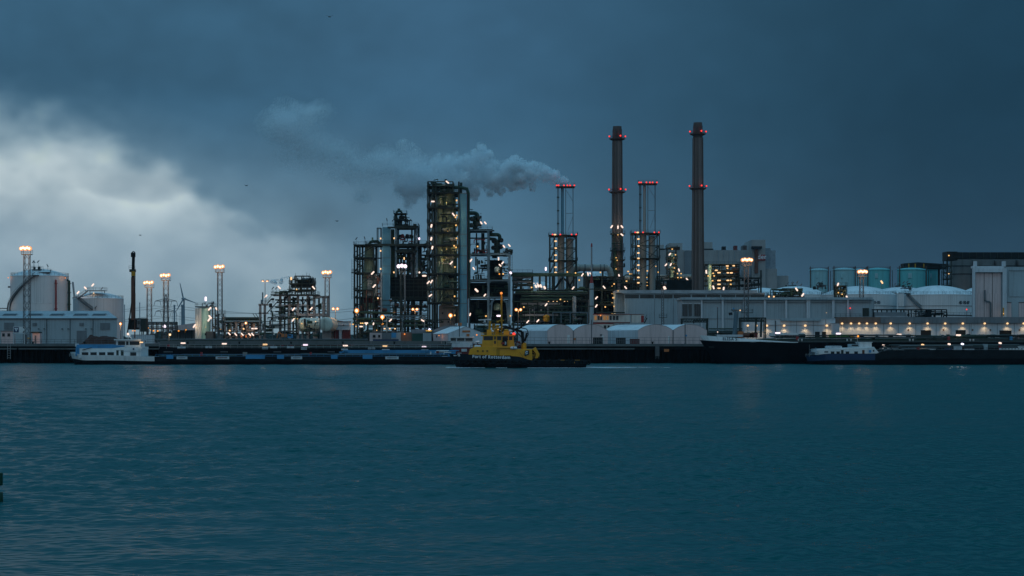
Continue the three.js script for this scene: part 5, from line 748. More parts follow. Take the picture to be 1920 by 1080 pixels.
{
  const d = 600, t = new Thing('hall', 'pale hall of big recessed wall bays with three tall dark windows', 'industrial hall', 1460, d), y1 = base(d), z = 0;
  t.box('wall', 'cladding', 1279, 559, 1635, y1, -9, 17); t.box('parapet', 'cladding', 1276.5, 557.6, 1635.5, 562, -8.4, 18.4); t.box('wall', 'cladding', 1634.2, 561, 1640, y1, -9, 16.6);
  const bays = [[1317, 1353], [1357, 1393], [1398, 1432], [1436.5, 1472], [1476, 1512], [1519, 1560], [1565, 1588], [1591, 1632]]; let x = 1314;
  for (const [a, b] of bays) { t.box('pier', 'cladding_white', x, 562, a, y1, -0.18, 1); t.box('bay_head', 'cladding_grey', a, 566.6, b, 567.4, -0.3, 0.5); t.box('bay_joint', 'cladding_grey', a, 597.2, b, 597.7, -0.42, 0.2); x = b; }
  for (const [a, b] of [[1279.5, 1289], [1291.5, 1297], [1302, 1313]]) { t.box('tall_window', 'glass_dark', a, 570, b, 592.5, 0, 0.25); t.box('window_frame', 'cladding_white', a - 0.6, 568.8, b + 0.6, 570, 0, 0.4); for (let k = 1; k < 3; k++) t.box('mullion', 'steel_grey', a + (b - a) * k / 3, 570, a + (b - a) * k / 3 + 0.4, 592.5, 0.14, 0.06); }
  t.box('grey_door', 'steel_dark', 1618, 577.5, 1629.5, 593, -0.38, 0.35); t.box('balcony', 'steel_dark', 1564, 594.5, 1612, 597, 1.2, 2); t.deckRail('steel_dark', 1564, 1612, 594.5, 2.2, 0.2); for (const [y, r] of [[616.5, 0.22], [621, 0.22]]) t.pipe('pipe', 'steel_green', [[1328, y, 1.2], [1392, y, 1.2]], r); t.box('base_wall', 'steel_dark', 1328, 623, 1395, y1, 0.5, 0.6); t.lamp(1549.3, 586.5, 0.4, 'warm', { r: 0.1 });
}
for (const [px, y0, d, lab] of [[1242.5, 541, 610, 'slim dark lattice mast in front of the hall with the window band'], [1399, 560, 595, 'dark lattice mast in front of the bay hall, under the lamp row']]) { const t = new Thing('lattice_mast', lab, 'lattice mast', px, d); lattice(t, px, y0, base(d), px < 1300 ? 0.7 : 1.2, px < 1300 ? 0.9 : 1.5, { mat: 'steel_grey', leg: 0.15 }); if (px > 1300) { t.box('platform', 'steel_dark', 1391, 586, 1411, 587, 0, 3); t.deckRail('steel_dark', 1391, 1411, 586, 1.5, -1.5); } else { t.lamp(1245, 540, 0.4, 'white_pink', { len: 0.7, r: 0.3, tilt: 0.4, cd: 26 }); t.box('platform', 'steel_dark', 1236, 595, 1250, 595.8, 0, 2); t.deckRail('steel_dark', 1236, 1250, 595, 1, -1); } }
{
  const d = 570, t = new Thing('cabin_stack', 'cream site cabins with red edges stacked by the arched sheds, windows lit', 'site cabin', 1160, d), y1 = base(d), fl = (x0, x1, y0, yb, z) => { t.box('wall', 'cream_paint', x0, y0, x1, yb, z - 1.5, 3); t.box('red_edge', 'red_paint', x0 - 0.4, y0 - 1, x1 + 0.4, y0 + 0.4, z - 1.5, 3.2); t.box('red_edge', 'dark_red', x0 - 0.4, yb - 0.4, x1 + 0.4, yb + 1.6, z - 1.5, 3.2); };
  fl(1113, 1181, 589.5, 604.5, 0); t.box('wall', 'cream_paint', 1184, 589.5, 1207, 605, -1.5, 3); t.box('red_edge', 'dark_red', 1182, 588.8, 1208, 589.8, -1.5, 3.2); t.box('red_door', 'red_paint', 1202, 591.5, 1207.3, 604.5, 0.04, 0.12);
  for (const [a, b, lit] of [[1114.5, 1119, 1], [1120.5, 1124.5, 0], [1125.5, 1129, 0], [1131, 1136, 1], [1137.5, 1141, 1], [1143, 1147, 0], [1149, 1153.5, 0], [1155, 1159.5, 0]]) t.box('window', lit ? 'window_glow' : 'glass_dark', a, 592, b, 600, 0.03, 0.1); fl(1113, 1150, 607, y1, 0); for (const [a, b] of [[1132, 1137], [1139, 1143]]) t.box('window', 'glass_dark', a, 610, b, 616, 0.03, 0.1); t.box('roof_rail', 'steel_dark', 1118, 585, 1171, 587.5, 1, 1); t.lamp(1126, 591.5, 0.5, 'sodium', { r: 0.2, cd: 4 }); t.stair('steel_dark', t.P(1208, 606, 0), t.P(1213, 596, 0));
}
{
  // the sheds stand turned, so that their long white sides show as well
  const mk = (x0, x1, x2, x3, lab, o) => {
    const t = new Thing('arched_shed', lab, 'shed', (x0 + x3) / 2, 492, { group: 'white arched sheds on the quay' }), h = t.Y(608), hs = t.Y(o.sp ?? 620);
    for (const [a, b] of [[x1, x2], [x2, x3]]) {
      const w = (b - a) * t.s, cx = t.X((a + b) / 2), rise = h - hs, R = (w * w / 4 + rise * rise) / (2 * rise), half = Math.asin(Math.min(1, w / 2 / R)), pts = []; for (let i = 0; i <= 22; i++) { const q = mix(-half, half, i / 22); pts.push([R * Math.sin(q), h - R + R * Math.cos(q)]); }
      const sh = new THREE.Shape(); sh.moveTo(-w / 2 + 0.05, 0.02); for (const [x, y] of pts) sh.lineTo(x * 0.992, y - 0.08); sh.lineTo(w / 2 - 0.05, 0.02); t.at('gable_wall', new THREE.ExtrudeGeometry(sh, { depth: 0.25, bevelEnabled: false }), 'pink_tint_sheet', cx, 0, -0.25);  // gable of a white shed, pink lamp light painted into its sheet
      // roof and side run back and to the left: a sheared barrel, built as strips
      const back = V((a === x1 ? -(x1 - x0) : -(x1 - x0) * 0.72) * t.s, 0, -17), P = [], U = [], I = []; const ring = [[-w / 2, 0], ...pts, [w / 2, 0]];
      ring.forEach(([x, y], i) => { P.push(cx + x, y, 0.05, cx + x + back.x, y, back.z); U.push(0, i * 0.8, 18, i * 0.8); if (i) { const k = i * 2; I.push(k - 2, k, k - 1, k, k + 1, k - 1); } });
      const mkStrip = (from, to) => { const g = new THREE.BufferGeometry(); g.setAttribute('position', new THREE.Float32BufferAttribute(P, 3)); g.setAttribute('uv', new THREE.Float32BufferAttribute(U, 2)); g.setIndex(I.slice(from * 6, to * 6)); g.computeVertexNormals(); return g; };
      t.add('arched_roof', mkStrip(1, ring.length - 2), 'membrane'); t.add('side_wall', mkStrip(0, 1), 'cladding_white'); t.add('side_wall', mkStrip(ring.length - 2, ring.length - 1), 'cladding_white');
    }
    t.box('gutter_post', 'steel_grey', x2 - 0.6, o.sp ?? 620, x2 + 0.6, base(492), 0.15, 0.3);
    for (const [a, b, y, m] of o.bits) t.box(m === 'white_paint' ? 'door' : 'wall_box', m, a, y, b, m === 'white_paint' ? base(492) - 1 : y + 3.4, 0.1, 0.14); return t;
  };
  mk(972, 1026, 1075, 1140, 'first double arched white shed, nearer the tug', { sp: 620, bits: [[1063.5, 1068.5, 628, 'white_paint'], [1125, 1129, 626.5, 'steel_grey'], [1127.5, 1132, 629, 'white_paint'], [1075, 1080, 634, 'orange_paint']] });
  mk(1139, 1196, 1262, 1325.5, 'second double arched white shed, beside the black ship bow', { sp: 619, bits: [[1252.5, 1256, 630, 'white_paint'], [1284.5, 1288, 627.5, 'blue_tarp']] });
}
{
  const d = 505, t = new Thing('gabled_shed', 'low white gabled shed with two orange signs behind the tug', 'shed', 858, d), zb = -15, x0 = 840, x1 = 908, xr = 873, ye = 625, yr = 612;
  const pr = (name, material, a, b) => { const g = new THREE.BufferGeometry(), p = []; const sh = (x, y, z) => V(t.X(x) + (z < -1 ? -32 * t.s : 0), t.Y(y), z), A = sh(...a, 0.1), B = sh(...b, 0.1), C = sh(...a, zb), D = sh(...b, zb); for (const q of [A, B, C, B, D, C]) p.push(q.x, q.y, q.z); g.setAttribute('position', new THREE.Float32BufferAttribute(p, 3)); g.setAttribute('uv', new THREE.Float32BufferAttribute([0, 0, 6, 0, 0, 15, 6, 0, 6, 15, 0, 15], 2)); g.computeVertexNormals(); return t.add(name, g, material); };
  pr('roof', 'membrane', [x0 - 1, ye + 0.3], [xr, yr - 0.3]); pr('roof', 'membrane', [xr, yr - 0.3], [x1 + 1, ye + 0.3]); pr('side_wall', 'pink_tint_sheet', [x0, base(d)], [x0, ye]); pr('side_wall', 'pink_tint_sheet', [x1, ye], [x1, base(d)]);
  const sh = new THREE.Shape(); sh.moveTo(t.X(x0), 0.02); sh.lineTo(t.X(x0), t.Y(ye)); sh.lineTo(t.X(xr), t.Y(yr)); sh.lineTo(t.X(x1), t.Y(ye)); sh.lineTo(t.X(x1), 0.02); t.add('gable_wall', new THREE.ExtrudeGeometry(sh, { depth: 0.2, bevelEnabled: false }), 'cladding_white').position.z = -0.2;
  t.box('orange_sign', 'orange_paint', 867, 619.5, 881.5, 623, 0.1, 0.1); t.box('orange_sign', 'orange_paint', 874.7, 626, 880.3, 631, 0.1, 0.1); t.box('window', 'glass_dark', 815, 628, 817, 633, -9, 0.2); t.box('chimney_sign', 'orange_paint', 858, 605, 865, 610.5, -4, 0.3); t.bar('sign_post', 'steel_dark', [861.5, 626, -4], [861.5, 605, -4], 0.12); t.lamp(821.5, 629, -6, 'sodium', { r: 0.16, cd: 5 });
  const u = new Thing('tent_shed', 'grey green rounded shed roof behind the white gabled shed', 'shed', 850, 560), sp = new THREE.Shape(); sp.absellipse(0, 0, 8.6, 5.1, 0, Math.PI); u.add('arched_roof', new THREE.ExtrudeGeometry(sp, { depth: 20, bevelEnabled: false, curveSegments: 24 }).translate(0, 0.6, -20), 'cladding_grey');
  const w = new Thing('tent_shed', 'small grey green tent roof above the dark green container', 'shed', 787, 560), sq = new THREE.Shape(); sq.moveTo(-4.4, 0); sq.lineTo(-2.6, 4.4); sq.lineTo(3.6, 4.4); sq.lineTo(4.6, 0); w.add('arched_roof', new THREE.ExtrudeGeometry(sq, { depth: 10, bevelEnabled: false }).translate(0, 0, -10), 'cladding_grey'); w.box('canopy', 'yellow_dark', 799, 619, 810, 621.5, 1, 3); w.lamp(805.8, 617.8, 2, 'blue_white', { r: 0.34, cd: 60 });
}
for (const [x0, x1, y0, y1, m, lab] of [[693, 716, 623.5, 635, 'pink_tint_sheet', 'pale pink shipping container with dark openings at the left of the container row'], [716.5, 733, 624, 635, 'cladding_grey', 'grey shipping container beside the pale pink one'], [733.5, 751.5, 623.5, 635, 'cladding', 'pale container with a bright blue panel'], [752, 771.5, 623.5, 636, 'cladding_brown', 'brownish grey container with an orange lamp'], [772.5, 792.5, 625, 636, 'green_tarp', 'dark green tarpaulined container'], [793, 808.5, 623.8, 636, 'cladding', 'pale grey container at the right of the container row'], [700, 748, 636, 640, 'blue_hull', 'low long blue container under the pale ones']]) {
  const t = new Thing('shipping_container', lab, 'container', (x0 + x1) / 2, 495, { group: 'containers in a row on the quay' }); t.box('body', m, x0, y0, x1, y1 < 640 ? base(495) : y1 + 3, y1 > 639 ? 1.4 : -1.3, y1 > 639 ? 1.2 : 2.4); t.box('top_rail', 'steel_grey', x0, y0 - 0.4, x1, y0 + 0.4, y1 > 639 ? 1.4 : -1.3, y1 > 639 ? 1.25 : 2.5); for (let x = x0 + 1; x < x1 - 1; x += 2.6) t.box('rib', m, x, y0 + 0.8, x + 1, y1 - 0.4, y1 > 639 ? 2.02 : -0.06, 0.1);
  if (x0 === 693) for (const [a, b] of [[699, 704], [709, 713]]) t.box('opening', 'steel_black', a, 628, b, 633, 0.02, 0.1); if (x0 === 733.5) t.box('blue_panel', 'blue_tarp', 734, 624, 743, 633, 0.03, 0.1); if (x0 === 752) t.lamp(758.8, 626.5, 0.4, 'sodium', { r: 0.2, cd: 6 });
}
{
  const d = 540, t = new Thing('warehouse', 'long low quay warehouse with a row of wall lamps and dark dock doors', 'warehouse', 1760, d), y1 = base(d) + 0.2, zz = 0;
  t.box('wall', 'cream_paint', 1573.5, 605.5, 1985, y1, -12, 24).material = M.cladding_white; t.box('roof_band', 'cladding_brown', 1573, 594.5, 1650.5, 605.6, -2.8, 6.6); t.box('roof_band', 'cladding_grey', 1650.6, 594.5, 1985, 605.6, -11.8, 24.6); t.box('band_trim', 'steel_grey', 1573, 605.7, 1985, 606.3, -11.7, 24.7);
  for (const x of [1577, 1656.5, 1684, 1716.8, 1755, 1782.8, 1817, 1820.5, 1848.3, 1869.5, 1901.5, 1934, 1962]) t.box('panel_joint', 'steel_grey', x, 606.5, x + 0.55, y1, 0.02, 0.1);
  for (const [a, b, y] of [[1642, 1645.5, 627.5], [1665.5, 1674.5, 627.5], [1698.5, 1707.5, 627.5], [1726.5, 1745.5, 619.5], [1774.5, 1780.5, 627.5], [1792, 1810.5, 619.5], [1836, 1844, 627.5], [1857, 1865.5, 627.5], [1874, 1896.5, 620], [1907, 1930, 627.5]]) { t.box('dock_door', 'steel_black', a, y, b, y1 - 0.5, -0.02, 0.12); t.box('door_frame', 'steel_grey', a - 0.5, y - 0.7, b + 0.5, y, 0.06, 0.2); }
  for (const x of [1703, 1769, 1823.5, 1857, 1911.5]) t.box('wall_vent', 'cladding_brown', x - 1.4, 617, x + 1.4, 620.5, 0.04, 0.12);
  for (const x of [1578, 1594.8, 1610, 1624.5, 1641, 1669, 1704.5, 1738, 1771, 1804, 1845, 1887.5, 1918, 1950]) { t.box('lamp_arm', 'steel_dark', x - 0.3, 605.2, x + 0.3, 606, 0.5, 0.8); t.at('wall_lamp', new THREE.SphereGeometry(0.36, 10, 8), 'warm', t.X(x), t.Y(606.6), 0.85).scale.y = 0.8; const l = new THREE.SpotLight(new THREE.Color(1, 0.66, 0.34), 15, 0, 1.0, 0.8); l.position.copy(t.g.localToWorld(V(t.X(x), t.Y(606.6) - 0.5, 1.1))); l.target.position.copy(l.position).add(V(0.15, -3, -0.75)); l.castShadow = true; l.shadow.radius = 8; l.name = 'wall_lamp_light'; scene.add(l, l.target); }
}
{
  const d = 555, t = new Thing('warehouse', 'white low shed with six wall lamps behind the black ship deck', 'warehouse', 1500, d), y1 = base(d);
  t.box('wall', 'cladding_white', 1428, 598, 1572.5, y1, -5, 10); t.box('parapet', 'cladding', 1428, 596.8, 1572.5, 598.4, -5, 10.3); t.box('loading_dock', 'cladding', 1464, 597.2, 1538, 601.5, 0.4, 0.8); for (const x of [1453, 1493, 1525, 1548]) t.box('panel_joint', 'steel_grey', x, 599, x + 0.5, y1, 0.02, 0.1); t.box('lamp_rail', 'steel_grey', 1430, 609.3, 1572, 609.9, 0.1, 0.15); for (const [a, b] of [[1528, 1537], [1541, 1549]]) t.box('dock_door', 'steel_black', a, 622, b, y1, 0, 0.12);
  for (const x of [1401.5, 1417.5, 1437, 1469.5, 1509, 1549.5]) { if (x > 1425) t.box('lamp_arm', 'steel_dark', x - 0.3, 609.2, x + 0.3, 610, 0.5, 0.8); else t.box('lamp_post', 'steel_dark', x - 0.3, 610, x + 0.3, y1, 0.4, 0.2); t.at('wall_lamp', new THREE.SphereGeometry(x > 1425 ? 0.4 : 0.36, 10, 8), 'warm', t.X(x), t.Y(610.6), 0.85).scale.y = 0.85; const l = new THREE.SpotLight(new THREE.Color(1, 0.66, 0.34), 16, 0, 1.0, 0.8); l.position.copy(t.g.localToWorld(V(t.X(x), t.Y(610.6) - 0.5, 1.1))); l.target.position.copy(l.position).add(V(0.3, -3, -0.75)); l.castShadow = true; l.shadow.radius = 8; l.name = 'wall_lamp_light'; scene.add(l, l.target); }
  t.box('quay_wall_panel', 'cladding_white', 1396, 604, 1428, y1, -3, 4);
}
{
  const d = 600, t = new Thing('roof_frame', 'dark open steel frame and pale plant deck on top of the lamp lit warehouse', 'roof frame', 1705, d, { y: 5 });
  t.frame([1636, 1652, 1670, 1688, 1702, 1716, 1735, 1752, 1773.5], [580.5], 1, -6, { w: 0.35, bottom: 597, rails: false, noDeck: [0], col: 'steel_black' }); t.box('plant_deck', 'cladding_grey', 1638, 585.5, 1698, 592.5, -1, 5); t.box('plant_deck', 'roof_sheet', 1638, 592.6, 1700, 595, 0, 5); t.clutter(1700, 583, 1774, 596, 40, 81, { zf: 1, zb: -5, mats: ['steel_dark', 'steel_black', 'steel_grey'] }); t.box('dark_box', 'steel_black', 1737, 581, 1745, 594, 0, 3); t.pipe('pipe', 'steel_grey', [[1774, 591, 0], [1826, 592, 0]], 0.25); t.deckRail('steel_dark', 1776, 1830, 592, 0.6, -0.6);
  for (const [x, y] of [[1593, 578], [1811, 580.3]]) { t.bar('lamp_pole', 'steel_grey', [x, 598, 1], [x, y, 1], 0.1); t.lamp(x, y, 1, 'red', { r: 0.24, cd: 3, name: 'warning_lamp' }); } t.box('deck_base', 'steel_dark', 1636, 595.2, 1776, 597.4, -2, 7);
}
const tankDefs = [[1610, 70, 554, 537, 690, 'domed white tank in front, marked TB-06, behind the bay hall'], [1757, 71, 554.5, 536, 670, 'domed white tank marked 40 FB-07 beside the tall grey hall'], [1490, 62, 554, 537, 820, 'white tank dome partly hidden, left of the other domes'], [1690, 60, 552, 538.5, 860, 'white tank dome between the two marked tanks'], [1430, 40, 553, 540, 860, 'white tank dome at the far left of the dome row'], [1840, 40, 552, 538, 860, 'white tank dome just left of the tall grey hall']];
for (const [px, r, yw, yd, d, lab] of tankDefs) {
  const t = new Thing('storage_tank', lab, 'storage tank', px, d, { group: 'domed white tanks by the warehouses' }), R = r * t.s, h = tankShell(t, px, R, yw, (yw - yd) * t.s * 0.98);
  if (d < 700) {
    const word = px < 1700 ? 'TB-06' : '40 FB-07', at = px < 1700 ? 0.3 : 0.55, size = 5.4 * t.s;
    let k = 0; const gs = []; for (const c of word) { const a = at + (k - word.length / 2) * 0.045; k++; if (c === ' ') continue; const g = textGeo(c, size, 0.05); g.rotateY(a); g.translate((R + 0.14) * Math.sin(a), t.Y(571), (R + 0.14) * Math.cos(a)); gs.push(g); } t.add('lettering', gs, 'lettering_dark');
    t.add('wall_band', latheGeo([[R, t.Y(575)], [R + 0.12, t.Y(575)], [R + 0.12, t.Y(574.2)], [R, t.Y(574.2)]], 48), 'steel_grey'); if (px > 1700) { spiral(t, px, R, -1.05, -0.62, h, t.Y(580), 'steel_grey'); t.box('landing', 'steel_dark', 1688, 551, 1698, 553, R * 0.5, 2); t.deckRail('steel_dark', 1688, 1698, 551, R * 0.5 + 1, R * 0.5 - 1); t.box('white_panel', 'white_paint', 1676, 552, 1686, 575, R * 0.52, 1); }
  }
  if ([1490, 1690, 1610, 1757].includes(px)) { const x = px === 1757 ? 1695 : px === 1610 ? 1535 : px - 10; t.clutter(x - 8, yd - 5, x + 12, yd + 6, 16, px, { zf: 3, zb: 0, mats: ['steel_dark', 'steel_grey'] }); for (const q of [-4, 3, 10]) unlitTube(t, x + q, yd - 10 + Math.abs(q), 3, -0.8); }
}
{
  const d = 640, t = new Thing('process_tower', 'small green plant tower with lamps rising between the white tank domes', 'process tower', 1574, d);
  t.frame([1566, 1574, 1585], [537, 545, 552], 1.5, -2, { w: 0.3, bottom: 562 }); t.clutter(1564, 533, 1587, 558, 40, 83, { zf: 1.5, zb: -2, mats: ['steel_dark', 'steel_green', 'insulation'] }); t.lamp(1569.3, 533.5, 2, 'white_pink', { len: 0.7, r: 0.34, tilt: -0.4, cd: 44 }); t.lamp(1585, 557.5, 3, 'white_pink', { len: 0.6, r: 0.34, tilt: 0.5, cd: 36 }); for (const [x, y] of [[1570, 549], [1577, 552]]) t.lamp(x, y, 2, 'yellow', { r: 0.24, cd: 24 });
  const u = new Thing('process_unit', 'low dark pipework with white lit tubes in front of the left tank domes', 'process plant', 1470, 640); u.clutter(1440, 540, 1504, 560, 90, 84, { zf: 2, zb: -3, mats: ['steel_dark', 'steel_green', 'steel_black'] }); u.box('pipe_floor', 'steel_black', 1436, 556, 1506, 560, 0, 6); for (const x of [1440, 1460, 1480, 1500]) u.bar('column', 'steel_dark', [x, base(640), 0], [x, 550, 0], 0.4); for (const [x, y] of [[1486, 528], [1494, 526], [1501, 531]]) unlitTube(u, x, y + 3, 1, -0.8);
  for (const [x, y, k, q] of [[1490.8, 543, 0.6, 1], [1502.3, 553.3, -0.6, 1], [1439.3, 557.3, 0, 0], [1448.3, 557.3, 0, 0]]) u.lamp(x, y, 3.4, q ? 'white_pink' : 'warm', { len: q ? 0.9 : 0.3, r: 0.34, tilt: k, cd: 36 }); const v = new Thing('street_lamp', 'lamp with an angled tube before the turquoise tanks, right of the floodlight mast', 'street lamp', 1653, 800); v.bar('pole', 'steel_grey', [1653, base(800), 0], [1653, 530, 0], 0.14); v.lamp(1653, 529, 0.5, 'warm', { len: 1, r: 0.42, tilt: 0.6, cd: 60, name: 'lamp_tube' });
}
for (const [px, r, y0, m, d, lab] of [[1535, 17, 508, 'turquoise_pale', 1000, 'weathered pale turquoise silo at the left end of the row'], [1582, 20.5, 507, 'turquoise_pale', 1000, 'weathered pale turquoise silo, second in the row'], [1646, 21.5, 507, 'turquoise', 1000, 'turquoise silo right of the floodlight mast'], [1709, 26, 507, 'turquoise', 1000, 'widest turquoise silo below the dark conveyor gallery'], [1747, 13, 507, 'turquoise', 1020, 'deep turquoise narrow silo next to the dark lift tower'], [1612, 12, 508, 'turquoise_pale', 1040, 'pale turquoise silo behind the floodlight mast']]) {
  const t = new Thing('silo', lab, 'silo', px, d, { group: 'turquoise silos' }), R = r * t.s, h = t.Y(y0); t.add('silo_shell', latheGeo([[R, 0], [R, h], [R + 0.3, h], [R + 0.3, h + 0.6], [R * 0.6, h + 1.2], [0.1, h + 1.6]], 32), m); const ring = []; for (let i = 0; i <= 24; i++) ring.push(V(R * Math.sin(i / 24 * 6.2832), h + 0.5, R * Math.cos(i / 24 * 6.2832))); t.rail('steel_rust', ring, 1.4);
  for (const a of [-1.15, 1.2]) { const p = V((R + 0.4) * Math.sin(a), 0, (R + 0.4) * Math.cos(a)); t.add('rust_pipe', barGeo(p, p.clone().setY(h + 2.4), 0.4), 'steel_rust'); t.add('side_ladder', barGeo(p.clone().add(V(1.2, 0, 0)), p.clone().add(V(1.2, h, 0)), 0.3), 'steel_dark'); } t.box('patch', 'turquoise_pale', px - r * 0.45, 513, px - r * 0.2, 522, R * 0.95, 0.8);
}
{
  const t = new Thing('conveyor_gallery', 'dark sloping roofed conveyor gallery above the turquoise silos', 'conveyor', 1730, 1010), z = 6; const sh = new THREE.Shape(); sh.moveTo(t.X(1688.5), t.Y(506)); sh.lineTo(t.X(1688.5), t.Y(495)); sh.lineTo(t.X(1715), t.Y(492.8)); sh.lineTo(t.X(1772), t.Y(496.5)); sh.lineTo(t.X(1772), t.Y(505.5)); t.add('gallery', new THREE.ExtrudeGeometry(sh, { depth: 8, bevelEnabled: false }), 'steel_black'); for (const x of [1697, 1709, 1725]) t.box('painted_lit_slot', 'yellow_dark', x, 495.5, x + 2, 503, 8.1, 0.2); for (const x of [1700, 1730, 1758]) t.bar('leg', 'steel_dark', [x, base(1010), 3], [x, 505, 3], 1);  // gallery slots painted yellow to look lit, they give no light
  const u = new Thing('conveyor_tower', 'dark conveyor tower and lattice stair carrying the topmost gallery', 'conveyor', 1840, 960); u.box('tower_head', 'steel_black', 1771, 472.5, 1791, 489, 0, 10); u.frame([1772, 1780], [500, 512, 524, 536], 4, -4, { w: 0.5, top: 488, braces: [[0, 512, 1, 500], [1, 524, 0, 512]] }); u.box('gallery', 'steel_black', 1791, 473.8, 1985, 485.5, 0, 10); for (let x = 1800; x < 1985; x += 13) u.box('gallery_rib', 'steel_dark', x, 474, x + 1, 485.5, 5.1, 0.3); u.lamp(1774.5, 480, 5.4, 'yellow', { r: 0.4, cd: 10 }); u.lamp(1774.5, 514, 5.4, 'warm', { r: 0.3, cd: 10 });
  for (const [a, b, lab] of [[1780, 1822, 'dark concrete grain silo directly below the top gallery'], [1823, 1863, 'dark concrete grain silo behind the tall grey hall'], [1864, 1904, 'dark concrete grain silo at the edge of the row'], [1905, 1960, 'dark concrete grain silo cut by the picture edge']]) { const v = new Thing('grain_silo', lab, 'silo', (a + b) / 2, 980, { group: 'dark concrete grain silos' }), R = (b - a) / 2 * v.s; v.add('silo_shell', latheGeo([[R, 0], [R, v.Y(487)], [R * 0.98, v.Y(486)], [0.1, v.Y(485)]], 32), 'concrete'); for (const y of [500, 515]) v.add('band', latheGeo([[R, v.Y(y)], [R + 0.2, v.Y(y)], [R + 0.2, v.Y(y) + 0.4], [R, v.Y(y) + 0.4]], 32), 'steel_black'); }
}
{
  const d = 570, t = new Thing('hall', 'tall grey hall with a huge double sliding door at the picture edge', 'industrial hall', 1890, d), y1 = base(d);
  { const fp = new THREE.Shape(), a = t.X(1824), b = t.X(1985); fp.moveTo(a, 1); fp.lineTo(b, 1); fp.lineTo(b, 23); fp.lineTo(a + 6, 23); t.add('wall', new THREE.ExtrudeGeometry(fp, { depth: t.Y(500), bevelEnabled: false }).rotateX(-Math.PI / 2), 'cladding'); } t.box('roof_edge', 'cladding_white', 1823, 498.8, 1883, 503, -0.9, 2); for (const x of [1827, 1881]) t.box('roof_post', 'cladding_white', x, 489.5, x + 6, 499.5, -1.2, 1.2); t.box('door_surround', 'cladding_white', 1823.5, 503, 1828, y1, 0, 0.8); t.box('door_surround', 'cladding_white', 1879.5, 503, 1887, y1, 0, 0.8); t.box('door_surround', 'cladding_white', 1828, 503, 1879.5, 510.5, 0, 0.8);
  for (const [a, b] of [[1830, 1846], [1846.6, 1861.5], [1862, 1878]]) t.box('door_leaf', 'cladding', a, 511.2, b, y1, -0.9, 0.3).material = M.pink_tint_sheet; for (const x of [1846, 1861.5]) t.box('door_joint', 'steel_dark', x, 511, x + 0.7, y1, -0.72, 0.1); t.box('door_track', 'steel_dark', 1828, 510.5, 1880, 511.6, -0.5, 0.4); t.pipe('drain_pipe', 'steel_grey', [[1846, 544, 0.2], [1846, 565, 0.2], [1857, 566, 0.2], [1857, 596, 0.2]], 0.3); t.box('joint', 'steel_dark', 1828.5, 511, 1829.4, y1, -0.6, 0.2);
  t.box('recess', 'cladding', 1893, 508, 1985, 556, -0.94, 0.3); t.box('recess_head', 'steel_grey', 1893, 507, 1985, 508, -0.86, 0.4); for (const [a, b] of [[1884, 1897.5], [1912, 1934]]) { t.box('low_door', 'pink_tint_sheet', a, 567.5, b, y1, -0.9, 0.3); t.box('low_door_head', 'steel_dark', a - 0.6, 566.4, b, 567.4, -0.8, 0.4); } t.lamp(1880.5, 588, 0.6, 'yellow', { r: 0.16, cd: 6 }); t.box('painted_lit_post', 'yellow_dark', 1879.5, 577, 1881.5, 592, 0.5, 0.3);  // yellow lamp light on the post is painted as its colour
}
floodMast(1615.5, 510, 620, 'sodium_white', 'floodlight mast in front of the turquoise silos, lamps lit white', { w: 1.2, pw: 3, cd: 380, n: 5, mat: 'steel_grey' });
// ---------------------------------------------------------------- things along the quay edge
{
  const t = new Thing('low_wall', 'long low pale barrier wall along the quay behind the two left barges', 'barrier wall', 590, 478, { kind: 'thing' }); for (let x = 300; x < 860; x += 33) t.box('wall_block', 'quay_concrete', x, 639.4, x + 32.4, base(478), 0, 0.5);
  const u = new Thing('pipe_track', 'low pipe track on short posts behind the barrier wall', 'pipe track', 590, 505, { kind: 'thing' }); for (const [y, r, m] of [[636.4, 0.18, 'steel_grey'], [637.8, 0.16, 'steel_green'], [638.6, 0.14, 'steel_grey']]) u.pipe('pipe', m, [[290, y, 0], [690, y, 0]], r); for (let x = 295; x < 690; x += 26) u.box('pipe_post', 'steel_grey', x, 636, x + 1.6, base(505), 0, 0.5);
  const v = new Thing('railing', 'long quay railing in front of the arched sheds', 'railing', 1140, 464); v.rail('steel_grey', [v.P(950, base(464), 0), v.P(1312, base(464), 0)], 1.7, null, 'handrail'); for (const x of [945, 1080, 1255]) v.box('railing_gate_post', 'galvanised', x, 631, x + 1, base(464), 0, 0.14);
  const w = new Thing('railing', 'long deck level railing in front of the lamp lit warehouse', 'railing', 1720, 470); w.rail('steel_grey', [w.P(1500, base(470), 0), w.P(1985, base(470), 0)], 1.5, null, 'handrail');
  const y = new Thing('railing', 'quay railing near the soil heap, behind the blue tarpaulin barge', 'railing', 150, 472); y.rail('steel_grey', [y.P(-60, base(472), 0), y.P(290, base(472), 0)], 1.2, null, 'handrail');
}
for (const [px, y0, d, lab] of [[861.3, 600, 500, 'thin pole before the white gabled shed'], [1109.3, 600, 480, 'thin pole between the arches of the first arched shed'], [1284.6, 607, 480, 'thin pole against the right arch of the second shed'], [1345.5, 577, 480, 'thin pole with a tiny red tip before the bay hall'], [1454.5, 602, 500, 'thin pole among the wall lamps of the white shed'], [600, 588, 540, 'double thin pole in front of the round vessel end'], [511, 600, 540, 'thin pole before the small plant, left part'], [534, 615, 500, 'thin short pole before the small plant']]) { const t = new Thing('pole', lab, 'pole', px, d, { group: 'thin poles on the quay' }); t.bar('shaft', 'steel_grey', [px, base(d), 0], [px, y0, 0], 0.13, 8); t.at('cap', new THREE.SphereGeometry(0.14, 8, 6), px === 1345.5 ? 'red_paint' : 'steel_grey', 0, t.Y(y0), 0); t.box('foot_plate', 'steel_grey', px - 2, base(d) - 1.2, px + 2, base(d), 0, 0.4); }
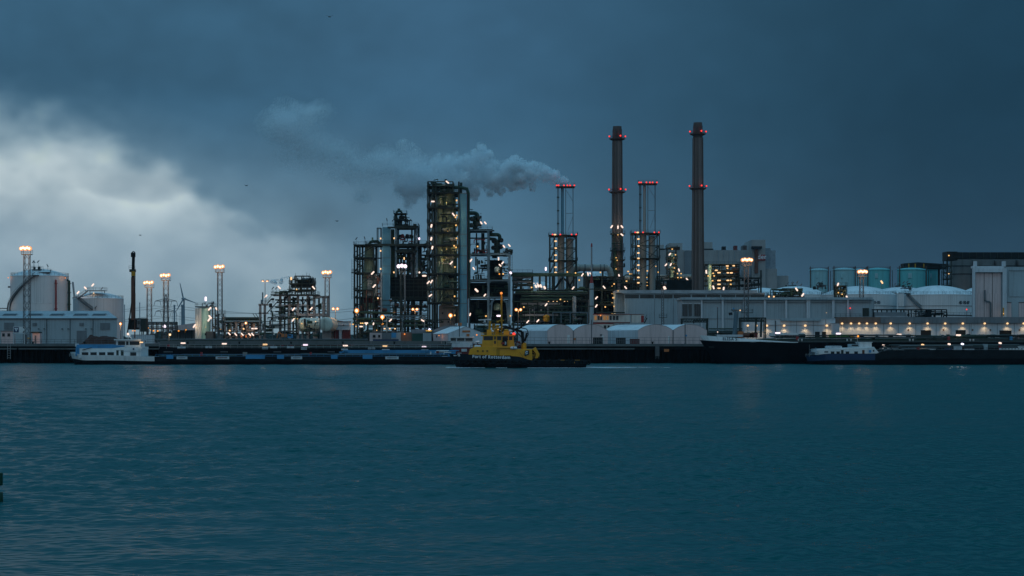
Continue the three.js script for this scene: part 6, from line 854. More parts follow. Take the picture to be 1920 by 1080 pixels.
{
  const mk = (x0, x1, y0, d, lab, sd) => { const t = new Thing('loading_arm_frame', lab, 'loading gantry', (x0 + x1) / 2, d); for (const z of [0, -3]) { for (const x of [x0 + 1, x1 - 1]) t.bar('leg', 'steel_dark', [x, base(d), z], [x, y0, z], 0.3); t.bar('chord', 'steel_dark', [x0, y0, z], [x1, y0, z], 0.24); t.bar('chord', 'steel_dark', [x0, y0 + 6.5, z], [x1, y0 + 6.5, z], 0.22); for (let x = x0; x < x1 - 4; x += 5) { t.bar('web', 'steel_dark', [x, y0, z], [x + 2.5, y0 + 6.5, z], 0.16); t.bar('web', 'steel_dark', [x + 2.5, y0 + 6.5, z], [x + 5, y0, z], 0.16); } } t.clutter(x0 + 2, y0 + 2, x1 - 2, base(d) - 3, 6, sd, { zf: 0, zb: -3, mats: ['steel_dark', 'steel_green', 'steel_black'] }); return t; };
  mk(1278, 1328, 597.5, 530, 'dark green truss gantry rising behind the second arched shed', 91); const g = mk(1388, 1436.5, 596, 478, 'dark truss loading gantry above the black ship deck', 92); for (const x of [1416, 1426]) g.bar('loading_arm', 'steel_dark', [x, 632, 0.6], [x + 1, 598, 0.6], 0.5);
}
{
  const t = new Thing('trailer', 'long white tanker trailer with red marks by the wall lamps', 'trailer', 1475, 505); t.box('tank_body', 'white_paint', 1443, 624, 1508, 630, 0, 2.4); t.box('chassis', 'steel_dark', 1445, 630, 1506, 632, 0, 2); for (const x of [1449, 1456, 1490, 1497, 1503]) { const g = new THREE.CylinderGeometry(0.5, 0.5, 0.35, 14).rotateX(Math.PI / 2); t.at('wheel', g, 'rubber', t.X(x), 0.5, 1); } for (let i = 0; i < 6; i++) t.box('red_mark', 'red_paint', 1470 + i * 5, 628, 1473 + i * 5, 630, 1.22, 0.05);
  for (const [a, b, m, lab] of [[1555, 1575, 'green_paint', 'bright green skip, first of the pair below the wall lamps'], [1576, 1591, 'green_paint', 'bright green skip, second of the pair, beside the yellow block'], [1594, 1600, 'yellow_paint', 'small yellow block next to the green skips']]) { const u = new Thing('skip', lab, 'skip', (a + b) / 2, 500); const sh = new THREE.Shape(), w = (b - a) * u.s; sh.moveTo(-w * 0.42, 0); sh.lineTo(w * 0.42, 0); sh.lineTo(w / 2, 1.5); sh.lineTo(-w / 2, 1.5); const gm = new THREE.ExtrudeGeometry(sh, { depth: 1.8, bevelEnabled: true, bevelSize: 0.04, bevelThickness: 0.04, bevelSegments: 1 }); u.at('body', gm, m, 0, 1.0, -0.9); u.box('stand', 'steel_dark', a + 1, 638, b - 1, base(500), 0, 1.6); u.at('rim', boxGeo(w + 0.2, 0.12, 2), m, 0, 2.55, 0); }
  const c = new Thing('parked_car', 'dark parked car by the white doors of the lamp lit warehouse', 'car', 1628, 520); const sh = new THREE.Shape(); sh.moveTo(-2.1, 0.35); sh.lineTo(2.1, 0.35); sh.lineTo(2.1, 0.85); sh.lineTo(1.35, 0.98); sh.lineTo(0.7, 1.45); sh.lineTo(-1.1, 1.45); sh.lineTo(-1.75, 0.98); sh.lineTo(-2.1, 0.9); c.add('body', new THREE.ExtrudeGeometry(sh, { depth: 1.6, bevelEnabled: true, bevelSize: 0.06, bevelThickness: 0.06, bevelSegments: 2 }).translate(0, 0, -0.8), 'steel_black'); for (const x of [-1.3, 1.3]) for (const z of [0.82, -0.82]) c.at('wheel', new THREE.CylinderGeometry(0.33, 0.33, 0.2, 14).rotateX(Math.PI / 2), 'rubber', x, 0.33, z); c.at('window', boxGeo(1.5, 0.35, 0.04), 'glass_dark', -0.2, 1.18, 0.88);
}
for (const [x, y, d, m, lab] of [[1121, 633, 470, 'steel_black', 'small dark cabinet at the railing before the first arched shed'], [1164, 634, 486, 'steel_black', 'dark stacked gear in front of the second arched shed'], [1190, 636, 486, 'dark_red', 'dark red low gear beside the second arched shed']]) { const t = new Thing('gear_box', lab, 'equipment box', x, d); t.box('body', m, x - 9, y, x + 9, base(d), 0, 1); t.box('lid', 'steel_dark', x - 9.4, y - 0.6, x + 9.4, y, 0, 1.1); for (let k = -2; k < 3; k++) t.box('slat', 'steel_grey', x + k * 3.4, y + 1, x + k * 3.4 + 1, base(d) - 1, 0.52, 0.06); }
{
  const t = new Thing('digger', 'small orange and blue digger parked before the small plant', 'digger', 538, 520); t.box('body', 'orange_paint', 528, 626, 538, 632, 0, 1.6); t.box('cab', 'blue_tarp', 540, 627, 549, 634, 0, 1.5); t.box('cab_window', 'glass_dark', 541, 628, 547, 630.5, 0.78, 0.06); const g = new THREE.CapsuleGeometry(0.5, 2.6, 4, 12); g.rotateZ(Math.PI / 2); t.at('track', g, 'rubber', 0.1, 0.55, 0.6); t.at('track', g, 'rubber', 0.1, 0.55, -0.6); t.bar('boom', 'orange_paint', [530, 628, 0], [522, 622, 0], 0.3); t.bar('dipper', 'orange_paint', [522, 622, 0], [519, 634, 0], 0.24);
}
{
  const t = new Thing('channel_buoy', 'dark green channel buoy cut off by the picture edge in the foreground water', 'buoy', -7, 66, { y: 0 }), s = t.s; t.add('float', latheGeo([[0, -0.5], [0.24, -0.4], [0.25, 0.05], [0.235, 0.35], [0.12, 0.36]], 24), 'buoy_green'); t.add('tower', latheGeo([[0.12, 0.36], [0.12, 0.6], [0.2, 0.62]], 16), 'steel_dark'); t.add('upper_body', latheGeo([[0.2, 0.6], [0.235, 0.62], [0.24, 1.05], [0.2, 1.09], [0.05, 1.1]], 24), 'buoy_green'); t.add('foot', latheGeo([[0.252, -0.45], [0.256, -0.02]], 24), 'black_hull');
}
for (const [px, py, d, w, lab] of [[263, 441, 260, 0.32, 'lone gull in the bright sky above the piling rig'], [632, 414.5, 230, 0.45, 'gull gliding left of the big plant block'], [618, 31.5, 220, 0.75, 'gull high in the dark cloud near the top'], [462, 348, 240, 0.5, 'gull in the grey cloud left of the steam']]) {
  const t = new Thing('gull', lab, 'bird', px, d, { y: PY(py, d) }), b = new THREE.SphereGeometry(0.12, 10, 8); b.scale(1.5, 0.5, 0.6); t.add('body', b, 'steel_grey'); for (const k of [-1, 1]) { const sh = new THREE.Shape(); sh.moveTo(0, -0.1); sh.quadraticCurveTo(w * 0.3, 0.12, w * 0.6, 0.02); sh.quadraticCurveTo(w * 0.3, 0.02, 0, 0.1); const g = new THREE.ExtrudeGeometry(sh, { depth: 0.02, bevelEnabled: false }); g.rotateX(-1.2); g.rotateZ(0.35); if (k < 0) g.rotateY(Math.PI); t.add('wing', g, 'steel_grey'); }
}
// ---------------------------------------------------------------- vessels
// a hull from bow (x = 0) to stern (x = L): half breadth and sheer along it, stem overhang; v0..v1 picks a band of its height
function hullGeo(o, v0, v1, deck) {
  const n = 48, m = 6, P = [], U = [], I = [], at = (t, v, s) => { const y = mix(o.keel ?? -0.7, o.sheer(t), v), w = o.half(t) * (o.flat ? 1 : mix(o.foot ?? 0.9, 1, Math.pow(v, 0.7))); return [t * o.L + (o.over ?? 0) * (1 - v) * Math.pow(Math.max(0, 1 - t * (o.overT ?? 9)), 1.3) - (o.stern ?? 0) * (1 - v) * smooth(0.9, 1, t), y, s * w]; };
  const put = (p, u) => { P.push(...p); U.push(...u); };
  for (const s of [1, -1]) { const b = P.length / 3; for (let i = 0; i <= n; i++) { const t = i / n < 0.3 ? Math.pow(i / n / 0.3, 1.6) * 0.3 : i / n; for (let j = 0; j <= m; j++) { const p = at(t, mix(v0, v1, j / m), s); put(p, [p[0], p[1]]); } }
    for (let i = 0; i < n; i++) for (let j = 0; j < m; j++) { const a = b + i * (m + 1) + j, c = a + m + 1; if (s > 0) I.push(a, c, a + 1, c, c + 1, a + 1); else I.push(a, a + 1, c, c, a + 1, c + 1); } }
  { const b = P.length / 3; for (let j = 0; j <= m; j++) for (const s of [1, -1]) { const p = at(1, mix(v0, v1, j / m), s); put(p, [p[2], p[1]]); } for (let j = 0; j < m; j++) { const a = b + j * 2; I.push(a, a + 1, a + 2, a + 1, a + 3, a + 2); } }
  if (deck !== undefined) { const b = P.length / 3; for (let i = 0; i <= n; i++) { const t = i / n < 0.3 ? Math.pow(i / n / 0.3, 1.6) * 0.3 : i / n; for (const s of [1, -1]) { const p = at(t, v1, s * 0.98); p[1] -= deck; put(p, [p[0], p[2]]); } } for (let i = 0; i < n; i++) { const a = b + i * 2; I.push(a, a + 2, a + 1, a + 1, a + 2, a + 3); } }
  const g = new THREE.BufferGeometry(); g.setAttribute('position', new THREE.Float32BufferAttribute(P, 3)); g.setAttribute('uv', new THREE.Float32BufferAttribute(U, 2)); g.setIndex(I); g.computeVertexNormals(); if (o.flip) { g.scale(-1, 1, 1); const ix = g.index.array; for (let i = 0; i < ix.length; i += 3) { const q = ix[i]; ix[i] = ix[i + 1]; ix[i + 1] = q; } g.computeVertexNormals(); } return g;
}
const bowShape = (B, tb, ts = 0.03, pw = 0.55) => (t) => B * Math.min(Math.pow(Math.min(1, t / tb + 1e-4), pw), mix(0.78, 1, Math.min(1, (1 - t) / ts)));
const barge = (x0, d, o) => { const t = new Thing('barge', o.label, 'barge', x0, d, { y: 0 }); t.d = d; return t; };
function shipText(t, word, px, py, size, z, material, slope = 0, bend) { const gs = []; let x = t.X(px) - word.length * size * 0.36; for (const c of word) { if (c === ' ') { x += size * 0.4; continue; } const g = new TextGeometry(c, { font, size, depth: 0.04, curveSegments: 3 }); g.computeBoundingBox(); const w = g.boundingBox.max.x - g.boundingBox.min.x; g.translate(x - g.boundingBox.min.x, t.Y(py) + slope * (x - t.X(px)), bend ? bend(x + w / 2) : z); gs.push(g); x += w + size * 0.14; } return t.add('lettering', gs, material); }

{ // inner left barge: high dark hull, part of it bright blue, catwalk lamps and name boards
  const d = 453.6, t = barge(862, d, { label: 'high dark tank barge with catwalk lamps, moored against the quay behind the white cabin barge' }), L = 76, s = t.s, o = { L, half: bowShape(5.4, 0.06, 0.05), sheer: (q) => 4.0 + 0.5 * smooth(0.92, 1, q), keel: -0.5, over: 1.5, flip: true };
  t.add('hull', hullGeo(o, 0, 0.62), 'black_hull'); t.add('upper_hull', hullGeo(o, 0.62, 1, 0.1), 'black_hull'); t.g.children.forEach((m) => { });
  t.box('blue_side', 'blue_tarp', 650, 656, 856, 664.5, 5.5, 0.14); t.box('blue_side', 'blue_tarp', 640, 659, 656, 661, 5.5, 0.14); t.bar('blue_brace', 'blue_tarp', [641, 663, 5.55], [650, 656.5, 5.55], 0.25);
  t.box('trunk_deck', 'deck_paint', 308, 650.5, 850, 654, 0, 7.6); t.rail('galvanised', [t.P(306, 653.5, 5.1), t.P(848, 653.5, 5.1)], 1.0, null, 'railing'); for (const [y, z] of [[650.5, 1.6], [649.6, 0.6], [650.2, -0.8]]) t.pipe('deck_pipe', z > 1 ? 'steel_grey' : 'steel_green', [[312, y, z], [846, y, z]], 0.14);
  for (const [a, b, y] of [[340, 355, 649.7], [346, 349.5, 648], [392, 404, 648.5], [497, 508, 650.3], [512, 525, 648.6], [543, 556, 648.8], [569, 580, 651.2], [644, 656, 652.5], [693, 699.6, 651.5], [700.3, 706.5, 651.5], [719, 733, 654.2], [792, 805, 655]]) t.box('name_board', 'cladding_white', a, y, b, y + (b - a > 9 ? 4 : 3), 5.35, 0.08); for (const [a, y] of [[397, 649.2], [548.5, 649.2], [702, 652.2]]) t.box('board_divider', 'steel_dark', a, y, a + 0.7, y + 3.4, 5.42, 0.04);
  for (const [x, y, m] of [[318, 645.5, 'red_paint'], [547, 646.5, 'dark_red'], [763, 662, 'red_paint'], [746, 652, 'red_paint']]) t.box('red_locker', m, x, y, x + 4, y + 4.5, x === 763 ? 5.62 : 3, x === 763 ? 0.12 : 0.6); t.clutter(312, 645, 845, 652, 50, 101, { zf: 3, zb: -3, mats: ['steel_dark', 'steel_grey', 'steel_black', 'dark_red'] });
  for (const [i, x, y, k] of [[0, 345.5, 643.4, 'white_pink'], [1, 422.5, 644.6, 'white_pink'], [2, 498.5, 646, 'warm'], [3, 574, 646.6, 'violet_white'], [4, 648.7, 648, 'white_pink'], [5, 722.8, 649.2, 'warm'], [6, 795.7, 650.3, 'violet_white']]) { t.bar('lamp_pole', 'steel_grey', [x, 655, 1.2], [x, y - 0.6, 1.2], 0.09); t.box('lamp_hood', 'steel_grey', x - 4.8, y - 2, x + 4.8, y - 1.3, 1.3, 0.5); t.lamp(x, y, 1.6, k, { len: 0.95, r: 0.2, tilt: Math.PI / 2, cd: 26, name: 'deck_lamp' }); }
  // its white and red wheelhouse, half behind the tug
  t.box('wheelhouse_base', 'dark_red', 846, 651, 892, 664, 0, 7); t.box('wheelhouse_base', 'cladding_white', 848, 643.5, 886, 651, 0, 6.4); t.box('wheelhouse', 'cladding_white', 845, 632.5, 887.5, 642.2, 0, 5.2).scale.set(0.98, 1, 1); t.box('roof', 'white_paint', 843.5, 631.4, 889, 633, 0, 5.8); for (const [a, b] of [[845.5, 855.5], [857.5, 871.5], [873, 886.5]]) t.box('window', 'glass_dark', a, 634, b, 640, 2.62, 0.08); t.rail('white_paint', [t.P(838, 646, 3), t.P(892, 646, 3)], 0.9); t.box('porthole_block', 'cladding_white', 866, 654, 876, 659, 3.55, 0.12); t.clutter(884, 640, 900, 652, 12, 103, { zf: 3, zb: 1, mats: ['red_paint', 'dark_red', 'white_paint'] }); t.lamp(894.3, 628, 2.6, 'sodium', { r: 0.2, cd: 6, name: 'mast_lamp' });
}
{ // outer left barge: white cabin at the stern, low cargo deck with blue tarpaulins
  const d = 441.8, t = barge(132, d, { label: 'low barge with white cabin and blue tarpaulin, name in blue on its white bow strip' }), o = { L: 98, half: bowShape(5.5, 0.05, 0.03), sheer: (q) => 2.35 + 0.75 * smooth(0.05, 0.0, q) - 0.35 * smooth(0.1, 0.22, q), keel: -0.6, over: 1.2 };
  t.add('hull', hullGeo(o, 0, 0.56), 'black_hull'); { const w = { ...o, L: 22, half: (q) => o.half(q * 22 / 98) + 0.02, sheer: (q) => o.sheer(q * 22 / 98) }; t.add('white_strake', hullGeo({ ...w, overT: 2 }, 0.56, 1, 0.05), 'white_paint'); } { const w = { ...o, half: (q) => Math.min(o.half(q) - 0.02, q < 0.2 ? 0.1 : 99), over: 0 }; t.add('upper_hull', hullGeo(w, 0.56, 1, 0.15), 'hull_grey'); }
  t.box('deckhouse', 'white_paint', 156.5, 653, 271, 668.5, -0.2, 8.6); const slope = new THREE.Shape(); slope.moveTo(t.X(203), t.Y(655)); slope.lineTo(t.X(240), t.Y(650)); slope.lineTo(t.X(272), t.Y(650)); slope.lineTo(t.X(272), t.Y(655)); t.add('upper_house', new THREE.ExtrudeGeometry(slope, { depth: 8, bevelEnabled: false }).translate(0, 0, -4.2), 'white_paint'); t.box('house_trim', 'cladding', 236, 657.8, 271, 658.6, 4.14, 0.06); t.box('deck_band', 'cladding_white', 156, 668, 274, 671.5, 0, 9.4);
  for (const [a, b] of [[161, 173], [177, 188.5], [193, 204.5], [208.5, 220.5], [251, 262]]) { t.box('window', 'glass_dark', a, 660.5, b, 666.6, 4.13, 0.1); t.box('window_frame', 'cladding', a - 0.6, 659.8, b + 0.6, 660.5, 4.14, 0.1); } t.box('porch', 'steel_dark', 225, 656.5, 238.5, 668.5, 4.08, 0.12); t.box('porch_door', 'white_paint', 229.5, 657, 233.5, 668, 4.16, 0.08); t.box('emblem_plate', 'blue_hull', 255.5, 652.4, 258.5, 656, 4.16, 0.05);
  t.box('tarpaulin', 'blue_tarp', 150, 646, 206, 654, -0.4, 7.8); { const sh = new THREE.Shape(); sh.moveTo(t.X(204), t.Y(654)); sh.lineTo(t.X(204), t.Y(646.2)); sh.lineTo(t.X(238), t.Y(648)); sh.lineTo(t.X(238), t.Y(650)); t.add('tarpaulin', new THREE.ExtrudeGeometry(sh, { depth: 7.4, bevelEnabled: false }).translate(0, 0, -4), 'blue_tarp'); } for (const x of [151, 155]) t.bar('tarp_leg', 'blue_tarp', [x - 1, 667, 3.6], [x, 650, 3.6], 0.45); t.at('white_locker', boxGeo(0.7, 0.7, 1), 'white_paint', t.X(149), t.Y(647), 2.4); t.clutter(160, 653, 204, 655, 8, 104, { zf: 4, zb: 2, mats: ['steel_dark', 'white_paint'] }); t.bar('crane_arm', 'steel_dark', [162, 656, 4.2], [180, 651.5, 4.2], 0.14); t.rail('galvanised', [t.P(134, 668.5, 2), t.P(148, 670, 5)], 0.7);
  t.box('wheelhouse', 'white_paint', 222, 636.5, 267.5, 650, 0, 5.4); for (const [a, b] of [[226, 239], [241, 245.5], [247.5, 266]]) t.box('window', 'glass_dark', a, 639.8, b, 646.8, 2.72, 0.08); t.box('roof', 'white_paint', 219, 635.8, 269, 638, 0, 6.4); t.bar('mast', 'galvanised', [240.5, 637, 0], [240.5, 626.5, 0], 0.1); t.bar('mast_stay', 'white_paint', [248, 637, 0], [241, 627, 0], 0.12); t.lamp(240.3, 626.3, 0.2, 'white_pink', { r: 0.3, cd: 26, name: 'mast_lamp' }); t.lamp(269.5, 641.8, 2.8, 'warm', { len: 0.6, r: 0.16, tilt: 1.57, cd: 14, name: 'deck_lamp' });
  shipText(t, 'PHILOS', 182, 672.6, 0.52, 5.34, 'blue_tarp', 0); t.box('trunk_deck', 'deck_paint', 300, 668.5, 870, 671, 0, 8.6); for (const [y, z] of [[667, 2.6], [667.4, 1], [666.8, -1]]) t.pipe('deck_pipe', z > 2 ? 'steel_green' : 'steel_grey', [[300, y, z], [868, y, z]], 0.15); t.rail('blue_tarp', [t.P(300, 671.6, 5.3), t.P(868, 671.6, 5.3)], 1.0, null, 'railing');
  for (const [a, b, m] of [[320, 333, 'blue_tarp'], [467, 502.5, 'blue_tarp'], [525, 538, 'blue_tarp'], [625, 637, 'blue_tarp'], [683.5, 701.5, 'blue_tarp']]) t.box('blue_board', m, a, 665.2, b, 672.4, 5.58, 0.08); for (const [a, b] of [[339, 359], [411.5, 436.5], [551, 571.5], [725.5, 750]]) { t.box('white_board', 'cladding_white', a, 668, b, 673, 5.6, 0.08); t.box('board_print', a === 411.5 ? 'dark_red' : 'cladding_grey', a + 3.5, 669.6, b - 3.5, 671.2, 5.65, 0.04); }
  for (const [x, m] of [[380, 'red_paint'], [459, 'concrete'], [583.5, 'red_paint'], [855, 'dark_red']]) t.box('locker', m, x, 660, x + (x === 459 ? 7.5 : 3.5), 667, 3, 0.8); t.clutter(304, 663.5, 866, 669, 60, 105, { zf: 4, zb: -3, mats: ['steel_dark', 'steel_black', 'steel_grey', 'deck_paint'] }); for (const [a, b] of [[310, 325], [416, 428], [515, 528], [616, 628]]) t.box('tank_hatch', 'steel_grey', a, 659, b, 660.4, 1.5, 1.6); t.clutter(800, 655, 866, 670, 22, 106, { zf: 4.4, zb: 1, mats: ['white_paint', 'blue_tarp', 'steel_grey', 'dark_red'] });
}
{ // big dark ship with the white bow strip
  const d = 452, t = new Thing('tanker_ship', 'big black hulled ship with a white bow strip and dark name lettering', 'ship', 1312, d, { y: 0 }), o = { L: 100, half: bowShape(6.4, 0.12, 0.04, 0.6), sheer: (q) => 5.5 + 1.75 * Math.pow(Math.max(0, 1 - q * 4.4), 1.1), keel: -0.8, over: 4.6, overT: 10, foot: 0.72 };
  t.add('hull', hullGeo({ ...o, sheer: (q) => o.sheer(q) - 1.2 * smooth(0.24, 0, q) }, 0, 1, 0.1), 'black_hull'); { const q0 = 24 / 100, st = { ...o, L: 24, half: (q) => o.half(q * q0) + 0.03, overT: 10 * q0, sheer: (q) => o.sheer(q * q0) + 0.04, keel: undefined }; const top = (q) => o.sheer(q * q0), bot = (q) => mix(top(q) - 1.25, top(q) - 0.1, smooth(0.05, 1, q)); const P = [], U = [], I = []; for (const s of [1, -1]) { const b = P.length / 3; for (let i = 0; i <= 40; i++) { const q = Math.pow(i / 40, 1.5), w = st.half(q) + 0.02; for (const [y, inn] of [[bot(q), 0], [top(q) + 0.05, 0.75 * (1 - q)]]) { const v = (y + 0.8) / (o.sheer(q * q0) + 0.8); P.push(q * 24 + o.over * (1 - v) * Math.pow(Math.max(0, 1 - q * q0 * 10), 1.3), y, s * Math.max(0.02, w * mix(o.foot, 1, Math.pow(Math.min(1, v), 0.7)) + 0.02 - inn)); U.push(q * 24, y); } } for (let i = 0; i < 40; i++) { const a = b + i * 2; if (s > 0) I.push(a, a + 2, a + 1, a + 2, a + 3, a + 1); else I.push(a, a + 1, a + 2, a + 2, a + 1, a + 3); } } const g = new THREE.BufferGeometry(); g.setAttribute('position', new THREE.Float32BufferAttribute(P, 3)); g.setAttribute('uv', new THREE.Float32BufferAttribute(U, 2)); g.setIndex(I); g.computeVertexNormals(); t.add('white_bow_strip', g, 'white_paint'); }
  shipText(t, 'ELISA S', 1365, 638.2, 0.72, 0, 'lettering_dark', -0.028, (x) => o.half(Math.max(0.01, x / 100)) * 0.985 + 0.06);
  t.box('anchor_pocket', 'steel_black', 1326, 649, 1336, 652.5, 3.9, 0.3); t.bar('mast', 'steel_blue', [1377, 632, 0], [1381, 583, 0], 0.55, 10); t.bar('mast_arm', 'steel_grey', [1371, 581, 0], [1388, 582.5, 0], 0.35); t.bar('mast_arm', 'steel_grey', [1376, 584.5, 0], [1371, 580, 0], 0.3); t.bar('mast_arm', 'steel_grey', [1381, 585, 0], [1387, 581, 0], 0.3); t.box('blue_flag', 'blue_tarp', 1374, 577, 1377, 580, 0, 0.05); { const g = boxGeo(0.95, 0.7, 0.04); g.rotateZ(0.12); t.at('dark_flag', g, 'navy_hull', t.X(1369.8), t.Y(588.5), 0); } t.lamp(1387.5, 582, 0.3, 'warm', { r: 0.16, cd: 4, name: 'mast_lamp' }); t.lamp(1345.3, 622.5, 0.3, 'white_pink', { r: 0.14, cd: 3, name: 'mast_lamp' });
  t.box('foredeck_house', 'cladding_white', 1343, 627.5, 1394, 631.5, -1, 5); t.box('foredeck_gear', 'steel_dark', 1330, 628, 1342, 631, 0, 3); for (const [a, b, y, m] of [[1383, 1393, 621.5, 'orange_paint'], [1395, 1402, 625, 'orange_paint'], [1404, 1412, 626.5, 'orange_paint'], [1415, 1419, 624, 'dark_red'], [1393, 1414, 624, 'steel_rust']]) { t.box('orange_winch', m, a, y, b, 633, 0.6, 1.6); } t.at('winch_drum', new THREE.CylinderGeometry(0.6, 0.6, 1.6, 16).rotateZ(Math.PI / 2), 'steel_rust', t.X(1398), t.Y(628), 1.4);
  t.box('trunk_deck', 'deck_paint', 1430, 638, 2040, 642.5, 0, 9); t.rail('steel_green', [t.P(1425, 642.4, 5.6), t.P(2040, 642.4, 5.6)], 1.1, null, 'railing'); for (const [y, z, m] of [[636.5, 3, 'steel_green'], [635.8, 2, 'steel_grey'], [636.2, 0.6, 'steel_green'], [635.4, -1, 'steel_grey']]) t.pipe('deck_pipe', m, [[1430, y, z], [2030, y, z]], 0.16); t.clutter(1420, 628, 1930, 640, 120, 107, { zf: 4, zb: -4, mats: ['steel_dark', 'steel_green', 'steel_grey', 'steel_black', 'deck_paint'] });
  for (const [x, m] of [[1488, 'red_paint'], [1769, 'red_paint'], [1885, 'blue_tarp']]) t.box('locker', m, x, 631, x + 4.5, 638, 4, 0.8); for (const [a] of [[1490], [1496], [1580], [1587], [1696], [1702], [1808], [1814]]) t.box('bollard_post', 'white_paint', a, 635.5, a + 2.4, 639.5, 5.2, 0.4);
  for (const [x, y, k] of [[1455.8, 624.4, 'violet_white'], [1569.3, 625.6, 'violet_white'], [1682.5, 627.2, 'white_pink'], [1793, 628.4, 'white_pink'], [1902, 629.8, 'violet_white']]) { t.bar('lamp_pole', 'steel_grey', [x - 4, 640, 2], [x - 4, y - 1, 2], 0.1); t.bar('lamp_pole', 'steel_grey', [x + 4, 640, 2], [x + 4, y - 1, 2], 0.1); t.box('lamp_hood', 'steel_grey', x - 5, y - 2.2, x + 5, y - 1.5, 2, 0.5); t.lamp(x, y, 2.2, k, { len: 0.95, r: 0.22, tilt: Math.PI / 2, cd: 30, name: 'deck_lamp' }); }
}
{ // outer right barge with the white and blue cabin
  const d = 439, t = barge(1511, d, { label: 'long dark barge with a white and blue stern cabin, lamps along its deck' }), o = { L: 84, half: bowShape(5.6, 0.045, 0.03), sheer: (q) => 2.75 + 0.9 * smooth(0.19, 0.23, q) - 0.5 * smooth(0.06, 0, q), keel: -0.6, over: 1 };
  t.add('hull', hullGeo(o, 0, 0.5), 'black_hull'); t.add('upper_hull', hullGeo(o, 0.5, 1, 0.15), 'hull_grey'); { const w = { ...o, L: 16, half: (q) => o.half(q * 16 / 84) + 0.03, sheer: (q) => o.sheer(q * 16 / 84), overT: 2 }; t.add('blue_strake', hullGeo(w, 0.52, 0.98), 'blue_hull'); }
  const sh = new THREE.Shape(); sh.moveTo(t.X(1526), t.Y(664.5)); sh.lineTo(t.X(1527), t.Y(655)); sh.lineTo(t.X(1632), t.Y(651)); sh.lineTo(t.X(1641), t.Y(662)); sh.lineTo(t.X(1628), t.Y(665.5)); t.add('deckhouse', new THREE.ExtrudeGeometry(sh, { depth: 8.4, bevelEnabled: true, bevelSize: 0.08, bevelThickness: 0.08, bevelSegments: 1 }).translate(0, 0, -4.2), 'white_paint');
  for (const [a, b, m] of [[1552, 1558.5, 'glass_dark'], [1562.5, 1568.5, 'glass_dark'], [1579.5, 1586, 'glass_dark'], [1595.5, 1602, 'glass_dark']]) { t.box('window', m, a, 659, b, 664.6, 4.3, 0.08); t.box('window_frame', 'cladding', a - 0.5, 658.2, b + 0.5, 659, 4.32, 0.08); } t.box('porch', 'steel_dark', 1571, 656, 1575.5, 665, 4.3, 0.1); t.box('brown_door', 'steel_rust', 1610, 656, 1614.5, 664.6, 4.3, 0.08); t.box('blue_emblem', 'blue_tarp', 1622.5, 656, 1627, 661, 4.3, 0.06); t.box('dark_emblem', 'steel_black', 1630, 656, 1632.5, 659, 4.3, 0.06); t.box('roof', 'cladding_white', 1550, 649, 1575, 652.5, 0, 5); t.box('roof_hatch', 'cladding', 1552, 648.2, 1574, 649.2, 0, 5.2); t.box('vent', 'cladding_grey', 1540, 658, 1547, 661, 4.3, 0.1);
  t.box('wheelhouse', 'white_paint', 1608, 642, 1631, 651, 0, 4.4); t.box('wheelhouse_wing', 'cladding', 1592, 645, 1607.8, 651.5, 0, 4); t.box('wheelhouse_roof', 'white_paint', 1606.5, 641.2, 1632.5, 642.2, 0, 4.8); t.box('awning_window', 'glass_dark', 1594, 646, 1606, 649, 2.02, 0.06); t.bar('mast', 'galvanised', [1607, 650, 0.5], [1607, 627, 0.5], 0.1); t.bar('jack_staff', 'steel_grey', [1518, 668, 0], [1518, 646, 0], 0.1); t.lamp(1608, 630.5, 0.6, 'amber', { r: 0.26, cd: 5, name: 'mast_lamp' }); t.clutter(1514, 655, 1528, 668, 18, 108, { zf: 3, zb: -2, mats: ['steel_dark', 'steel_blue', 'blue_hull', 'steel_grey'] }); t.rail('galvanised', [t.P(1513, 668, 4.2), t.P(1528, 666, 4.6)], 0.9);
  t.box('trunk_deck', 'deck_paint', 1650, 655, 2020, 658.5, 0, 8.4); t.rail('steel_grey', [t.P(1645, 658, 5.4), t.P(2020, 658, 5.4)], 0.9, null, 'railing'); for (const [y, z] of [[653.8, 2.4], [653.4, 1], [653.6, -1]]) t.pipe('deck_pipe', 'steel_grey', [[1650, y, z], [2015, y, z]], 0.14); t.clutter(1644, 647, 1925, 657, 90, 109, { zf: 4, zb: -3, mats: ['steel_dark', 'steel_grey', 'steel_black', 'deck_paint', 'blue_hull'] });
  for (const [a, b, y, m] of [[1668, 1688, 655.5, 'white_paint'], [1736, 1746, 654.5, 'white_paint'], [1780, 1795, 649.5, 'cladding_white'], [1800, 1818, 653.5, 'cladding_white'], [1713.5, 1717, 650.5, 'red_paint'], [1763, 1777, 652.5, 'blue_hull'], [1864, 1868, 648, 'red_paint'], [1836, 1843, 645, 'cladding'], [1650, 1664, 654, 'cladding_grey']]) t.box(m === 'red_paint' ? 'red_locker' : 'deck_cover', m, a, y, b, 658.2, 3.6, 1.8); t.box('white_bulwark', 'white_paint', 1862, 652.5, 2020, 655.8, 5.5, 0.12); for (let x = 1866; x < 1925; x += 6) t.box('bulwark_slot', 'steel_dark', x, 653.2, x + 3.4, 654.6, 5.58, 0.04); t.box('white_dome_cover', 'white_paint', 1900, 649.5, 1920, 653, 3, 3);
  for (const [x, y, k] of [[1654.5, 647.8, 'white_pink'], [1727.8, 646.6, 'warm'], [1777.3, 645.3, 'white_pink'], [1802, 645, 'blue_white'], [1872.5, 643.2, 'white_pink']]) { t.bar('lamp_pole', 'steel_grey', [x, 656, 1], [x, y - 0.6, 1], 0.09); t.lamp(x, y, 1.3, k, { len: 0.35, r: 0.26, tilt: 1.4, cd: 22, name: 'deck_lamp' }); }
}
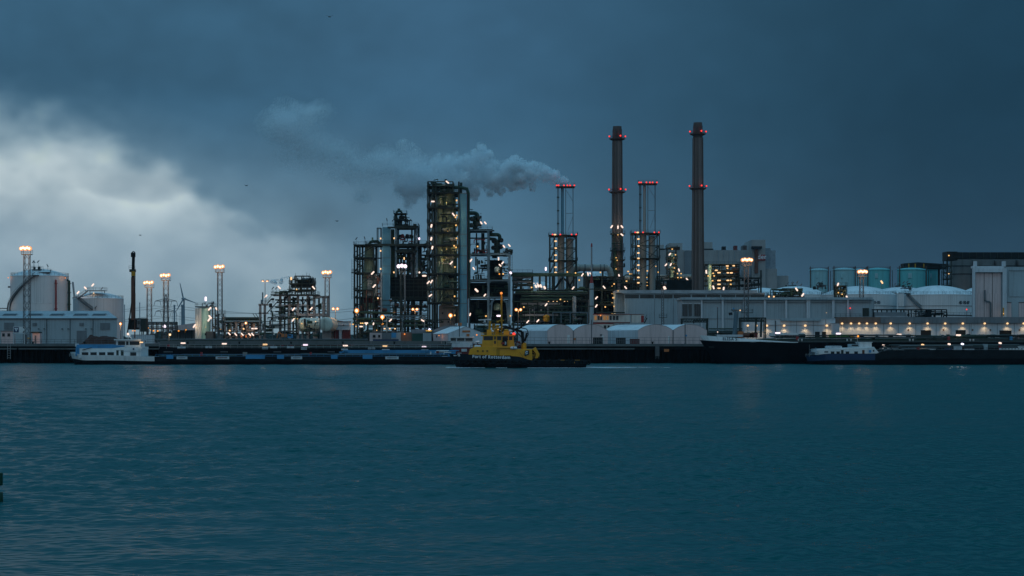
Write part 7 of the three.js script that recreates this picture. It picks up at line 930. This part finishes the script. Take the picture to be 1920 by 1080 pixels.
{ // the yellow port vessel under way
  const d = 386, t = new Thing('tugboat', 'yellow and dark blue harbour tug under way, white lettering along its side', 'tugboat', 841.5, d, { y: 0 }), K = (px) => (px - 841.5) / 260, o = { L: 260 * t.s, half: bowShape(4.2, 0.2, 0.06, 0.55), sheer: (q) => q < K(968) ? mix(3.1, 2.55, q / K(968)) : mix(2.55, 1.72, smooth(K(968), K(1000), q)) - 0.05 * q, keel: -0.9, over: 2.2, overT: 7, foot: 0.8, stern: 0.8 };
  t.add('hull', hullGeo(o, 0, 0.52), 'black_hull'); t.add('bulwark', hullGeo({ ...o, half: (q) => o.half(q) + 0.01 }, 0.52, 1, 0.55), 'navy_hull'); { const f = { ...o, half: (q) => o.half(q) + 0.16 }; t.add('rubbing_fender', hullGeo(f, 0.6, 0.66), 'rubber'); }
  shipText(t, 'Port of Rotterdam', 921.5, 671.8, 0.66, 0, 'lettering_white', -0.028, (x) => o.half(Math.min(1, x / o.L)) * 0.985 + 0.08); shipText(t, 'RPA', 853.5, 667.6, 0.26, 0, 'lettering_white', -0.02, (x) => o.half(x / o.L) * 0.97 + 0.1); shipText(t, '15', 861, 668, 0.48, 0, 'lettering_white', -0.02, (x) => o.half(x / o.L) * 0.97 + 0.1);
  const ex = (name, m, pts, dep, z, parent) => { const sh = new THREE.Shape(); pts.forEach(([x, y], i) => sh[i ? 'lineTo' : 'moveTo'](t.X(x), t.Y(y))); return t.add(name, new THREE.ExtrudeGeometry(sh, { depth: dep - 0.12, bevelEnabled: true, bevelSize: 0.06, bevelThickness: 0.06, bevelSegments: 2 }).translate(0, 0, z - dep / 2), m, parent); };
  const house = ex('deckhouse', 'yellow_paint', [[879, 667], [882, 655], [893, 650.5], [958, 651], [968, 655], [997, 655], [997, 676], [968, 675], [958, 666]], 6.6, 0);
  ex('wheelhouse', 'yellow_paint', [[904, 650.5], [905, 638.5], [963, 638.5], [965, 651]], 5.2, 0.2); t.box('window_band', 'glass_dark', 906, 630.5, 962, 638.6, 0.2, 4.9); for (const x of [905.5, 924.5, 930.5, 940.5, 952.5, 961]) t.box('window_post', 'yellow_paint', x, 630, x + 1.8, 638.8, 0.2, 5.05); t.box('wheelhouse_front', 'yellow_paint', 924.5, 630, 932, 650, 0.25, 5.22); for (const y of [631, 639]) t.box('narrow_window', 'glass_dark', 926.8, y, 930, y + 5.5, 2.9, 0.08); t.box('roof', 'yellow_paint', 902, 627.6, 966, 630.2, 0.2, 5.8); t.rail('yellow_paint', [t.P(903, 627.6, 2.9), t.P(942, 627.6, 2.9)], 0.45); t.box('dark_door', 'steel_black', 942, 633, 951, 648.5, 2.86, 0.08); { const g = textGeo('3', 0.55, 0.03); t.at('door_number', g, 'lettering_white', t.X(947.7), t.Y(645.5), 2.92); } t.box('red_box', 'red_paint', 940, 642, 946, 645, 2.92, 0.1);
  for (const x of [896.3, 905.8, 914]) { const g = new THREE.TorusGeometry(0.2, 0.06, 8, 16); t.at('porthole_ring', g, 'yellow_dark', t.X(x), t.Y(658), 3.32); t.at('porthole', new THREE.CylinderGeometry(0.19, 0.19, 0.06, 16).rotateX(Math.PI / 2), 'glass_dark', t.X(x), t.Y(658), 3.3); } t.box('house_door', 'yellow_dark', 931, 654.5, 937, 667, 3.3, 0.06); t.bar('handrail', 'yellow_dark', [974, 660, 3.4], [984, 675, 3.4], 0.12); t.box('deck_edge', 'yellow_dark', 932, 651.2, 968, 652.6, 2.9, 1.4);
  { const b = ex('emblem_plate', 'navy_hull', [[983.2, 665.6], [984.8, 657.5], [991.5, 657], [991.5, 663.5], [989, 665.6], [987.5, 664.6], [985.5, 667.4]], 0.16, 3.4); const g = new THREE.TorusGeometry(0.24, 0.075, 8, 18, 5.0); g.rotateZ(0.7); t.at('emblem_mark', g, 'lettering_white', t.X(987.6), t.Y(661), 3.52); t.at('emblem_mark', boxGeo(0.3, 0.1, 0.05), 'lettering_white', t.X(988.4), t.Y(661.3), 3.53); t.at('emblem_mark', boxGeo(0.42, 0.08, 0.05), 'turquoise', t.X(985.8), t.Y(664.8), 3.5); }
  { const g = new THREE.CapsuleGeometry(0.3, 0.9, 4, 12); g.rotateZ(Math.PI / 2); t.at('life_raft', g, 'white_paint', t.X(963), t.Y(652.3), 3.5); t.box('raft_strap', 'steel_grey', 962.5, 650, 963.5, 655, 3.5, 0.64); } t.clutter(884, 646, 904, 655, 10, 110, { zf: 2.6, zb: 0, mats: ['cream_paint', 'yellow_dark', 'white_paint'] });
  t.bar('mast', 'yellow_dark', [940.3, 628, 0], [940.3, 553, 0], 0.22, 10); t.lamp(940, 549.8, 0.2, 'sodium', { r: 0.28, cd: 14, name: 'mast_lamp' }); t.bar('mast', 'yellow_dark', [917, 628, 0], [919, 602, 0], 0.5); t.bar('mast_stay', 'yellow_paint', [925, 628, 0], [924, 607, 0], 0.16); t.box('mast_base', 'yellow_paint', 913, 618, 922, 628, 0, 1); t.add('radar_antenna', barGeo(t.P(897, 600, 0.2), t.P(921, 598.6, 0.2), 0.22), 'white_paint'); t.box('radar_motor', 'cladding_white', 907, 600.5, 911, 604, 0.2, 0.4); for (const [a, b, c, e] of [[905, 604, 916, 609], [899, 608, 916, 611], [911, 604, 911, 612]]) t.bar('radar_bracket', 'cladding_white', [a, b, 0], [c, e, 0], 0.12); t.box('radar_mast', 'yellow_dark', 935, 600, 945, 602, 0, 0.4);
  t.vessel('exhaust', 'yellow_paint', 932, 614, 628, 4.2, -1.2, 0.4); t.vessel('exhaust', 'yellow_paint', 949, 617, 628, 4.6, -1.2, 0.4); t.at('satellite_dome', new THREE.SphereGeometry(0.28, 14, 10), 'white_paint', t.X(923.8), t.Y(621), 1.8); t.at('satellite_dome', new THREE.SphereGeometry(0.24, 14, 10), 'white_paint', t.X(956), t.Y(620), 1.4); t.box('funnel', 'yellow_paint', 944, 621, 955, 629, -0.6, 3); t.lamp(934, 618, 1, 'yellow', { r: 0.1, name: 'small_lamp' }); t.clutter(922, 603, 945, 622, 14, 111, { zf: 1, zb: -1, mats: ['steel_black', 'steel_dark', 'yellow_dark'] });
  // folded deck crane with hose loops
  t.vessel('crane_column', 'yellow_paint', 982, 642, 655, 5, 0, 0.2); t.bar('crane_post', 'steel_black', [981, 645, 0.2], [979, 622, 0.2], 0.7); t.bar('crane_boom', 'steel_black', [979, 622, 0.2], [948, 613, 0.2], 0.5); t.bar('crane_boom', 'steel_black', [984, 640, 0.5], [988, 624, 0.5], 0.4); t.bar('crane_ram', 'steel_black', [981, 636, 0.6], [966, 619, 0.6], 0.24); for (const [q, r] of [[0, 0.09], [0.5, 0.08]]) t.pipe('crane_hose', 'rubber', [[966, 616, 0.6 + q], [976, 614.5 - q, 0.6 + q], [988, 617, 0.6 + q], [991, 627 + q, 0.6 + q], [985, 636, 0.6 + q], [982, 641, 0.6]], r);
  t.lamp(963.5, 626.4, 2.6, 'red', { r: 0.34, cd: 6, name: 'side_light' }); t.clutter(966, 640, 976, 652, 10, 112, { zf: 2, zb: 0, mats: ['galvanised', 'cladding_grey', 'dark_red'] }); t.box('side_screen', 'glass_dark', 955, 631, 966, 638, 1.6, 0.1);
  ex('aft_frame', 'yellow_paint', [[999, 655], [1004, 651.5], [1011, 664], [1008, 671], [1003, 671.5], [1006, 664]], 1.2, 1.2); ex('aft_frame', 'yellow_paint', [[999, 655], [1004, 651.5], [1011, 664], [1008, 671], [1003, 671.5], [1006, 664]], 1.2, -1.6); t.bar('aft_strut', 'yellow_dark', [999, 660, 1.2], [1009, 669, 1.2], 0.2); t.clutter(997, 664, 1012, 676, 12, 113, { zf: 2, zb: -2, mats: ['yellow_dark', 'steel_black'] }); for (const [a, b] of [[1050, 1062], [1072, 1090]]) t.box('yellow_strip', 'yellow_dark', a, 674.4, b, 675.3, 4.0, 0.3); t.box('yellow_mark', 'yellow_paint', 1075.5, 678, 1077.6, 680.5, 4.26, 0.05); for (const x of [1030, 1048, 1066]) t.vessel('deck_bollard', 'steel_black', x, 672.5, 676, 1.4, 2.8, 0.2);
  { const R = rng(55), gs = []; for (let x = 846; x < 1100; x += 14) { const q = K(x + 4); const g = new THREE.TorusGeometry(0.42, 0.16, 6, 12); g.translate(t.X(x + 4), 1.25, o.half(q) * 0.96 + 0.2); gs.push(g); } for (const g of gs) t.add('tyre_fender', g, 'rubber'); }
}
{ // foam at the bow and the wake
  const R = rng(31), N = 5200, g = new THREE.IcosahedronGeometry(1, 0), m = new THREE.InstancedMesh(g, mat('foam', 0.62, 0.66, 0.68, { map: null, rough: 0.9 }), N), Q = new THREE.Matrix4(); let k = 0; const d = 386, zx = (px) => PX(px, d);
  const put = (x, z, s) => { if (k < N) m.setMatrixAt(k++, Q.makeScale(s * mix(0.8, 2.2, R()), s * mix(0.25, 0.6, R()), s).setPosition(x, 0.04 + 0.07 * R(), z)); };
  for (let i = 0; i < 900; i++) { const a = R(), px = 838 + 34 * a * R(); put(zx(px), -d + mix(-1.5, 3.8, R()) * (0.3 + a), 0.1 + 0.1 * R()); }
  for (let i = 0; i < 1300; i++) { const px = mix(860, 1104, R()); if (vnoise(px * 0.05, 3) < -0.25) continue; put(zx(px), -d + 4.1 + Math.pow(R(), 2) * 1.4 - smooth(1060, 1104, px) * 2, 0.05 + 0.07 * R()); }
  for (let i = 0; i < 2900; i++) { const a = Math.pow(R(), 1.5), px = 1090 + 165 * a, n = fbm(px * 0.03, 2, 7); if (R() > 0.9 - a * 0.55 + n) continue; put(zx(px), -d + (R() - 0.5 + R() - 0.5) * mix(4.2, 2.6, a) + 0.6, mix(0.13, 0.05, a) * (0.6 + R())); }
  m.count = k; m.name = 'wake_foam'; Object.assign(m.userData, { kind: 'stuff', label: 'white foam at the tug bow and along its wake' }); scene.add(shade(m));
}
// ---------------------------------------------------------------- steam: a great many fine droplets, thin at the edges
function steam(name, label, N, material, size, plan, d, seed) {
  const R = rng(seed), g = new THREE.CircleGeometry(1, 6), m = new THREE.InstancedMesh(g, material, N), Q = new THREE.Matrix4(), E = new THREE.Euler(), q = new THREE.Quaternion(), S = new THREE.Vector3(), P = new THREE.Vector3(); let k = 0, tries = 0;
  while (k < N && tries < N * 60) { tries++; const p = plan(R); if (!p) continue; const [px, py, z, s] = p; P.set(PX(px, d), PY(py, d), -d + z); S.setScalar(size * s * mix(0.7, 1.3, R())); m.setMatrixAt(k++, Q.compose(P, q.setFromEuler(E.set(R() * 6, R() * 6, R() * 6)), S)); }
  m.count = k; m.name = name; Object.assign(m.userData, { kind: 'stuff', label }); scene.add(shade(m)); return m;
}
const steamMat = new THREE.MeshPhysicalMaterial({ roughness: 1, transmission: 0.96, thickness: 0, specularIntensity: 0 }); steamMat.color.setRGB(0.955, 0.982, 1); steamMat.name = 'steam';  // white steam with a faint blue of sky light put into its colour
{
  // billows: balls along the drift, each with its own size, swelling away from the stack
  const R = rng(404), puffs = []; const D = 690;
  const axis = [[1068, 345, 3], [1056, 338, 10], [1035, 333, 17], [1010, 327, 23], [985, 328, 26], [960, 326, 27], [930, 328, 30], [900, 326, 34], [868, 328, 36], [838, 330, 38], [805, 330, 40], [775, 332, 42]];
  for (let i = 0; i < axis.length; i++) { const [x, y, r] = axis[i]; puffs.push([x, y, 0, r, 1]); for (let k = 0; k < 16; k++) { const a = R() * 6.283, b = Math.acos(2 * R() - 1), q = r * mix(0.7, 1.0, R()); puffs.push([x + q * Math.sin(b) * Math.cos(a) * 0.9, y + q * Math.sin(b) * Math.sin(a) * 0.8, q * Math.cos(b), r * mix(0.22, 0.46, R()), 1]); } }
  for (const [x, y, r] of [[901, 288, 17], [890, 297, 18], [913, 299, 17], [968, 306, 15], [982, 312, 15], [950, 312, 14], [1000, 316, 13], [1042, 329, 9], [1026, 324, 11], [852, 300, 16], [828, 304, 18], [870, 304, 15], [770, 288, 18], [756, 274, 12], [785, 300, 18], [765, 350, 22], [770, 370, 14], [765, 382, 8], [935, 350, 16], [920, 354, 14], [960, 346, 12], [880, 356, 18], [888, 366, 11], [1000, 350, 8], [1045, 349, 6], [835, 362, 14], [800, 360, 18]]) { puffs.push([x, y, (R() - 0.5) * r, r, 1]); for (let k = 0; k < 9; k++) { const a = R() * 6.283; puffs.push([x + r * 0.8 * Math.cos(a), y + r * 0.8 * Math.sin(a), (R() - 0.5) * r * 1.4, r * mix(0.25, 0.5, R()), 1]); } }
  const vol = puffs.map((p) => Math.pow(p[3], 2)), sum = vol.reduce((a, b) => a + b, 0), cum = []; let acc = 0; for (const v of vol) cum.push((acc += v) / sum);
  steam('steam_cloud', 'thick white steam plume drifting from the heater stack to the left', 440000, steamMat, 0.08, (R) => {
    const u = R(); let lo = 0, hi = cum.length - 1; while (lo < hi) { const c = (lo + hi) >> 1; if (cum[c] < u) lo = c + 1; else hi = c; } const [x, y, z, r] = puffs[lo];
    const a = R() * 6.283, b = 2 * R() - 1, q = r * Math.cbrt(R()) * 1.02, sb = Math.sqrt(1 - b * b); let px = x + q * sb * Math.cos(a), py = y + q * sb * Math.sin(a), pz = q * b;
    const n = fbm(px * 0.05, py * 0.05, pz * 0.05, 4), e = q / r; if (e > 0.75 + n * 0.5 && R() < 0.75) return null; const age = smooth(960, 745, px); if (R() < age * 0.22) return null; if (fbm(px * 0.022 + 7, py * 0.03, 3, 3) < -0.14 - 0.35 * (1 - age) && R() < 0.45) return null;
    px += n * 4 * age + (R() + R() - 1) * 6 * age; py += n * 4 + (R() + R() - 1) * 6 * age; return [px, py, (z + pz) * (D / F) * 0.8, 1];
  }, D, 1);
  // old, thin steam farther along
  const thin = [[560, 235, 62, 1], [518, 232, 48, 0.8], [596, 214, 40, 0.8], [535, 205, 34, 0.8], [605, 285, 58, 0.75], [650, 305, 55, 0.7], [690, 322, 50, 0.75], [722, 312, 46, 0.9], [748, 305, 42, 1], [768, 330, 42, 0.8], [560, 290, 54, 0.35], [680, 368, 22, 0.5], [718, 290, 30, 0.7]];
  const w = thin.map(([, , r, k]) => r * r * k), ws = w.reduce((a, b) => a + b, 0), wc = []; let ac = 0; for (const v of w) wc.push((ac += v) / ws);
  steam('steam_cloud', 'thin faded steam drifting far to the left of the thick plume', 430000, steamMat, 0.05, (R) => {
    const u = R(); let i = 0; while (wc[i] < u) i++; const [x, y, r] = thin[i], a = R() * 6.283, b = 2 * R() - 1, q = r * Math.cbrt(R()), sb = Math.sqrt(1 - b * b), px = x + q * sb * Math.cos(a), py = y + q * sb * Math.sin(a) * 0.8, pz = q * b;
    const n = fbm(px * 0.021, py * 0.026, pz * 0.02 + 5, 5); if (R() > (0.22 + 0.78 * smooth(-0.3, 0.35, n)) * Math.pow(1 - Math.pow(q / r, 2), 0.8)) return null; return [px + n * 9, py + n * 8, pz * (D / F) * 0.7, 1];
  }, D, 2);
  const pink = [[541, 522, 5, 1], [532, 524, 6, 1], [522, 528, 7, 1], [514, 528, 6, 0.7], [505, 527, 6, 0.25]], pc = []; let pa = 0; for (const p of pink) pc.push(pa += p[2] * p[2] * p[3]);
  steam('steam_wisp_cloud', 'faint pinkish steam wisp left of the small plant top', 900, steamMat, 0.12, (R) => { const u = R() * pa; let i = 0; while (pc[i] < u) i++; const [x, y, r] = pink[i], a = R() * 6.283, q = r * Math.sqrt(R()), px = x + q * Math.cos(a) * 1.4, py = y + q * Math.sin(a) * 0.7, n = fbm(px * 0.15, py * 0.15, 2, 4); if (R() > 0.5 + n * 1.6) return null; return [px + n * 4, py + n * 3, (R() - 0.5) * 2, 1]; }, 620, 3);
}
renderer.render(scene, camera);
